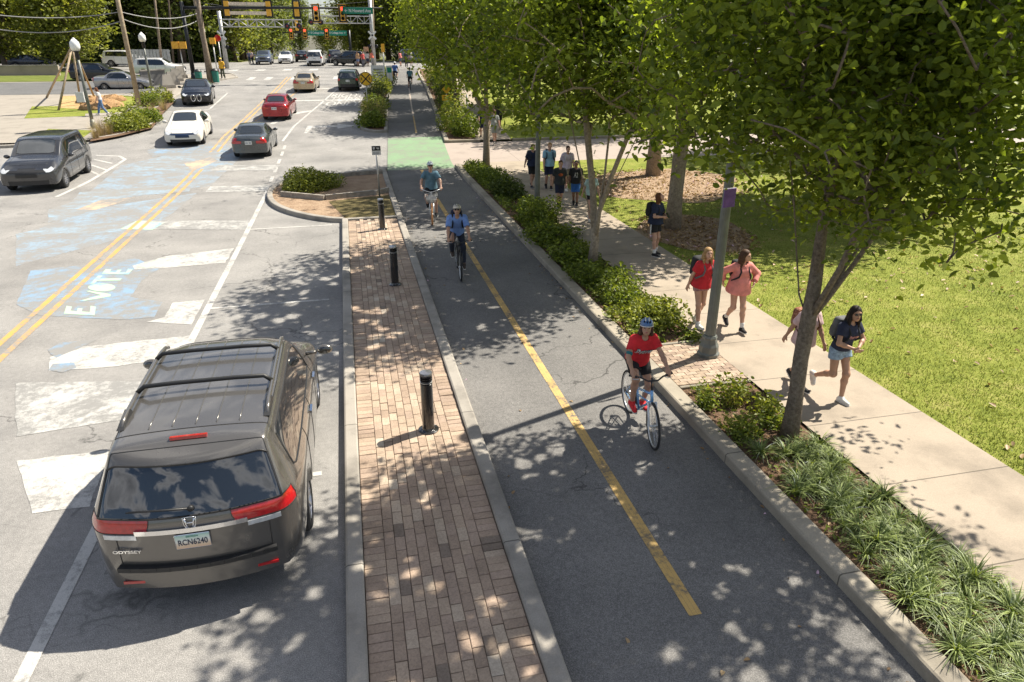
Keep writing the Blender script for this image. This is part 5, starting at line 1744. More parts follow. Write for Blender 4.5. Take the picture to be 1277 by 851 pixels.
def surfnet(F, org, h):
    nx, ny, nz = F.shape
    ins = F < 0
    c = lambda A, i, j, k: A[i:nx - 1 + i, j:ny - 1 + j, k:nz - 1 + k]
    cs = [(i, j, k) for i in (0, 1) for j in (0, 1) for k in (0, 1)]
    cnt = sum(c(ins, *q).astype(np.int8) for q in cs)
    mixed = (cnt > 0) & (cnt < 8)
    I = np.argwhere(mixed)
    idx = np.full(mixed.shape, -1, dtype=np.int64); idx[mixed] = np.arange(len(I))
    acc = np.zeros((len(I), 3)); num = np.zeros(len(I))
    for a in cs:
        for ax_ in range(3):
            if a[ax_]: continue
            b = list(a); b[ax_] = 1
            fa = F[I[:, 0] + a[0], I[:, 1] + a[1], I[:, 2] + a[2]]; fb = F[I[:, 0] + b[0], I[:, 1] + b[1], I[:, 2] + b[2]]
            m = (fa < 0) != (fb < 0)
            t = np.where(m, fa / np.where(np.abs(fa - fb) < 1e-9, 1, fa - fb), 0)
            p = np.tile(np.array(a, float), (len(I), 1)); p[:, ax_] += t
            acc += p * m[:, None]; num += m
    V = org + h * (I + acc / np.maximum(num, 1)[:, None])
    Q = []
    def quads(ax_):
        o1, o2 = [(1, 2), (2, 0), (0, 1)][ax_]
        s0 = [slice(1, -1)] * 3; s0[ax_] = slice(0, -1)
        s1 = [slice(1, -1)] * 3; s1[ax_] = slice(1, None)
        A = ins[tuple(s0)]; B = ins[tuple(s1)]
        E = np.argwhere(A != B)
        if not len(E): return
        w = np.zeros((len(E), 3), int); w[:] = E
        for q in range(3):
            if q != ax_: w[:, q] += 1
        flip = A[E[:, 0], E[:, 1], E[:, 2]]
        d1 = np.zeros(3, int); d1[o1] = 1; d2 = np.zeros(3, int); d2[o2] = 1
        g = lambda W: idx[W[:, 0], W[:, 1], W[:, 2]]
        q = np.stack([g(w - d1 - d2), g(w - d2), g(w), g(w - d1)], 1)
        q = np.where(flip[:, None], q, q[:, ::-1])
        Q.append(q)
    for ax_ in range(3): quads(ax_)
    Fq = np.concatenate(Q)
    Fq = Fq[(Fq >= 0).all(1)]
    return V, Fq

def field_obj(name, fld, m, parent=None, smooth=1):
    V, Fq = fld.mesh()
    if len(Fq) == 0:
        return None
    me = np_mesh(name, V, Fq, m, True)
    return link(name, me, parent)

def ik(a, t, l1, l2, hint):
    """two-bone limb from a to t; returns the middle joint and the reached end"""
    a = np.array(a, float); t = np.array(t, float); d = t - a; L = np.linalg.norm(d); u = d / max(L, 1e-6)
    L = min(L, (l1 + l2) * .998); t = a + u * L
    x = (l1 * l1 - l2 * l2 + L * L) / (2 * L); y = math.sqrt(max(l1 * l1 - x * x, 0))
    h = np.array(hint, float); h = h - u * (h @ u); h /= max(np.linalg.norm(h), 1e-6)
    return a + u * x + h * y, t

def rotm(yaw=0, pitch=0, roll=0):
    return np.array(Matrix.Rotation(yaw, 3, 'Z') @ Matrix.Rotation(pitch, 3, 'X') @ Matrix.Rotation(roll, 3, 'Y'))

SKIN = {'light': mat('skin_light', (.50, .29, .205), .5, var=.1, scale=14), 'tan': mat('skin_tan', (.42, .235, .155), .5, var=.1, scale=14),
        'brown': mat('skin_brown', (.22, .115, .07), .5, var=.1, scale=14), 'dark': mat('skin_dark', (.11, .058, .038), .5, var=.1, scale=14)}
def cloth(nm, c, var=.22, s=9): return mat('cloth_' + nm, c, .9, var=var, scale=s, bump=.7, bscale=13)
HAIRM = {k: mat('hair_' + k, c, .6, spec=.25, var=.4, scale=40, bump=.5, bscale=120) for k, c in dict(dark=(.018, .012, .01), brown=(.075, .036, .02), auburn=(.13, .05, .022), blonde=(.36, .22, .095), grey=(.25, .23, .21)).items()}
M_EYE = mat('eye_dark', (.02, .013, .01), .15, var=0)
M_LIP = mat('lip', (.36, .10, .09), .5, var=.1)
M_SOLE = mat('shoe_sole', (.62, .6, .56), .7, var=.1)
M_SOCK = mat('sock_white', (.68, .67, .65), .9, var=.08)
M_LENS = mat('sunglass_lens', (.01, .01, .012), .08, var=0, spec=.8)

def person(label, loc, rz, H=1.7, female=False, skin='light', pelvis=None, lean=6, leanside=0, feet=None, hands=None, head=(0, 0), res=.012, twist=0,
           top=None, sleeve=.75, topm=None, hem=0.0, topfit=1.0, bottom=None, bottomm=None, legcov=.55, flare=1.0, shoem=None, sole=True, socks=None, hair='dark', hairstyle='short',
           helmet=None, glasses=False, group=None, knees=None, elbows=None, footdir=None, beard=False, fist=False, sc=None, name='person', handrot=None, fingers=True):
    k = H / 1.75
    res = res
    B = lambda *v: np.array(v, float) * k
    P = np.array(pelvis if pelvis is not None else (0, 0, .925 * k), float)
    ln, ls, tw = R(lean), R(leanside), R(twist)
    dirn = np.array([math.sin(ls), math.sin(ln) * math.cos(ls), math.cos(ln) * math.cos(ls)])
    right = np.array([math.cos(tw), math.sin(tw), 0.0]); right -= dirn * (right @ dirn); right /= np.linalg.norm(right)
    fwd = np.cross(dirn, right)
    hr = np.array([math.cos(tw * .3), math.sin(tw * .3), 0])
    hipw, shw = (.088 if female else .085) * k, (.150 if female else .178) * k
    hips = [P - hr * hipw, P + hr * hipw]
    waist = P + dirn * .17 * k; chest = P + dirn * .34 * k + fwd * .005 * k; N = P + dirn * .505 * k
    sho = [N - right * shw - dirn * .055 * k, N + right * shw - dirn * .055 * k]
    neck = N + (dirn * .7 + np.array([0, 0, .3])) * .06 * k + fwd * .01 * k
    HR = rotm(R(head[0]) , R(-head[1]))
    # head frame carried on the neck
    hc = neck + np.array([0, 0, .125 * k]) + fwd * .03 * k + HR @ np.array([0, .008, 0])
    hv = lambda *v: hc + HR @ (np.array(v, float) * k * (1.0 if not female else .97))
    f_ = Field(res)
    tl, sl_ = .43 * k, .42 * k
    feet = feet if feet is not None else [(-.09 * k, 0, 0), (.09 * k, 0, 0)]
    footdir = footdir if footdir is not None else [(0, 1, 0), (0, 1, 0)]
    kn, an = [], []
    for i in (0, 1):
        ft = np.array(feet[i], float)
        ankle = ft + np.array([0, 0, .085 * k])
        hint = (knees[i] if knees else (0, 1, 0))
        a, b = ik(hips[i], ankle, tl, sl_, hint)
        kn.append(a); an.append(b)
    al, fl_ = (.285 if not female else .272) * k, (.25 if not female else .24) * k
    if hands is None:
        hands = [tuple(sho[0] + np.array([-.06, .08, -.50]) * k), tuple(sho[1] + np.array([.06, .08, -.50]) * k)]
    el, wr = [], []
    for i in (0, 1):
        hint = elbows[i] if elbows else ((-.35, -1, -.1) if i == 0 else (.35, -1, -.1))
        a, b = ik(sho[i], hands[i], al, fl_, hint)
        el.append(a); wr.append(b)
    g = .93 if female else 1.0
    # trunk
    TR_ = np.stack([right, fwd, dirn], 1)
    f_.ell(P + dirn * .01 * k, np.array([.158 if female else .15, .112, .125]) * k, .05, TR_)
    f_.ell(waist, np.array([.122 if female else .14, .095, .15]) * k, .06, TR_)
    f_.ell(chest, np.array([.148 if female else .168, .108, .18]) * k, .06, TR_)
    if female:
        for s in (-1, 1): f_.ell(chest + fwd * .085 * k + right * s * .068 * k + dirn * .0, np.array([.062, .05, .062]) * k, .04, TR_)
    f_.cap(sho[0] + right * .03 * k, sho[1] - right * .03 * k, .058 * k * g, None, .05)
    f_.cap(N - dirn * .03 * k, neck + np.array([0, 0, .05]) * k, .052 * k * g, .05 * k * g, .03)
    for i in (0, 1):
        s = -1 if i == 0 else 1
        f_.cap(hips[i], kn[i], .083 * k, .054 * k, .045)
        f_.ell(kn[i], np.array([.053, .055, .06]) * k, .03)
        cf = kn[i] + (an[i] - kn[i]) * .32
        bk = np.cross(an[i] - kn[i], np.array([1, 0, 0])); bk = bk / max(np.linalg.norm(bk), 1e-6)
        if bk[1] > 0: bk = -bk
        f_.cap(kn[i], cf + bk * .012 * k, .050 * k, .054 * k, .03); f_.cap(cf + bk * .012 * k, an[i], .052 * k, .034 * k, .03)
        fd = np.array(footdir[i], float); fd /= np.linalg.norm(fd)
        sh_ = (an[i] - kn[i]) / np.linalg.norm(an[i] - kn[i])
        dn = -np.cross(np.cross(sh_, fd), fd); dn = dn / max(np.linalg.norm(dn), 1e-6)
        if dn[2] > 0 and abs(sh_[2]) > .3: dn = -dn
        heel = an[i] + dn * .05 * k - fd * .035 * k
        toe = an[i] + dn * .058 * k + fd * .145 * k
        f_.cap(an[i], heel, .036 * k, .034 * k, .02); f_.cap(an[i] + dn * .02 * k, toe, .036 * k, .026 * k, .02)
        # arm
        f_.cap(sho[i], el[i], .049 * k * g, .038 * k * g, .04)
        f_.cap(el[i], el[i] + (wr[i] - el[i]) * .35, .039 * k * g, .039 * k * g, .03)
        f_.cap(el[i] + (wr[i] - el[i]) * .35, wr[i], .038 * k * g, .026 * k * g, .03)
        # hand: palm, four fingers, thumb
        d = (wr[i] - el[i]) / np.linalg.norm(wr[i] - el[i])
        if handrot is not None and handrot[i] is not None:
            d = np.array(handrot[i][0], float); d /= np.linalg.norm(d); pn = np.array(handrot[i][1], float)
        else:
            pn = np.array([-s, 0, 0.0])           # palms face the body
        pn = pn - d * (pn @ d); pn /= max(np.linalg.norm(pn), 1e-6)
        sd = np.cross(d, pn)                        # across the knuckles
        if (sd @ np.array([0, 1, 0])) < 0 and handrot is None: sd = -sd
        hm = np.stack([sd, pn, d], 1)
        pc = wr[i] + d * .045 * k
        f_.ell(pc, np.array([.041, .017, .055]) * k, .02, hm)
        curl = 1.25 if fist else .42
        rf = .0088 * k if res < .011 else .0105 * k
        for q, (off, ln_) in enumerate(((-.030, .062), (-.010, .074), (.010, .078), (.030, .068))):
            a0 = pc + d * .042 * k + sd * off * k
            u1 = d * math.cos(curl * .6) + pn * math.sin(curl * .6)
            a1 = a0 + u1 * ln_ * .5 * k
            u2 = d * math.cos(curl * 1.7) + pn * math.sin(curl * 1.7)
            a2 = a1 + u2 * ln_ * .5 * k
            if fingers:
                f_.cap(a0, a1, rf, rf * .95, .006); f_.cap(a1, a2, rf * .95, rf * .8, .004)
        if fingers:
            th0 = wr[i] + d * .02 * k + sd * .028 * k
            th1 = th0 + (d * .6 + sd * .62 + pn * .25) * .038 * k
            f_.cap(th0, th1, rf * 1.25, rf * 1.1, .012); f_.cap(th1, th1 + (d * .8 + sd * .1 + pn * .5) * .034 * k, rf * 1.1, rf * .9, .006)
    # head
    f_.ell(hv(0, -.012, .032), np.array([.074, .092, .088]) * k, .02, HR)
    f_.ell(hv(0, .022, -.03), np.array([.060, .070, .088]) * k, .03, HR)
    f_.ell(hv(0, .062, -.083), np.array([.030, .028, .026]) * k, .03, HR)
    f_.cap(hv(0, .088, .015), hv(0, .106, -.022), .008 * k, .0135 * k, .012)
    f_.ell(hv(0, .093, -.052), np.array([.024, .014, .013]) * k, .012, HR)
    for s in (-1, 1):
        f_.ell(hv(s * .076, -.004, -.008), np.array([.012, .02, .032]) * k, .008, HR)
        f_.ell(hv(s * .034, .10, .012), np.array([.017, .016, .012]) * k, .01, HR, sub=False) if False else None
        f_.cap(hv(s * .018, .083, .033), hv(s * .05, .072, .03), .011 * k, .009 * k, .012)
    body = field_obj(name, f_, SKIN[skin])
    body.location = loc; body.rotation_euler = (0, 0, rz)
    tag(body, label, 'person', group)
    # face
    for s in (-1, 1):
        mb = MB(); mb.ell(hv(s * .033, .083, .008), np.array([.0135, .009, .0075]) * k, 10, 6, Matrix(HR.tolist())); mb.build('eye', M_EYE, body, True)
    mb = MB(); mb.ell(hv(0, .1045, -.054), np.array([.023, .007, .0075]) * k, 10, 6, Matrix(HR.tolist())); mb.build('lips', M_LIP, body, True)
    # upper garment
    if topm is not None:
        t_ = Field(res)
        o = .016 * k * topfit
        t_.ell(P + dirn * (.035 - hem * .0) * k, np.array([.158 if female else .158, .118, .14]) * k + o, .05, TR_)
        t_.ell(waist, np.array([.130 if female else .148, .103, .16]) * k + o, .06, TR_)
        t_.ell(chest, np.array([.150 if female else .172, .112, .185]) * k + o * .8, .06, TR_)
        if female:
            for s in (-1, 1): t_.ell(chest + fwd * .085 * k + right * s * .066 * k, np.array([.064, .052, .064]) * k + o * .7, .05, TR_)
        t_.cap(sho[0] + right * .03 * k, sho[1] - right * .03 * k, .060 * k * g + o * .7, None, .05)
        if hem > 0:
            t_.cap(P - dirn * hem * k * .5, P + dirn * .1 * k, .15 * k * topfit, .13 * k * topfit, .05)
        t_.cut(-dirn, P - dirn * (hem - .035) * k)
        t_.cut(dirn + fwd * .35, N + dirn * .035 * k)
        t_.it.append(('e', N + dirn * .05 * k + fwd * .05 * k, np.array([.062, .06, .075]) * k, TR_, 0, 0, 0, True))
        for i in (0, 1):
            if sleeve > 0:
                if sleeve <= 1:
                    t_.cap(sho[i], sho[i] + (el[i] - sho[i]) * sleeve, .052 * k * g + o, .047 * k * g + o * 1.3, .045, 1)
                else:
                    t_.cap(sho[i], el[i], .053 * k * g + o, .044 * k * g + o, .045)
                    t_.cap(el[i], el[i] + (wr[i] - el[i]) * (sleeve - 1), .044 * k * g + o, .032 * k * g + o * 1.1, .03, 1)
        field_obj('shirt' if sleeve <= 1 else 'jumper', t_, topm, body)
    if bottomm is not None:
        b_ = Field(res); o = .013 * k
        b_.ell(P + dirn * .0 * k, np.array([.158 if female else .152, .116, .13]) * k + o * .7, .05, TR_)
        b_.cut(dirn, P + dirn * .1 * k)
        for i in (0, 1):
            e_ = hips[i] + (kn[i] - hips[i]) * min(legcov, 1.0)
            if legcov <= 1:
                b_.cap(hips[i], e_, .087 * k + o, (.087 + (.056 - .087) * legcov) * k + o * 1.3 * flare, .04, 1)
            else:
                b_.cap(hips[i], kn[i], .085 * k + o, .057 * k + o * flare, .04)
                b_.ell(kn[i], np.array([.058, .06, .062]) * k + o * .5, .03)
                b_.cap(kn[i], kn[i] + (an[i] - kn[i]) * min(1, legcov - 1), .056 * k + o * flare, .042 * k + o * flare, .03, 1)
        field_obj('shorts' if legcov <= 1 else 'trousers', b_, bottomm, body)
    if shoem is not None:
        for i in (0, 1):
            fd = np.array(footdir[i], float); fd /= np.linalg.norm(fd)
            sh_ = (an[i] - kn[i]) / np.linalg.norm(an[i] - kn[i])
            dn = -np.cross(np.cross(sh_, fd), fd); dn = dn / max(np.linalg.norm(dn), 1e-6)
            if dn[2] > 0 and abs(sh_[2]) > .3: dn = -dn
            q = Field(res * .8)
            q.cap(an[i] + sh_ * .0, an[i] + dn * .045 * k - fd * .03 * k, .043 * k, .046 * k, .02)
            q.cap(an[i] + dn * .035 * k, an[i] + dn * .057 * k + fd * .155 * k, .048 * k, .036 * k, .03)
            q.cut(dn, an[i] + dn * .068 * k)
            sho_ = field_obj('shoe', q, shoem, body)
            if sole:
                w = Field(res * .8)
                w.cap(an[i] + dn * .068 * k - fd * .035 * k, an[i] + dn * .068 * k + fd * .06 * k, .046 * k, .047 * k, .01); w.cap(an[i] + dn * .068 * k + fd * .06 * k, an[i] + dn * .068 * k + fd * .16 * k, .047 * k, .037 * k, .01)
                w.cut(dn, an[i] + dn * .088 * k); w.cut(-dn, an[i] + dn * .064 * k)
                field_obj('sole', w, M_SOLE, sho_)
            if socks:
                z = Field(res * .8); z.cap(an[i] + (kn[i] - an[i]) * socks[0], an[i], .046 * k, .042 * k, .01, 2)
                field_obj('sock', z, socks[1], body)
    # hair
    if hairstyle != 'none':
        h_ = Field(res * .9)
        HRr = HR
        if hairstyle == 'short':
            h_.ell(hv(0, -.018, .045), np.array([.083, .098, .088]) * k, .02, HR)
            h_.ell(hv(0, -.055, -.01), np.array([.074, .052, .07]) * k, .02, HR)
            h_.cut(HR @ np.array([0, .75, -.66]), hv(0, .052, .05))
        else:
            h_.ell(hv(0, -.018, .04), np.array([.085, .10, .09]) * k, .02, HR)
            h_.ell(hv(0, -.055, -.02), np.array([.085, .062, .10]) * k, .03, HR)
            if hairstyle == 'tail':
                h_.cap(hv(0, -.10, .03), hv(0, -.16, -.03), .03 * k, .035 * k, .03); h_.cap(hv(0, -.16, -.03), hv(0, -.15, -.2), .034 * k, .016 * k, .03)
            else:
                bk = [hv(-.05, -.06, -.05), hv(.05, -.06, -.05)]
                L_ = .30 if hairstyle == 'long' else .17
                for s, b in zip((-1, 1), bk):
                    end = b + (-dirn * .92 - fwd * .10) * L_ * k + right * s * .03 * k
                    h_.cap(b, end, .055 * k, .035 * k, .04)
                    h_.cap(hv(s * .075, .0, .02), hv(s * .082, .0, -.10), .026 * k, .028 * k, .03)
                    if hairstyle == 'long':
                        h_.cap(hv(s * .08, .0, -.10), N + right * s * .10 * k + fwd * .085 * k - dirn * .14 * k, .030 * k, .016 * k, .03)
                h_.cap(hv(0, -.075, -.05), hv(0, -.075, -.05) + (-dirn * .94 - fwd * .12) * L_ * k, .06 * k, .04 * k, .04)
            h_.it.append(('e', hv(0, .075, -.035), np.array([.062, .065, .105]) * k, HR, 0, 0, 0, True))
        field_obj('hair', h_, HAIRM[hair], body)
    if helmet is not None:
        z = Field(res * .8)
        z.ell(hv(0, -.012, .05), np.array([.098, .128, .098]) * k, .01, HR)
        z.cut(HR @ np.array([0, .0, -1]), hv(0, 0, .032))
        for s in (-.052, 0, .052):
            z.it.append(('c', hv(s * .7, .13, .10), hv(s, -.14, .10), .012 * k, .012 * k, 0, 0, True))
            z.it.append(('c', hv(s * 1.5, .10, .16), hv(s * 1.3, -.10, .16), .011 * k, .011 * k, 0, 0, True))
        hm_ = field_obj('helmet', z, helmet[0], body)
        z = Field(res * .8); z.ell(hv(0, -.012, .036), np.array([.1, .131, .03]) * k, .01, HR); z.it.append(('e', hv(0, -.012, .03), np.array([.07, .09, .1]) * k, HR, 0, 0, 0, True))
        z.cut(HR @ np.array([0, .0, -1]), hv(0, 0, .024)); z.cut(HR @ np.array([0, 0, 1]), hv(0, 0, .042))
        field_obj('helmet_rim', z, helmet[1], hm_)
        mb = MB()
        for s in (-1, 1): mb.tube([hv(s * .08, .0, .03), hv(s * .066, .035, -.06), hv(0, .05, -.115)], .004 * k, 5)
        mb.build('chin_strap', M_BLACKPL, body)
        # pale stripes on the shell between the vents
        for s in (-.026, .026):
            st = Field(res * .8); st.cap(hv(s, .10, .122), hv(s, .0, .15), .009 * k, .012 * k, .01); field_obj('helmet_stripe', st, helmet[1], hm_)
    if glasses:
        mb = MB()
        for s in (-1, 1):
            mb.ell(hv(s * .034, .092, .008), np.array([.028, .012, .02]) * k, 12, 6, Matrix(HR.tolist()))
            mb.tube([hv(s * .06, .085, .01), hv(s * .078, .0, .01)], .003 * k, 4)
        mb.tube([hv(-.01, .10, .012), hv(.01, .10, .012)], .004 * k, 4)
        mb.build('sunglasses', M_LENS, body, True)
    body_j = dict(fit=topfit, P=P, N=N, chest=chest, right=right, fwd=fwd, dirn=dirn, sho=sho, k=k, hc=hc, waist=waist, kn=kn, an=an, el=el, wr=wr)
    return body, body_j

def backpack(label, body, J, m, m2, res=.014, w=.15, h=.2, d=.085, drop=.17, name='backpack'):
    """worn on the back: a thing of its own, at the wearer's place"""
    k = J['k']; Rm = np.stack([J['right'], J['fwd'], J['dirn']], 1)
    c = J['chest'] - J['fwd'] * (.125 + d) * k - J['dirn'] * (drop - .15) * k
    f = Field(res)
    f.box(c, np.array([w - .07, max(.012, d - .055), h - .075]) * k, .07 * k, .02, Rm)
    o = field_obj(name, f, m)
    o.location = body.location; o.rotation_euler = body.rotation_euler
    tag(o, label, 'backpack', 'backpacks worn by walkers')
    f = Field(res); f.box(c - J['fwd'] * (d + .0) * k - J['dirn'] * .07 * k, np.array([w - .07, .012, h * .38 - .03]) * k, .03 * k, .02, Rm)
    field_obj('pocket', f, m2, o)
    ft = J['fit']; of = (.012 + .022 * ft) * k
    for i, s in enumerate((-1, 1)):
        a = J['sho'][i] - J['right'] * s * .065 * k
        p0 = a - J['fwd'] * .12 * k + J['dirn'] * .03 * k; p1 = a + J['dirn'] * (.075 * k + of * .6); p2 = a + J['fwd'] * (.10 * k + of) - J['dirn'] * .06 * k
        p3 = J['chest'] + J['right'] * s * .125 * k + J['fwd'] * (.115 * k + of) - J['dirn'] * .05 * k; p4 = J['waist'] + J['right'] * s * (.15 * k + of) + J['fwd'] * .04 * k; p5 = J['waist'] + J['right'] * s * .12 * k - J['fwd'] * .13 * k
        mb = MB(); mb.tube([p0, p1, p2, p3, p4, p5], .019 * k, 6); mb.build('strap', m2, o, True)
    return o

def chest_print(body, J, txt, w, h, m, dz=.02, shear=.25, bold=.02, back=False, name='chest_lettering', off=.004, slope=0.0):
    """lettering laid on the shirt"""
    sh = [c for c in body.children if c.name.split('.')[0] in ('shirt', 'jumper')][0]
    bv = BVHTree.FromPolygons([v.co for v in sh.data.vertices], [tuple(p.vertices) for p in sh.data.polygons])
    co, fs, me = text_mesh(txt, w, h, .001, bold, shear)
    bm = bmesh.new(); bm.from_mesh(me); bpy.data.meshes.remove(me)
    xs = [v.co.x for v in bm.verts]; ys_ = [v.co.y for v in bm.verts]
    x0, x1, y0, y1 = min(xs), max(xs), min(ys_), max(ys_)
    bmesh.ops.triangulate(bm, faces=bm.faces[:])
    bmesh.ops.subdivide_edges(bm, edges=[e for e in bm.edges if e.calc_length() > .12], cuts=2, use_grid_fill=True)
    V = []
    for v in bm.verts:
        x = ((v.co.x - x0) / (x1 - x0) - .5) * w; y = ((v.co.y - y0) / (y1 - y0) - .5) * h + x * slope
        sgn = -1 if back else 1
        o = J['chest'] + J['dirn'] * (dz + y) + J['fwd'] * sgn * .6 + J['right'] * (-x * sgn if True else x)
        hit = bv.ray_cast(Vector(o), Vector(-J['fwd'] * sgn))
        V.append(hit[0] + hit[1] * off if hit[0] is not None else Vector(o - J['fwd'] * sgn * .45))
    mb = MB(); mb.add(V, [tuple(v.index for v in f.verts) for f in bm.faces]); bm.free()
    return mb.build(name, m, body)
# ------------------------------------------------------------------ bicycles
M_SPOKE = mat('spoke_steel', (.5, .5, .5), .35, .9, var=.05)
M_ALU = mat('bike_alloy', (.55, .56, .57), .3, .85, var=.1)
M_BIKEBLK = mat('bike_black', (.02, .02, .022), .4, var=.15)
def bicycle(label, frame_m, fork_m, loc, rz, tyre_m=None, wr=.345, basket=False, riser=.0, group='bicycles on the cycle track', crank=0.6, low=True, steer=0.0, tw=.02, rim_m=None, sweep=0.0):
    tyre_m = tyre_m or M_TYRE
    rt = thing('bicycle', label, 'bicycle', loc, rz, group)
    RA, FA = Vector((0, -.50, wr)), Vector((0, .56, wr))
    BB = Vector((0, -.06, .29)); ST = Vector((0, -.22, .74)); HT = Vector((0, .385, .82)); HB = Vector((0, .425, .67)); SD = Vector((0, -.27, .90))
    piv = (HT + HB) / 2; axis = (HT - HB).normalized()
    q = Matrix.Rotation(steer, 3, axis)
    turn = lambda p: piv + q @ (Vector(p) - piv)
    for which, A in (('r', RA), ('f', FA)):
        w = MB()
        A_ = A
        def wp(a, r, x=0):
            p = Vector((x, A.y + r * math.cos(a), A.z + r * math.sin(a)))
            return turn(p) if which == 'f' else p
        w.tube([wp(2 * PI * i / 40, wr - tw) for i in range(40)], tw, 8, closed=True)
        t = w.build('wheel', tyre_m, rt, True)
        r_ = MB(); r_.tube([wp(2 * PI * i / 40, wr - tw * 2 - .006) for i in range(40)], .0125, 6, closed=True)
        r_.build('rim', rim_m or M_ALU, t, True)
        s = MB()
        for i in range(28):
            a = 2 * PI * i / 28
            s.tube([wp(a + (.35 if i % 2 else -.35), .02, .02 * (1 if i % 4 < 2 else -1)), wp(a, wr - tw * 2 - .01)], .0016, 3, cap=False)
        s.build('spokes', M_SPOKE, t)
        h = MB(); h.tube([wp(0, 0, -.05), wp(0, 0, .05)], .018, 8); h.build('hub', M_ALU, t, True)
    f = MB()
    f.tube([BB, ST], .018, 8); f.tube([HB, BB], .021, 8)
    f.tube([ST + (BB - ST) * .35 if low else ST, HT + (HB - HT) * .35], .019, 8); f.tube([HT, HB], .023, 10)
    if low: f.tube([ST + (BB - ST) * .55, HB + (BB - HB) * .18], .015, 8)
    for sgn in (-1, 1):
        f.tube([BB + Vector((sgn * .03, -.03, 0)), RA + Vector((sgn * .055, 0, 0))], .010, 6)
        f.tube([ST + Vector((sgn * .02, 0, -.04)), RA + Vector((sgn * .055, 0, 0))], .009, 6)
    f.tube([BB - Vector((.04, 0, 0)), BB + Vector((.04, 0, 0))], .026, 10)
    f.build('frame', frame_m, rt, True)
    fk = MB()
    crown = HB + axis * -.03
    fk.tube([turn(crown + Vector((-.055, 0, 0))), turn(crown + Vector((.055, 0, 0)))], .017, 8)
    for sgn in (-1, 1): fk.tube([turn(crown + Vector((sgn * .055, 0, .02))), turn(crown.lerp(FA, .55) + Vector((sgn * .058, -.005, 0))), turn(FA + Vector((sgn * .055, 0, 0)))], [.019, .016, .012], 8)
    fk.build('fork', fork_m, rt, True)
    hb = MB(); C = HT + axis * (.09 + riser) + Vector((0, .04, 0))
    hb.tube([HT, HT + axis * (.10 + riser)], .014, 8); hb.tube([turn(HT + axis * (.09 + riser)), turn(C + Vector((0, .03, 0)))], .016, 8)
    C = C + Vector((0, .03, 0))
    gr = []
    if basket:
        L = [turn(C + Vector((sg * a, b, c))) for sg, a, b, c in ((-1, .33, -.28, .06), (-1, .29, -.1, .08), (-1, .16, .02, .05), (-1, 0, 0, 0), (1, .16, .02, .05), (1, .29, -.1, .08), (1, .33, -.28, .06))]
    else:
        L = [turn(C + Vector((a, b, c))) for a, b, c in ((-.31, -.07 - sweep, .035), (-.16, -.02 - sweep * .6, .03), (-.07, 0, 0), (.07, 0, 0), (.16, -.02 - sweep * .6, .03), (.31, -.07 - sweep, .035))]
    hb.tube(L, .0125, 8)
    h_o = hb.build('handlebar', M_ALU if basket else M_BIKEBLK, rt, True)
    for sgn, a, b in ((0, L[0], L[1]), (1, L[-1], L[-2])):
        g = MB(); d = (b - a).normalized(); g.tube([a, a + d * .12], .0175, 8); g.build('grip', M_BIKEBLK, h_o, True)
        lv = MB(); lv.tube([a + d * .15 + Vector((0, .01, 0)), a + d * .12 + Vector((0, .055, -.015)), a + d * .03 + Vector((0, .065, -.02))], .006, 5); lv.build('brake_lever', M_ALU, h_o, True)
    sd = MB()
    sd.ell(SD + Vector((0, -.04, .02)), (.075, .10, .028), 12, 6); sd.ell(SD + Vector((0, .07, .015)), (.03, .11, .02), 10, 6)
    s_o = sd.build('saddle', M_BIKEBLK, rt, True)
    sp_ = MB(); sp_.tube([ST, SD], .0135, 8); sp_.build('seat_post', M_ALU, rt, True)
    ck = MB()
    pd = []
    for sgn, a in ((-1, crank), (1, crank + PI)):
        e = BB + Vector((sgn * .075, .165 * math.cos(a), -.165 * math.sin(a)))
        ck.tube([BB + Vector((sgn * .06, 0, 0)), e], .011, 6); pd.append(e + Vector((sgn * .055, 0, 0)))
    ck.lathe([(.085, .045), (.085, .05), (.02, .05)], 24, BB, 'X')
    ck.build('crank', M_ALU, rt, True)
    for p in pd:
        m_ = MB(); m_.box(p, (.085, .08, .022)); m_.build('pedal', M_BIKEBLK, rt)
    ch = MB(); x = .047
    top = [BB + Vector((x, 0, .085)), RA + Vector((x, 0, .035))]; bot = [BB + Vector((x, 0, -.085)), RA + Vector((x, 0, -.035))]
    ch.tube(top, .005, 5); ch.tube(bot, .005, 5); ch.lathe([(.035, x - .01), (.04, x), (.035, x + .01)], 16, RA, 'X')
    ch.build('chain', M_BLACKPL, rt)
    if basket:
        bk = MB(); b0 = C + Vector((0, .17, -.02))
        for z, w_, d_ in ((.0, .19, .14), (-.08, .18, .13), (-.16, .165, .12), (-.22, .15, .11)):
            bk.tube([turn(b0 + Vector((sx * w_, sy * d_, z))) for sx, sy in ((-1, -1), (1, -1), (1, 1), (-1, 1))], .007, 5, closed=True)
        for i in range(9):
            t = -1 + i / 4
            for sy in (-1, 1): bk.tube([turn(b0 + Vector((t * .19, sy * .14, 0))), turn(b0 + Vector((t * .15, sy * .11, -.22)))], .005, 4)
            bk.tube([turn(b0 + Vector((t * .15, -.11, -.22))), turn(b0 + Vector((t * .15, .11, -.22)))], .004, 4)
        for i in range(6):
            t = -1 + i / 2.5
            for sx in (-1, 1): bk.tube([turn(b0 + Vector((sx * .19, t * .14, 0))), turn(b0 + Vector((sx * .15, t * .11, -.22)))], .005, 4)
        pn = MB(); pn.box(turn(b0 + Vector((0, .145, -.09))), (.3, .008, .1)); 
        bo = bk.build('basket', mat('basket_grey', (.42, .43, .43), .5, .3), rt, True)
        pn.build('basket_panel', mat('basket_panel_silver', (.6, .6, .6), .4, .3), bo)
    grips = [L[0].lerp(L[1], .35), L[-1].lerp(L[-2], .35)]
    return rt, grips, pd, SD

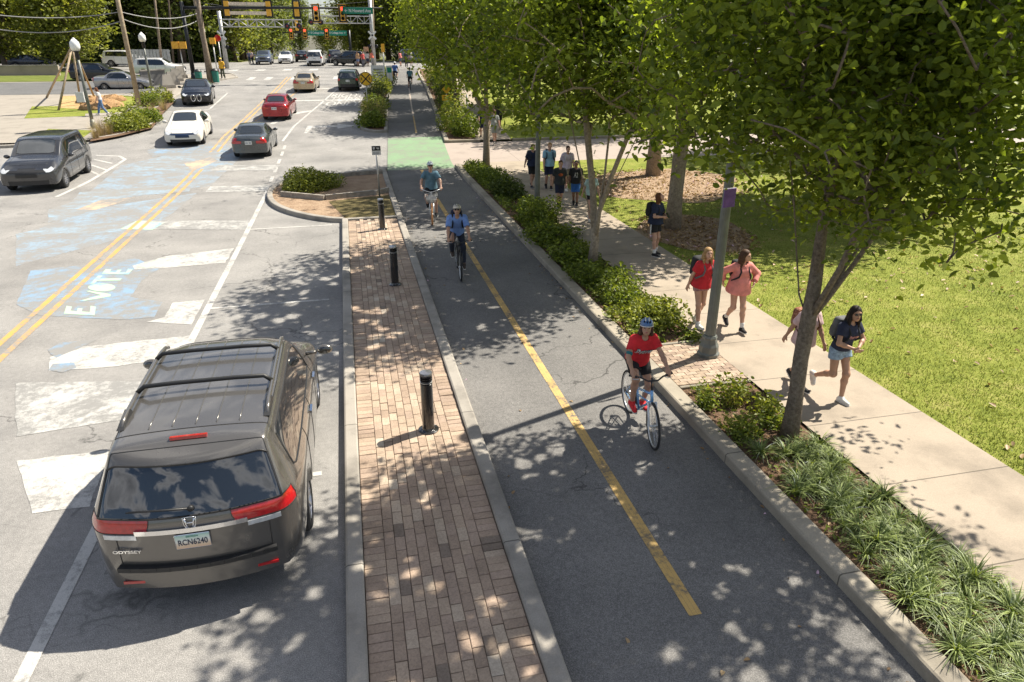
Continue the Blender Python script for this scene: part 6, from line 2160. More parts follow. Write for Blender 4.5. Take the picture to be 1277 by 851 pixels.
def rider(label, bike, H, grips, pd, SD, lean, head, back=.16, **k):
    g = [tuple(p + Vector((0, -.045, .055))) for p in grips]
    feet = [tuple(p + Vector((-.01 if p.x < 0 else .01, -.06, .014))) for p in pd]
    fd = [(0, 1, -.25 if p.z > .29 else -.1) for p in pd]
    hr_ = [((.15, .75, -.6), (0, -.6, -.75)), ((-.15, .75, -.6), (0, -.6, -.75))]
    return person(label, bike.location, bike.rotation_euler[2], H, pelvis=(0, SD.y - .01, SD.z + .125), lean=lean, feet=feet, footdir=fd, hands=g, head=head, knees=[(-.12, 1, .3), (.12, 1, .3)], elbows=[(-.9, -.2, -.55), (.9, -.2, -.55)], handrot=hr_, fist=True, group='riders on the cycle track', **k)

# rider in red on the near track
m_fr = mat('frame_sky_blue', (.2, .42, .72), .25, .2, coat=.8, var=.1); m_fw = mat('fork_white', (.68, .69, .7), .3, coat=.6, var=.06)
bk, gr, pd, SD = bicycle('sky-blue bicycle with white fork under the woman in red', m_fr, m_fw, (3.865, 8.36, .004), PI - R(3), crank=R(150), steer=R(-6), wr=.345, tw=.019, riser=.08, sweep=.07)
M_JERSEY = cloth('red_jersey', (.62, .022, .03)); M_NAVY = cloth('navy', (.014, .02, .05)); M_BLACKC = cloth('black', (.014, .014, .016))
b1, J = rider('woman in red jersey and blue helmet riding towards us', bk, 1.7, gr, pd, SD, 27, (-18, -10), female=True, skin='tan', topm=M_JERSEY, sleeve=.62, topfit=1.25, hem=.03, bottomm=M_BLACKC, legcov=.62, flare=1.0,
              shoem=cloth('red_shoe', (.58, .025, .03)), hair='brown', hairstyle='medium', helmet=(mat('helmet_blue', (.05, .13, .30), .25, coat=.6, var=.1), mat('helmet_white', (.6, .62, .64), .35, var=.05)), res=.0075)
M_PRW = mat('print_white', (.72, .72, .72), .8, var=.05); M_PRB = mat('print_navy', (.02, .03, .10), .8, var=.05)
chest_print(b1, J, 'Braves', .27, .115, M_PRB, dz=.0, shear=.3, bold=.05, off=.003, slope=.06)
chest_print(b1, J, 'Braves', .262, .10, M_PRW, dz=.0, shear=.3, bold=.028, off=.0065, slope=.06)
ab = MB(); a = J['sho'][1] + (J['el'][1] - J['sho'][1]) * .74; b = J['sho'][1] + (J['el'][1] - J['sho'][1]) * .9
ab.tube([a, b], [.049, .046], 12); ab.build('arm_band', cloth('teal_band', (.03, .16, .17)), b1, True)
# rider in blue shirt
bk, gr, pd, SD = bicycle('black bicycle under the man in the blue shirt', M_BIKEBLK, M_BIKEBLK, (2.40, 16.45, .004), PI - R(4), crank=R(75), low=False, wr=.345)
b2, J = rider('man in light blue shirt and pale helmet on a black bicycle', bk, 1.78, gr, pd, SD, 33, (-6, -14), topm=cloth('shirt_blue', (.17, .28, .58)), sleeve=.85, topfit=1.3, hem=.03, bottomm=cloth('trouser_navy', (.022, .027, .045)), legcov=1.92,
              shoem=cloth('shoe_brown', (.07, .05, .04)), skin='tan', hair='grey', hairstyle='short', helmet=(mat('helmet_cream', (.55, .5, .42), .35, coat=.4, var=.1), M_BLACKPL), glasses=True, res=.011)
backpack('dark backpack on the man in the light blue shirt', b2, J, M_NAVY, M_BLACKC, w=.14, h=.2, d=.06)
# rider with basket
bk, gr, pd, SD = bicycle('pale upright bicycle with front basket and amber tyres', mat('frame_pale', (.45, .5, .52), .3, .3, coat=.5), mat('fork_pale', (.5, .53, .55), .3, .3), (2.43, 22.2, .004), PI - R(7), mat('tyre_amber', (.42, .20, .08), .7), basket=True, riser=.1, crank=R(60), wr=.345, tw=.026, rim_m=M_ALU)
b3, J = rider('rider in grey-blue T-shirt and white helmet behind a bicycle basket', bk, 1.8, gr, pd, SD, 6, (4, -6), topm=cloth('tee_greyblue', (.10, .19, .25)), sleeve=.7, topfit=1.35, hem=.05, bottomm=M_BLACKC, legcov=.92, flare=1.6,
              shoem=M_BLACKC, skin='light', hair='brown', hairstyle='short', helmet=(mat('helmet_white_blue', (.45, .52, .6), .35, coat=.4), M_BLACKPL), glasses=True, res=.012)
# two farther riders, seen from behind
p_ = at(512, 112)
bk, gr, pd, SD = bicycle('dark bicycle ridden away up the cycle track by the rider in teal', M_BIKEBLK, M_BIKEBLK, (p_.x, p_.y, p_.z + .005), R(-6), crank=R(90), low=False)
slope_rot(bk, p_.y)
rider('rider in teal top heading away up the cycle track', bk, 1.75, gr, pd, SD, 20, (0, 0), topm=cloth('teal', (.06, .15, .18)), sleeve=.7, topfit=1.2, bottomm=M_BLACKC, legcov=.9, shoem=M_BLACKC, hair='dark', helmet=(M_NAVY, M_BLACKPL), res=.02, fingers=False)
p_ = at(494, 104)
bk, gr, pd, SD = bicycle('dark bicycle held by the standing rider in bright blue', M_BIKEBLK, M_BIKEBLK, (p_.x, p_.y, p_.z + .005), R(-14), crank=R(90), low=False)
slope_rot(bk, p_.y)
rider('rider in bright blue top stopped near the crossing', bk, 1.82, gr, pd, SD, 12, (0, 0), topm=cloth('bright_blue', (.07, .14, .36)), sleeve=.7, topfit=1.2, bottomm=M_NAVY, legcov=.95, shoem=M_BLACKC, hair='dark', helmet=(mat('helmet_pale', (.6, .6, .6), .4), M_BLACKPL), res=.02, fingers=False)

# ------------------------------------------------------------------ people on foot
def walk(k, ph=1, stride=.30, lift=.08, sw=.16, hip=.095):
    """ph=+1: right foot in front, left foot pushing off behind"""
    fr, bk_ = (hip * k * .7, stride * k, .0), (-hip * k * .7, -stride * 1.05 * k, lift * k)
    fdf, fdb = (0, 1, .12), (0, 1, -.75)
    hands_f, hands_b = (-.235 * k, (.06 + sw) * k, .87 * k), (.235 * k, (-.05 - sw) * k, .86 * k)
    if ph > 0:
        return dict(feet=[bk_, fr], footdir=[fdb, fdf], hands=[hands_f, hands_b])
    fr = (-fr[0], fr[1], fr[2]); bk_ = (-bk_[0], bk_[1], bk_[2])
    return dict(feet=[fr, bk_], footdir=[fdf, fdb], hands=[(-hands_b[0], hands_b[1], hands_b[2]), (-hands_f[0], hands_f[1], hands_f[2])])
def gp(px_, py_): return at(px_, py_, RH)
WG = 'students walking along the footway'
M_WHITESH = cloth('shoe_white', (.62, .6, .56)); M_BLKSH = cloth('shoe_black', (.02, .02, .022)); M_PINK = cloth('coral_hoodie', (.68, .24, .21)); M_REDT = cloth('red_tee', (.5, .02, .03))
M_DENIM = cloth('pale_denim', (.25, .34, .45), .4, 25); M_PACK = cloth('pack_black', (.02, .021, .024)); M_PACKG = cloth('pack_grey', (.12, .12, .125))
k = 1.66 / 1.75
p_ = gp(1043, 502)
wk = walk(k, -1, .16, 0)
wk['feet'] = [(-.06, .12, 0), (.06, -.36, .19)]; wk['footdir'] = [(0, 1, .0), (0, .35, -1)]
wk['hands'] = [(-.06, .25, .985), (.055, .265, .985)]
g1, J = person('long-haired girl in navy T-shirt, denim shorts and sunglasses, hands clasped', p_ + Vector((0, .12, 0)), PI + R(7), 1.66, True, 'tan', pelvis=(0, -.03, .86), lean=12, head=(-18, -2), topm=cloth('navy_tee', (.022, .026, .055)), sleeve=.55, topfit=1.3, hem=-.0, bottomm=M_DENIM, legcov=.34, flare=1.9,
               shoem=M_WHITESH, hair='dark', hairstyle='long', glasses=True, group=WG, res=.0085, elbows=[(-1, -.35, -.2), (1, -.35, -.2)], **wk)
chest_print(g1, J, 'Braves', .2, .065, mat('print_pink', (.72, .36, .36), .8, var=.05), dz=-.01, shear=.35, bold=.03, slope=.1)
backpack('grey backpack on the girl in navy with sunglasses', g1, J, M_PACKG, M_PACK, w=.125, h=.19, d=.062, res=.01)
p_ = gp(1006, 497)
g2, J = person('girl in pale pink outfit hidden behind the near tree trunk', p_ + Vector((.10, .45, 0)), PI + R(4), 1.6, True, 'tan', lean=5, topm=cloth('pale_pink', (.6, .42, .42)), sleeve=.7, topfit=1.4, hem=.12, bottomm=cloth('pale_pink2', (.58, .42, .42)), legcov=.3, shoem=M_BLKSH, hair='brown', hairstyle='long', group=WG, res=.011, **walk(.93, 1, .24))
backpack('small brown flowered backpack behind the near tree trunk', g2, J, speckle('pack_floral', [(.35, (.10, .05, .03)), (.5, (.30, .13, .08)), (.62, (.5, .38, .3)), (.75, (.2, .09, .06))], 34, bump=.1), cloth('pack_brown', (.16, .07, .04)), w=.14, h=.18, d=.085)
p_ = gp(922, 416)
wk = walk(k, -1, .24, .10)
wk['hands'] = [(-.22, .16, 1.0), (.27, -.14, .96)]
g3, J = person('girl in coral hooded top and long brown hair striding with black shoes', p_ + Vector((0, .24, 0)), PI + R(-4), 1.66, True, 'light', lean=6, head=(38, 2), topm=M_PINK, sleeve=1.85, topfit=1.7, hem=.13, bottomm=M_BLACKC, legcov=.25, shoem=M_BLKSH, socks=(.26, M_SOCK), hair='brown', hairstyle='long', group=WG, res=.0095, elbows=[(-1, -.6, -.1), (1, -.6, -.2)], **wk)
backpack('black backpack slung on the girl in the coral top', g3, J, M_PACK, M_PACK, w=.14, h=.2, d=.075)
p_ = gp(872, 409)
g4, J = person('blonde girl in red T-shirt partly behind the near lamp post', p_ + Vector((.0, .12, 0)), PI + R(8), 1.66, True, 'light', lean=8, head=(-14, -6), topm=M_REDT, sleeve=.6, topfit=1.5, hem=.06, bottomm=cloth('red_pattern', (.35, .2, .2), .6, 40), legcov=.3, shoem=M_WHITESH, socks=(.16, M_SOCK), hair='blonde', hairstyle='long', group=WG, res=.011, **walk(k, 1, .14, .03, .08))
backpack('black backpack on the blonde girl in red', g4, J, M_PACK, M_PACKG, w=.15, h=.22, d=.09)
p_ = gp(814, 318)
hd = [(-.10, .24, 1.085), (.045, .27, 1.075)]
g5, J = person('auburn-haired walker in navy T-shirt and striped black shorts looking down at a phone', p_, PI + R(30), 1.68, True, 'light', lean=3, head=(22, -32), feet=[(-.10, .0, 0), (.11, .12, 0)], hands=hd, topm=cloth('navy_tee2', (.013, .02, .05)), sleeve=.7, topfit=1.5, hem=.06, bottomm=M_BLACKC, legcov=.62, flare=1.8, shoem=M_BLKSH, socks=(.28, M_SOCK), hair='auburn', hairstyle='medium', group=WG, res=.011, elbows=[(-.8, -.7, -.5), (.8, -.7, -.5)])
for i, s in ((0, -1), (1, 1)):
    st = MB(); a = J['P'] + J['right'] * s * .172 + np.array([0, .0, .04]); st.box(a + np.array([s * .006, 0, -.16]), (.012, .035, .34)); st.build('side_stripe', M_SOCK, g5)
backpack('dark backpack on the walker looking at a phone', g5, J, M_PACK, M_PACK, w=.14, h=.2, d=.08)
ph = MB(); ph.box((0, 0, 0), (.072, .009, .145)); po = ph.build('phone', M_LENS)
M4 = Matrix.Translation(g5.location) @ Matrix.Rotation(g5.rotation_euler[2], 4, 'Z')
po.location = M4 @ Vector((-.03, .345, 1.12)); po.rotation_euler = (R(35), 0, g5.rotation_euler[2]); tag(po, 'phone in the hands of the auburn-haired walker', 'phone')
cs = MB(); cs.box((0, -.0062, 0), (.066, .002, .135)); cs.build('screen', M_GLASS, po)
# boys in the group
TEE = dict(sleeve=.72, topfit=1.45, hem=.07, legcov=.88, flare=2.0)
b, J = person('boy in charcoal T-shirt with orange emblem and dark shorts', gp(697, 259), PI + R(-4), 1.62, False, 'light', topm=cloth('charcoal_tee', (.028, .032, .036)), bottomm=M_NAVY, shoem=M_BLKSH, socks=(.35, M_BLACKC), hair='brown', group=WG, res=.0125, **TEE, **walk(.92, 1, .13, .02, .04))
em = MB()
o_ = chest_print(b, J, '●', .16, .10, mat('print_orange', (.5, .12, .04), .8, var=.3), dz=-.02, shear=0, bold=0)
b, J = person('boy in black T-shirt with white print and bright blue shorts', gp(717, 257), PI + R(-20), 1.58, False, 'brown', lean=6, head=(-10, -8), topm=M_BLACKC, bottomm=cloth('blue_shorts', (.03, .13, .42)), shoem=M_BLKSH, socks=(.2, M_BLACKC), hair='dark', group=WG, res=.0125, **TEE, **walk(.9, -1, .17, .04, .06))
chest_print(b, J, 'A2', .13, .17, M_PRW, dz=-.04, shear=.1, bold=.02)
b, J = person('tall boy in light blue T-shirt with backpack straps', gp(684, 236), PI + R(-6), 1.78, False, 'light', topm=cloth('lightblue_tee', (.24, .42, .55)), bottomm=M_NAVY, shoem=M_BLKSH, socks=(.15, M_BLACKC), hair='blonde', group=WG, res=.0135, **TEE, **walk(1.0, -1, .2, .05))
backpack('navy backpack on the tall boy in light blue', b, J, M_NAVY, M_NAVY, w=.14, h=.2, d=.07)
b, J = person('boy in dark navy T-shirt walking behind the far lamp post', gp(663, 234), PI + R(8), 1.68, False, 'light', topm=M_NAVY, bottomm=M_BLACKC, shoem=M_BLKSH, hair='brown', group=WG, res=.0135, **TEE, **walk(.96, 1, .18, .05))
backpack('black backpack on the boy behind the far lamp post', b, J, M_PACK, M_PACK, w=.15, h=.21, d=.08)
b, J = person('walker in pale lilac T-shirt behind the boy with the orange emblem', gp(706, 238), PI, 1.7, False, 'light', topm=cloth('lilac_tee', (.5, .42, .5)), bottomm=cloth('khaki', (.3, .25, .18)), shoem=M_WHITESH, hair='brown', group=WG, res=.014, **TEE, **walk(.97, 1, .2))
backpack('blue and white backpack behind the boy with the orange emblem', b, J, cloth('pack_blue', (.06, .11, .26)), cloth('pack_white', (.5, .5, .52)), w=.14, h=.2, d=.07)
b, J = person('walker in pale green top and black shorts behind the multi-stemmed tree', gp(735, 276), PI + R(6), 1.62, True, 'light', topm=cloth('mint_tee', (.36, .48, .44)), bottomm=M_BLACKC, legcov=.42, sleeve=.6, topfit=1.4, hem=.03, shoem=M_WHITESH, hair='brown', hairstyle='tail', group=WG, res=.0125, **walk(.92, 1, .16, .03))
b, J = person('walker in grey shirt and shorts on the footway past the driveway', gp(617, 179), R(4), 1.75, False, 'light', topm=cloth('grey_tee', (.22, .23, .22)), bottomm=cloth('grey_short', (.2, .22, .21)), shoem=M_BLKSH, hair='brown', group=WG, res=.018, fingers=False, **TEE, **walk(1, 1, .12, .02))
b, J = person('walker in navy partly hidden by the single-trunk street tree', gp(602, 172), R(0), 1.72, False, 'light', topm=M_NAVY, bottomm=M_NAVY, shoem=M_BLKSH, hair='brown', group=WG, res=.018, fingers=False, **TEE, **walk(1, -1, .2))
b, J = person('walker in black with backpack ahead of the one in grey', gp(623, 162), R(0), 1.75, False, 'light', topm=M_BLACKC, bottomm=M_BLACKC, shoem=M_BLKSH, hair='dark', group=WG, res=.018, fingers=False, **TEE, **walk(1, 1, .2))
# left side
p_ = gp(129, 144)
b, J = person('person in white top and blue jeans walking by the straw on the left', p_, R(100), 1.72, True, 'light', topm=cloth('white_top', (.6, .58, .55)), bottomm=cloth('blue_jeans', (.11, .18, .32)), legcov=1.95, flare=1.8, sleeve=.6, topfit=1.3, shoem=M_WHITESH, hair='auburn', hairstyle='medium', res=.018, fingers=False, **walk(1, 1, .26, .06))
p_ = gp(279, 98)
b, J = person('street worker in yellow and orange high-visibility vest holding a bag', p_, R(160), 1.8, False, 'brown', topm=cloth('hivis', (.75, .42, .03)), bottomm=cloth('olive', (.07, .08, .05)), legcov=1.95, flare=1.7, sleeve=.8, topfit=1.7, hem=.1, shoem=M_BLKSH, hair='dark', hairstyle='none', helmet=(mat('hardhat', (.75, .55, .06), .4), mat('hardhat_rim', (.7, .5, .05), .4)), res=.02, fingers=False, feet=[(-.14, 0, 0), (.14, .05, 0)])
st = MB()
for z in (1.0, 1.18): st.lathe([(.168, z), (.172, z + .045)], 20, (0, -.0, 0), 'Z', cap=False)
st.build('vest_band', mat('vest_orange', (.8, .12, .02), .6), b)
bg_ = MB(); bg_.ell((0, 0, 0), (.14, .09, .19), 10, 8); bo = bg_.build('bag', cloth('orange_bag', (.6, .1, .02)), None, True); bo.location = p_ + Vector((-.42, -.05, .62)); tag(bo, 'orange bag in the hand of the street worker', 'bag')
hd_ = MB(); hd_.tube([(-.06, 0, .15), (-.03, 0, .27), (.03, 0, .27), (.06, 0, .15)], .012, 5); hd_.build('handle', M_BLACKC, bo)
# people waiting at the crossing, small in the distance
CR = [((447, 83), (.5, .3, .15), (.2, .25, .4), 'person in tan top waiting left in the crowd beyond the black vehicle'), ((453, 84), (.45, .07, .06), (.1, .1, .12), 'person in red top in the crowd beyond the black vehicle'), ((459, 83), (.55, .5, .45), (.03, .04, .08), 'person in cream top in the crowd at the crossing'),
      ((465, 83), (.6, .16, .1), (.3, .3, .3), 'person in orange-red top at the right of the crowd'), ((500, 83), (.6, .2, .18), (.08, .1, .15), 'person in salmon top beyond the stopped rider in bright blue'), ((507, 84), (.04, .05, .06), (.02, .02, .03), 'person in black beyond the two far riders'), ((513, 82), (.5, .48, .44), (.1, .12, .2), 'person in pale top at the track end')]
for i, (q, c1, c2, lb) in enumerate(CR):
    person(lb, at(*q, .02), r_.uniform(0, 6.28), r_.uniform(1.62, 1.85), i % 2 == 0, ('light', 'tan', 'brown')[i % 3], topm=cloth('crowd_top%d' % i, c1), bottomm=cloth('crowd_leg%d' % i, c2), legcov=(.9, 1.95)[i % 2], sleeve=.75, topfit=1.5, hem=.06, shoem=M_BLKSH, hair=('dark', 'brown')[i % 2], hairstyle=('medium', 'short')[i % 2], res=.026, fingers=False, sole=False, group='people waiting at the crossing')
for i, (q, lb) in enumerate((((316, 80), 'seated-looking distant person in pale top left of the arriving blue car'), ((312, 80.5), 'distant person in dark top left of the arriving blue car'))):
    person(lb, at(*q, .02), 2.0 + i, 1.6, False, 'tan', topm=cloth('far_top%d' % i, ((.5, .4, .42), (.12, .13, .2))[i]), bottomm=M_NAVY, legcov=1.9, shoem=M_BLKSH, res=.028, fingers=False, sole=False, group='people waiting at the crossing')
# ------------------------------------------------------------------ street furniture
def ray_y(px_, py_, Y):
    X, Y_, Z = ray(px_, py_); t = Y / Y_
    return Vector((X * t, Y, CAM_H + Z * t))
M_POSTG = mat('post_grey_green', (.15, .16, .145), .5, .3, var=.2, scale=5)
M_WOODP = speckle('pole_wood', [(.3, (.10, .075, .055)), (.5, (.21, .165, .125)), (.7, (.32, .27, .22))], 6, bump=.4)
M_WOODL = speckle('pole_wood_light', [(.3, (.18, .14, .1)), (.5, (.34, .27, .19)), (.7, (.46, .39, .3))], 6, bump=.4)
M_STEELB = mat('mast_black', (.016, .017, .02), .4, .3, var=.15)
M_GALV = mat('galvanised', (.42, .42, .41), .45, .6, var=.2, scale=4)
M_SIGY = mat('sign_yellow', (.72, .42, .015), .5, var=.1); M_SIGK = mat('sign_black', (.012, .012, .012), .6, var=0); M_SIGW = mat('sign_white', (.66, .66, .65), .5, var=.06)
M_SIGG = mat('sign_green', (.005, .21, .13), .5, var=.1); M_SIGY2 = mat('signal_yellow', (.80, .42, .04), .45, var=.12)
M_GLOBE = mat('lamp_globe', (.78, .78, .76), .3, var=.05)
m_, nt_, b_ = new_mat('signal_red_lit'); b_.inputs['Base Color'].default_value = (.6, .01, .01, 1); b_.inputs['Emission Color'].default_value = (1, .03, .02, 1); b_.inputs['Emission Strength'].default_value = 3.0
M_LIT = m_

# bollards on the brick island
m_, nt_, b_ = new_mat('bollard_black'); b_.inputs['Base Color'].default_value = (.014, .014, .015, 1); b_.inputs['Roughness'].default_value = .22; b_.inputs['Coat Weight'].default_value = .7
M_BOL = m_
for i, (y, lb) in enumerate(((8.84, 'nearest black bollard on the brick island, with louvred silver head'), (15.66, 'middle black bollard on the brick island'), (21.07, 'black bollard at the far end of the brick island below the small sign'))):
    if i == 0:
        b0 = thing('bollard', lb, 'bollard', (.77, y, .10), 0, 'bollards on the brick island')
        MB().lathe([(.088, 0), (.088, .76), (.08, .765), (.066, .77), (.066, .78)], 28).build('post', M_BOL, b0, True, 40)
        MB().lathe([(.15, 0), (.15, .012), (.135, .02), (.095, .03), (.089, .05)], 28).build('base_plate', M_BOL, b0, True, 40)
        MB().lathe([(.058, .76), (.058, .91)], 20, cap=False).build('lamp_core', mat('bollard_lens', (.25, .25, .24), .3), b0, True)
        for z in (.785, .815, .845, .875):
            MB().lathe([(.06, z + .006), (.09, z - .004), (.09, z + .006), (.06, z + .016), (.06, z + .006)], 28, cap=False).build('louvre', M_ALU if z < .8 else M_BOL, b0, True, 40)
        MB().lathe([(.06, .895), (.091, .895), (.091, .925), (.085, .935), (0, .945)], 28).build('cap', mat('bollard_cap', (.35, .35, .36), .25, .8), b0, True, 40)
        for k in range(4):
            a = k * PI / 2 + .6; MB().lathe([(.011, .012), (.011, .03), (0, .033)], 6, (.12 * math.cos(a), .12 * math.sin(a), 0)).build('bolt', M_GALV, b0)
    else:
        copy_tree(b0, (.77, y, .10), .4 * i, lb)

def post(name, label, cat, p, h, r, m, sides=12, taper=.85, group=None):
    root = thing(name, label, cat, p, 0, group)
    MB().tube([(0, 0, -.05), (0, 0, h)], [r, r * taper], sides).build('post', m, root, True)
    return root
def panel(root, name, w, h, z, m, y=-.03, rot=0.0, x=0.0, t=.006):
    mb = MB(); mb.box((0, 0, 0), (w, t, h)); o = mb.build(name, m, root); o.location = (x, y, z); o.rotation_euler = (0, rot, 0); return o
def sign_text(par, txt, w, h, m, z=0.0, x=0.0, bold=.015, nm='lettering'):
    return text_obj(nm, txt, w, h, m, par, (x, -.006, z), (0, 0, 0), .003, bold)

# small sign on the planter island
p = Vector((.93, 25.9, .1)); h = tall(p, 182)
r = post('traffic_sign', 'small black and white sign on a grey post in the planter island', 'sign', p, h, .035, M_GALV)
pl_ = panel(r, 'sign_plate', .32, .32, h - .16, M_SIGW)
k_ = panel(pl_, 'black_field', .30, .16, .075, M_SIGK, -.006, t=.004)
a_ = MB(); a_.box((-.085, -.010, .09), (.07, .004, .05)); a_.box((-.085, -.010, .045), (.04, .004, .03)); a_.box((.05, -.010, .085), (.10, .004, .02)); a_.box((.07, -.010, .055), (.06, .004, .02)); a_.build('pictogram', M_SIGW, pl_)
for z in (-.06, -.11): 
    a_ = MB(); [a_.box((-.1 + i * .045, -.006, z), (.03, .004, .028)) for i in range(5)]; a_.build('lettering', mat('sign_grey', (.2, .2, .22), .6), pl_)

# fluted lamp posts on the footway side
def lamp_post(label, p, h):
    root = thing('lamp_post', label, 'lamp post', p, 0, 'fluted lamp posts by the footway')
    n = 32; mb = MB()
    rings = [(0, .095), (.9, .09), (h, .062)]
    vs = []
    for z, rr in rings:
        for j in range(n):
            q = rr * (1 if j % 2 else .93); vs.append((q * math.cos(2 * PI * j / n), q * math.sin(2 * PI * j / n), z))
    mb.add(vs, [(i * n + j, i * n + (j + 1) % n, (i + 1) * n + (j + 1) % n, (i + 1) * n + j) for i in range(2) for j in range(n)])
    mb.build('shaft', M_POSTG, root)
    MB().lathe([(.20, 0), (.20, .06), (.175, .09), (.17, .20), (.14, .26), (.125, .33), (.135, .36), (.115, .40)], 8, phase=.39).build('base', M_POSTG, root)
    MB().lathe([(.085, h), (.12, h + .04), (.10, h + .14), (.17, h + .18)], 16).build('collar', M_POSTG, root, True, 40)
    g = MB().lathe([(.16, h + .18), (.2, h + .34), (.17, h + .5), (.08, h + .58)], 20).build('lamp_globe', M_GLOBE, root, True)
    MB().lathe([(.09, h + .57), (.06, h + .63), (.015, h + .7), (0, h + .74)], 12).build('finial', M_POSTG, g, True)
    return root
lamp_post('grey-green fluted lamp post on the brick strip, in front of the blonde girl in red', (6.0, 10.3, RH), 5.9)
lamp_post('grey-green fluted lamp post farther along, beside the boys', (6.0, 22.4, RH), 4.3)
# purple banner on the near lamp post
bn = MB(); bn.box((0, 0, 0), (.24, .012, .3)); bo = bn.build('banner', mat('banner_purple', (.16, .08, .30), .8, var=.35, scale=7)); bo.location = (5.95, 10.14, 3.0); bo.rotation_euler = (0, 0, R(12)); tag(bo, 'purple banner hanging on the near lamp post under the leaves', 'banner')
MB().tube([(-.13, .02, .15), (.13, .02, .15)], .01, 6).build('rod', M_GALV, bo)

# round railway advance sign
p = at(460, 150); p.z += .1; h = max(2.4, tall(p, 88))
r = post('railway_sign', 'round yellow railway warning sign with black cross beside the bushes island', 'sign', p, h, .03, M_GALV)
d_ = MB().lathe([(.0, -.004), (.42, -.004), (.42, .004), (0, .004)], 32, axis='Y').build('sign_disc', M_SIGY, r); d_.location = (0, -.04, h - .5)
MB().tube([((.395) * math.cos(2 * PI * i / 32), -.008, .395 * math.sin(2 * PI * i / 32)) for i in range(32)], .014, 4, closed=True).build('border', M_SIGK, d_)
for s in (1, -1): MB().box((0, -.008, 0), (.79, .004, .075), Matrix.Rotation(s * PI / 4, 3, 'Y')).build('cross_bar', M_SIGK, d_)
for s in (-1, 1): text_obj('letter', 'R', .12, .17, M_SIGK, d_, (s * .25, -.008, 0), (0, 0, 0), .003, .02)

# twin yellow signs right of the track
p = at(558, 148, RH); h = tall(p, 106)
r = post('crossing_sign', 'twin yellow signs on a post in the bed right of the cycle track', 'sign', p, h, .03, M_GALV)
q = panel(r, 'upper_sign', .42, .42, h - .26, M_SIGY, rot=PI / 4); q2 = panel(r, 'lower_sign', .62, .34, h - .78, M_SIGY)
text_obj('pictogram', 'STOP', .3, .1, M_SIGK, q, (0, -.006, 0), (0, -PI / 4, 0), .003, .02) if False else None
MB().box((0, -.006, .03), (.05, .004, .2), Matrix.Rotation(-PI / 4, 3, 'Y')).build('pictogram', M_SIGK, q)
for z in (-.06, .06): MB().box((0, -.006, z), (.42, .004, .045)).build('lettering', M_SIGK, q2)
# slim grey post beside them
p = at(583, 160, RH); post('post', 'slim grey post at the driveway corner by the far footway', 'post', p, tall(p, 118), .06, M_POSTG)

# white boards and far yellow sign near the track end
p = at(473, 112); r = post('notice_board', 'white lettered board on a post beyond the bushes island', 'sign', p, tall(p, 82), .04, M_GALV)
q = panel(r, 'board', 1.15, 1.25, tall(p, 82) - .6, M_SIGW); 
for z in (.3, .05, -.2): MB().box((0, -.006, z), (.8, .004, .1)).build('lettering', mat('sign_grey', (.2, .2, .22), .6), q)
p = at(487, 113); r = post('notice_board', 'narrow white and green board beside the larger white one', 'sign', p, tall(p, 82), .04, M_GALV)
q = panel(r, 'board', .5, 1.2, tall(p, 82) - .6, M_SIGW); MB().box((0, -.006, .25), (.36, .004, .42)).build('green_field', M_SIGG, q)
p = at(489, 103); r = post('traffic_sign', 'small yellow diamond sign at the end of the cycle track', 'sign', p, tall(p, 88), .03, M_GALV); panel(r, 'sign_plate', .5, .5, tall(p, 88) - .35, M_SIGY, rot=PI / 4)

# lamp posts with acorn globes on the left
def acorn(label, q, pytop, m=M_POSTG, boxed=False):
    p = at(*q, RH); h = tall(p, pytop)
    root = thing('street_lamp', label, 'street lamp', p, 0, 'street lamps with white globes on the left')
    MB().tube([(0, 0, 0), (0, 0, h * .45), (0, 0, h - .75)], [.10, .085, .065], 12).build('post', m, root, True)
    MB().lathe([(.17, 0), (.17, .1), (.11, .5)], 12).build('base', m, root, True)
    MB().lathe([(.07, h - 1.15), (.13, h - 1.05), (.11, h - .75), (.2, h - .68)], 12).build('fitter', M_STEELB, root, True)
    g = MB().lathe([(.19, h - .68), (.26, h - .5), (.24, h - .25), (.1, h - .08)], 16).build('lamp_globe', M_GLOBE, root, True)
    MB().lathe([(.11, h - .09), (.05, h - .02), (0, h)], 10).build('finial', M_GLOBE, g, True)
    if boxed:
        z = tall(p, 128); MB().box((-.28, -.1, z + .3), (.42, .25, .55)).build('control_box', M_SIGW, root)
    return root
acorn('street lamp with white globe and white control box by the left footway', (117, 160), 47, boxed=True)
acorn('street lamp with white globe right of the leaning wooden pole', (191, 119), 40)
acorn('far street lamp with white globe between the stout wooden poles', (262, 101), 32)

# wooden utility poles and wires
UP = []
def pole(label, q, top, r, m, top_y, lean=True):
    p = at(*q, RH); t = ray_y(top[0], top[1], p.y)
    d = (t - p); t = p + d * top_y
    root = thing('utility_pole', label, 'utility pole', p, 0, 'wooden utility poles on the left')
    MB().tube([(0, 0, -.1), tuple((t - p) * .5), tuple(t - p)], [r, r * .88, r * .72], 12).build('pole', m, root, True)
    c = MB(); z = (t - p) * .97
    c.bar(z + Vector((-1.1, -.15, 0)), z + Vector((1.1, -.15, 0)), .1, .12); ca = c.build('cross_arm', M_WOODP, root)
    for x in (-1, -.5, .5, 1): MB().lathe([(.045, 0), (.06, .05), (.03, .12)], 8, z + Vector((x, -.15, .06))).build('insulator', M_GALV, ca, True)
    UP.append((p, t)); return root
pole('leaning grey wooden pole by the left planted corner', (174, 134), (147, 2), .17, M_WOODL, 1.5)
pole('stout wooden pole, left of the pair at the crossing corner', (265, 102), (244, 2), .24, M_WOODL, 1.25)
pole('wooden pole cut short behind the green bins', (262, 103), (247, 2), .22, M_WOODP, 1.2)
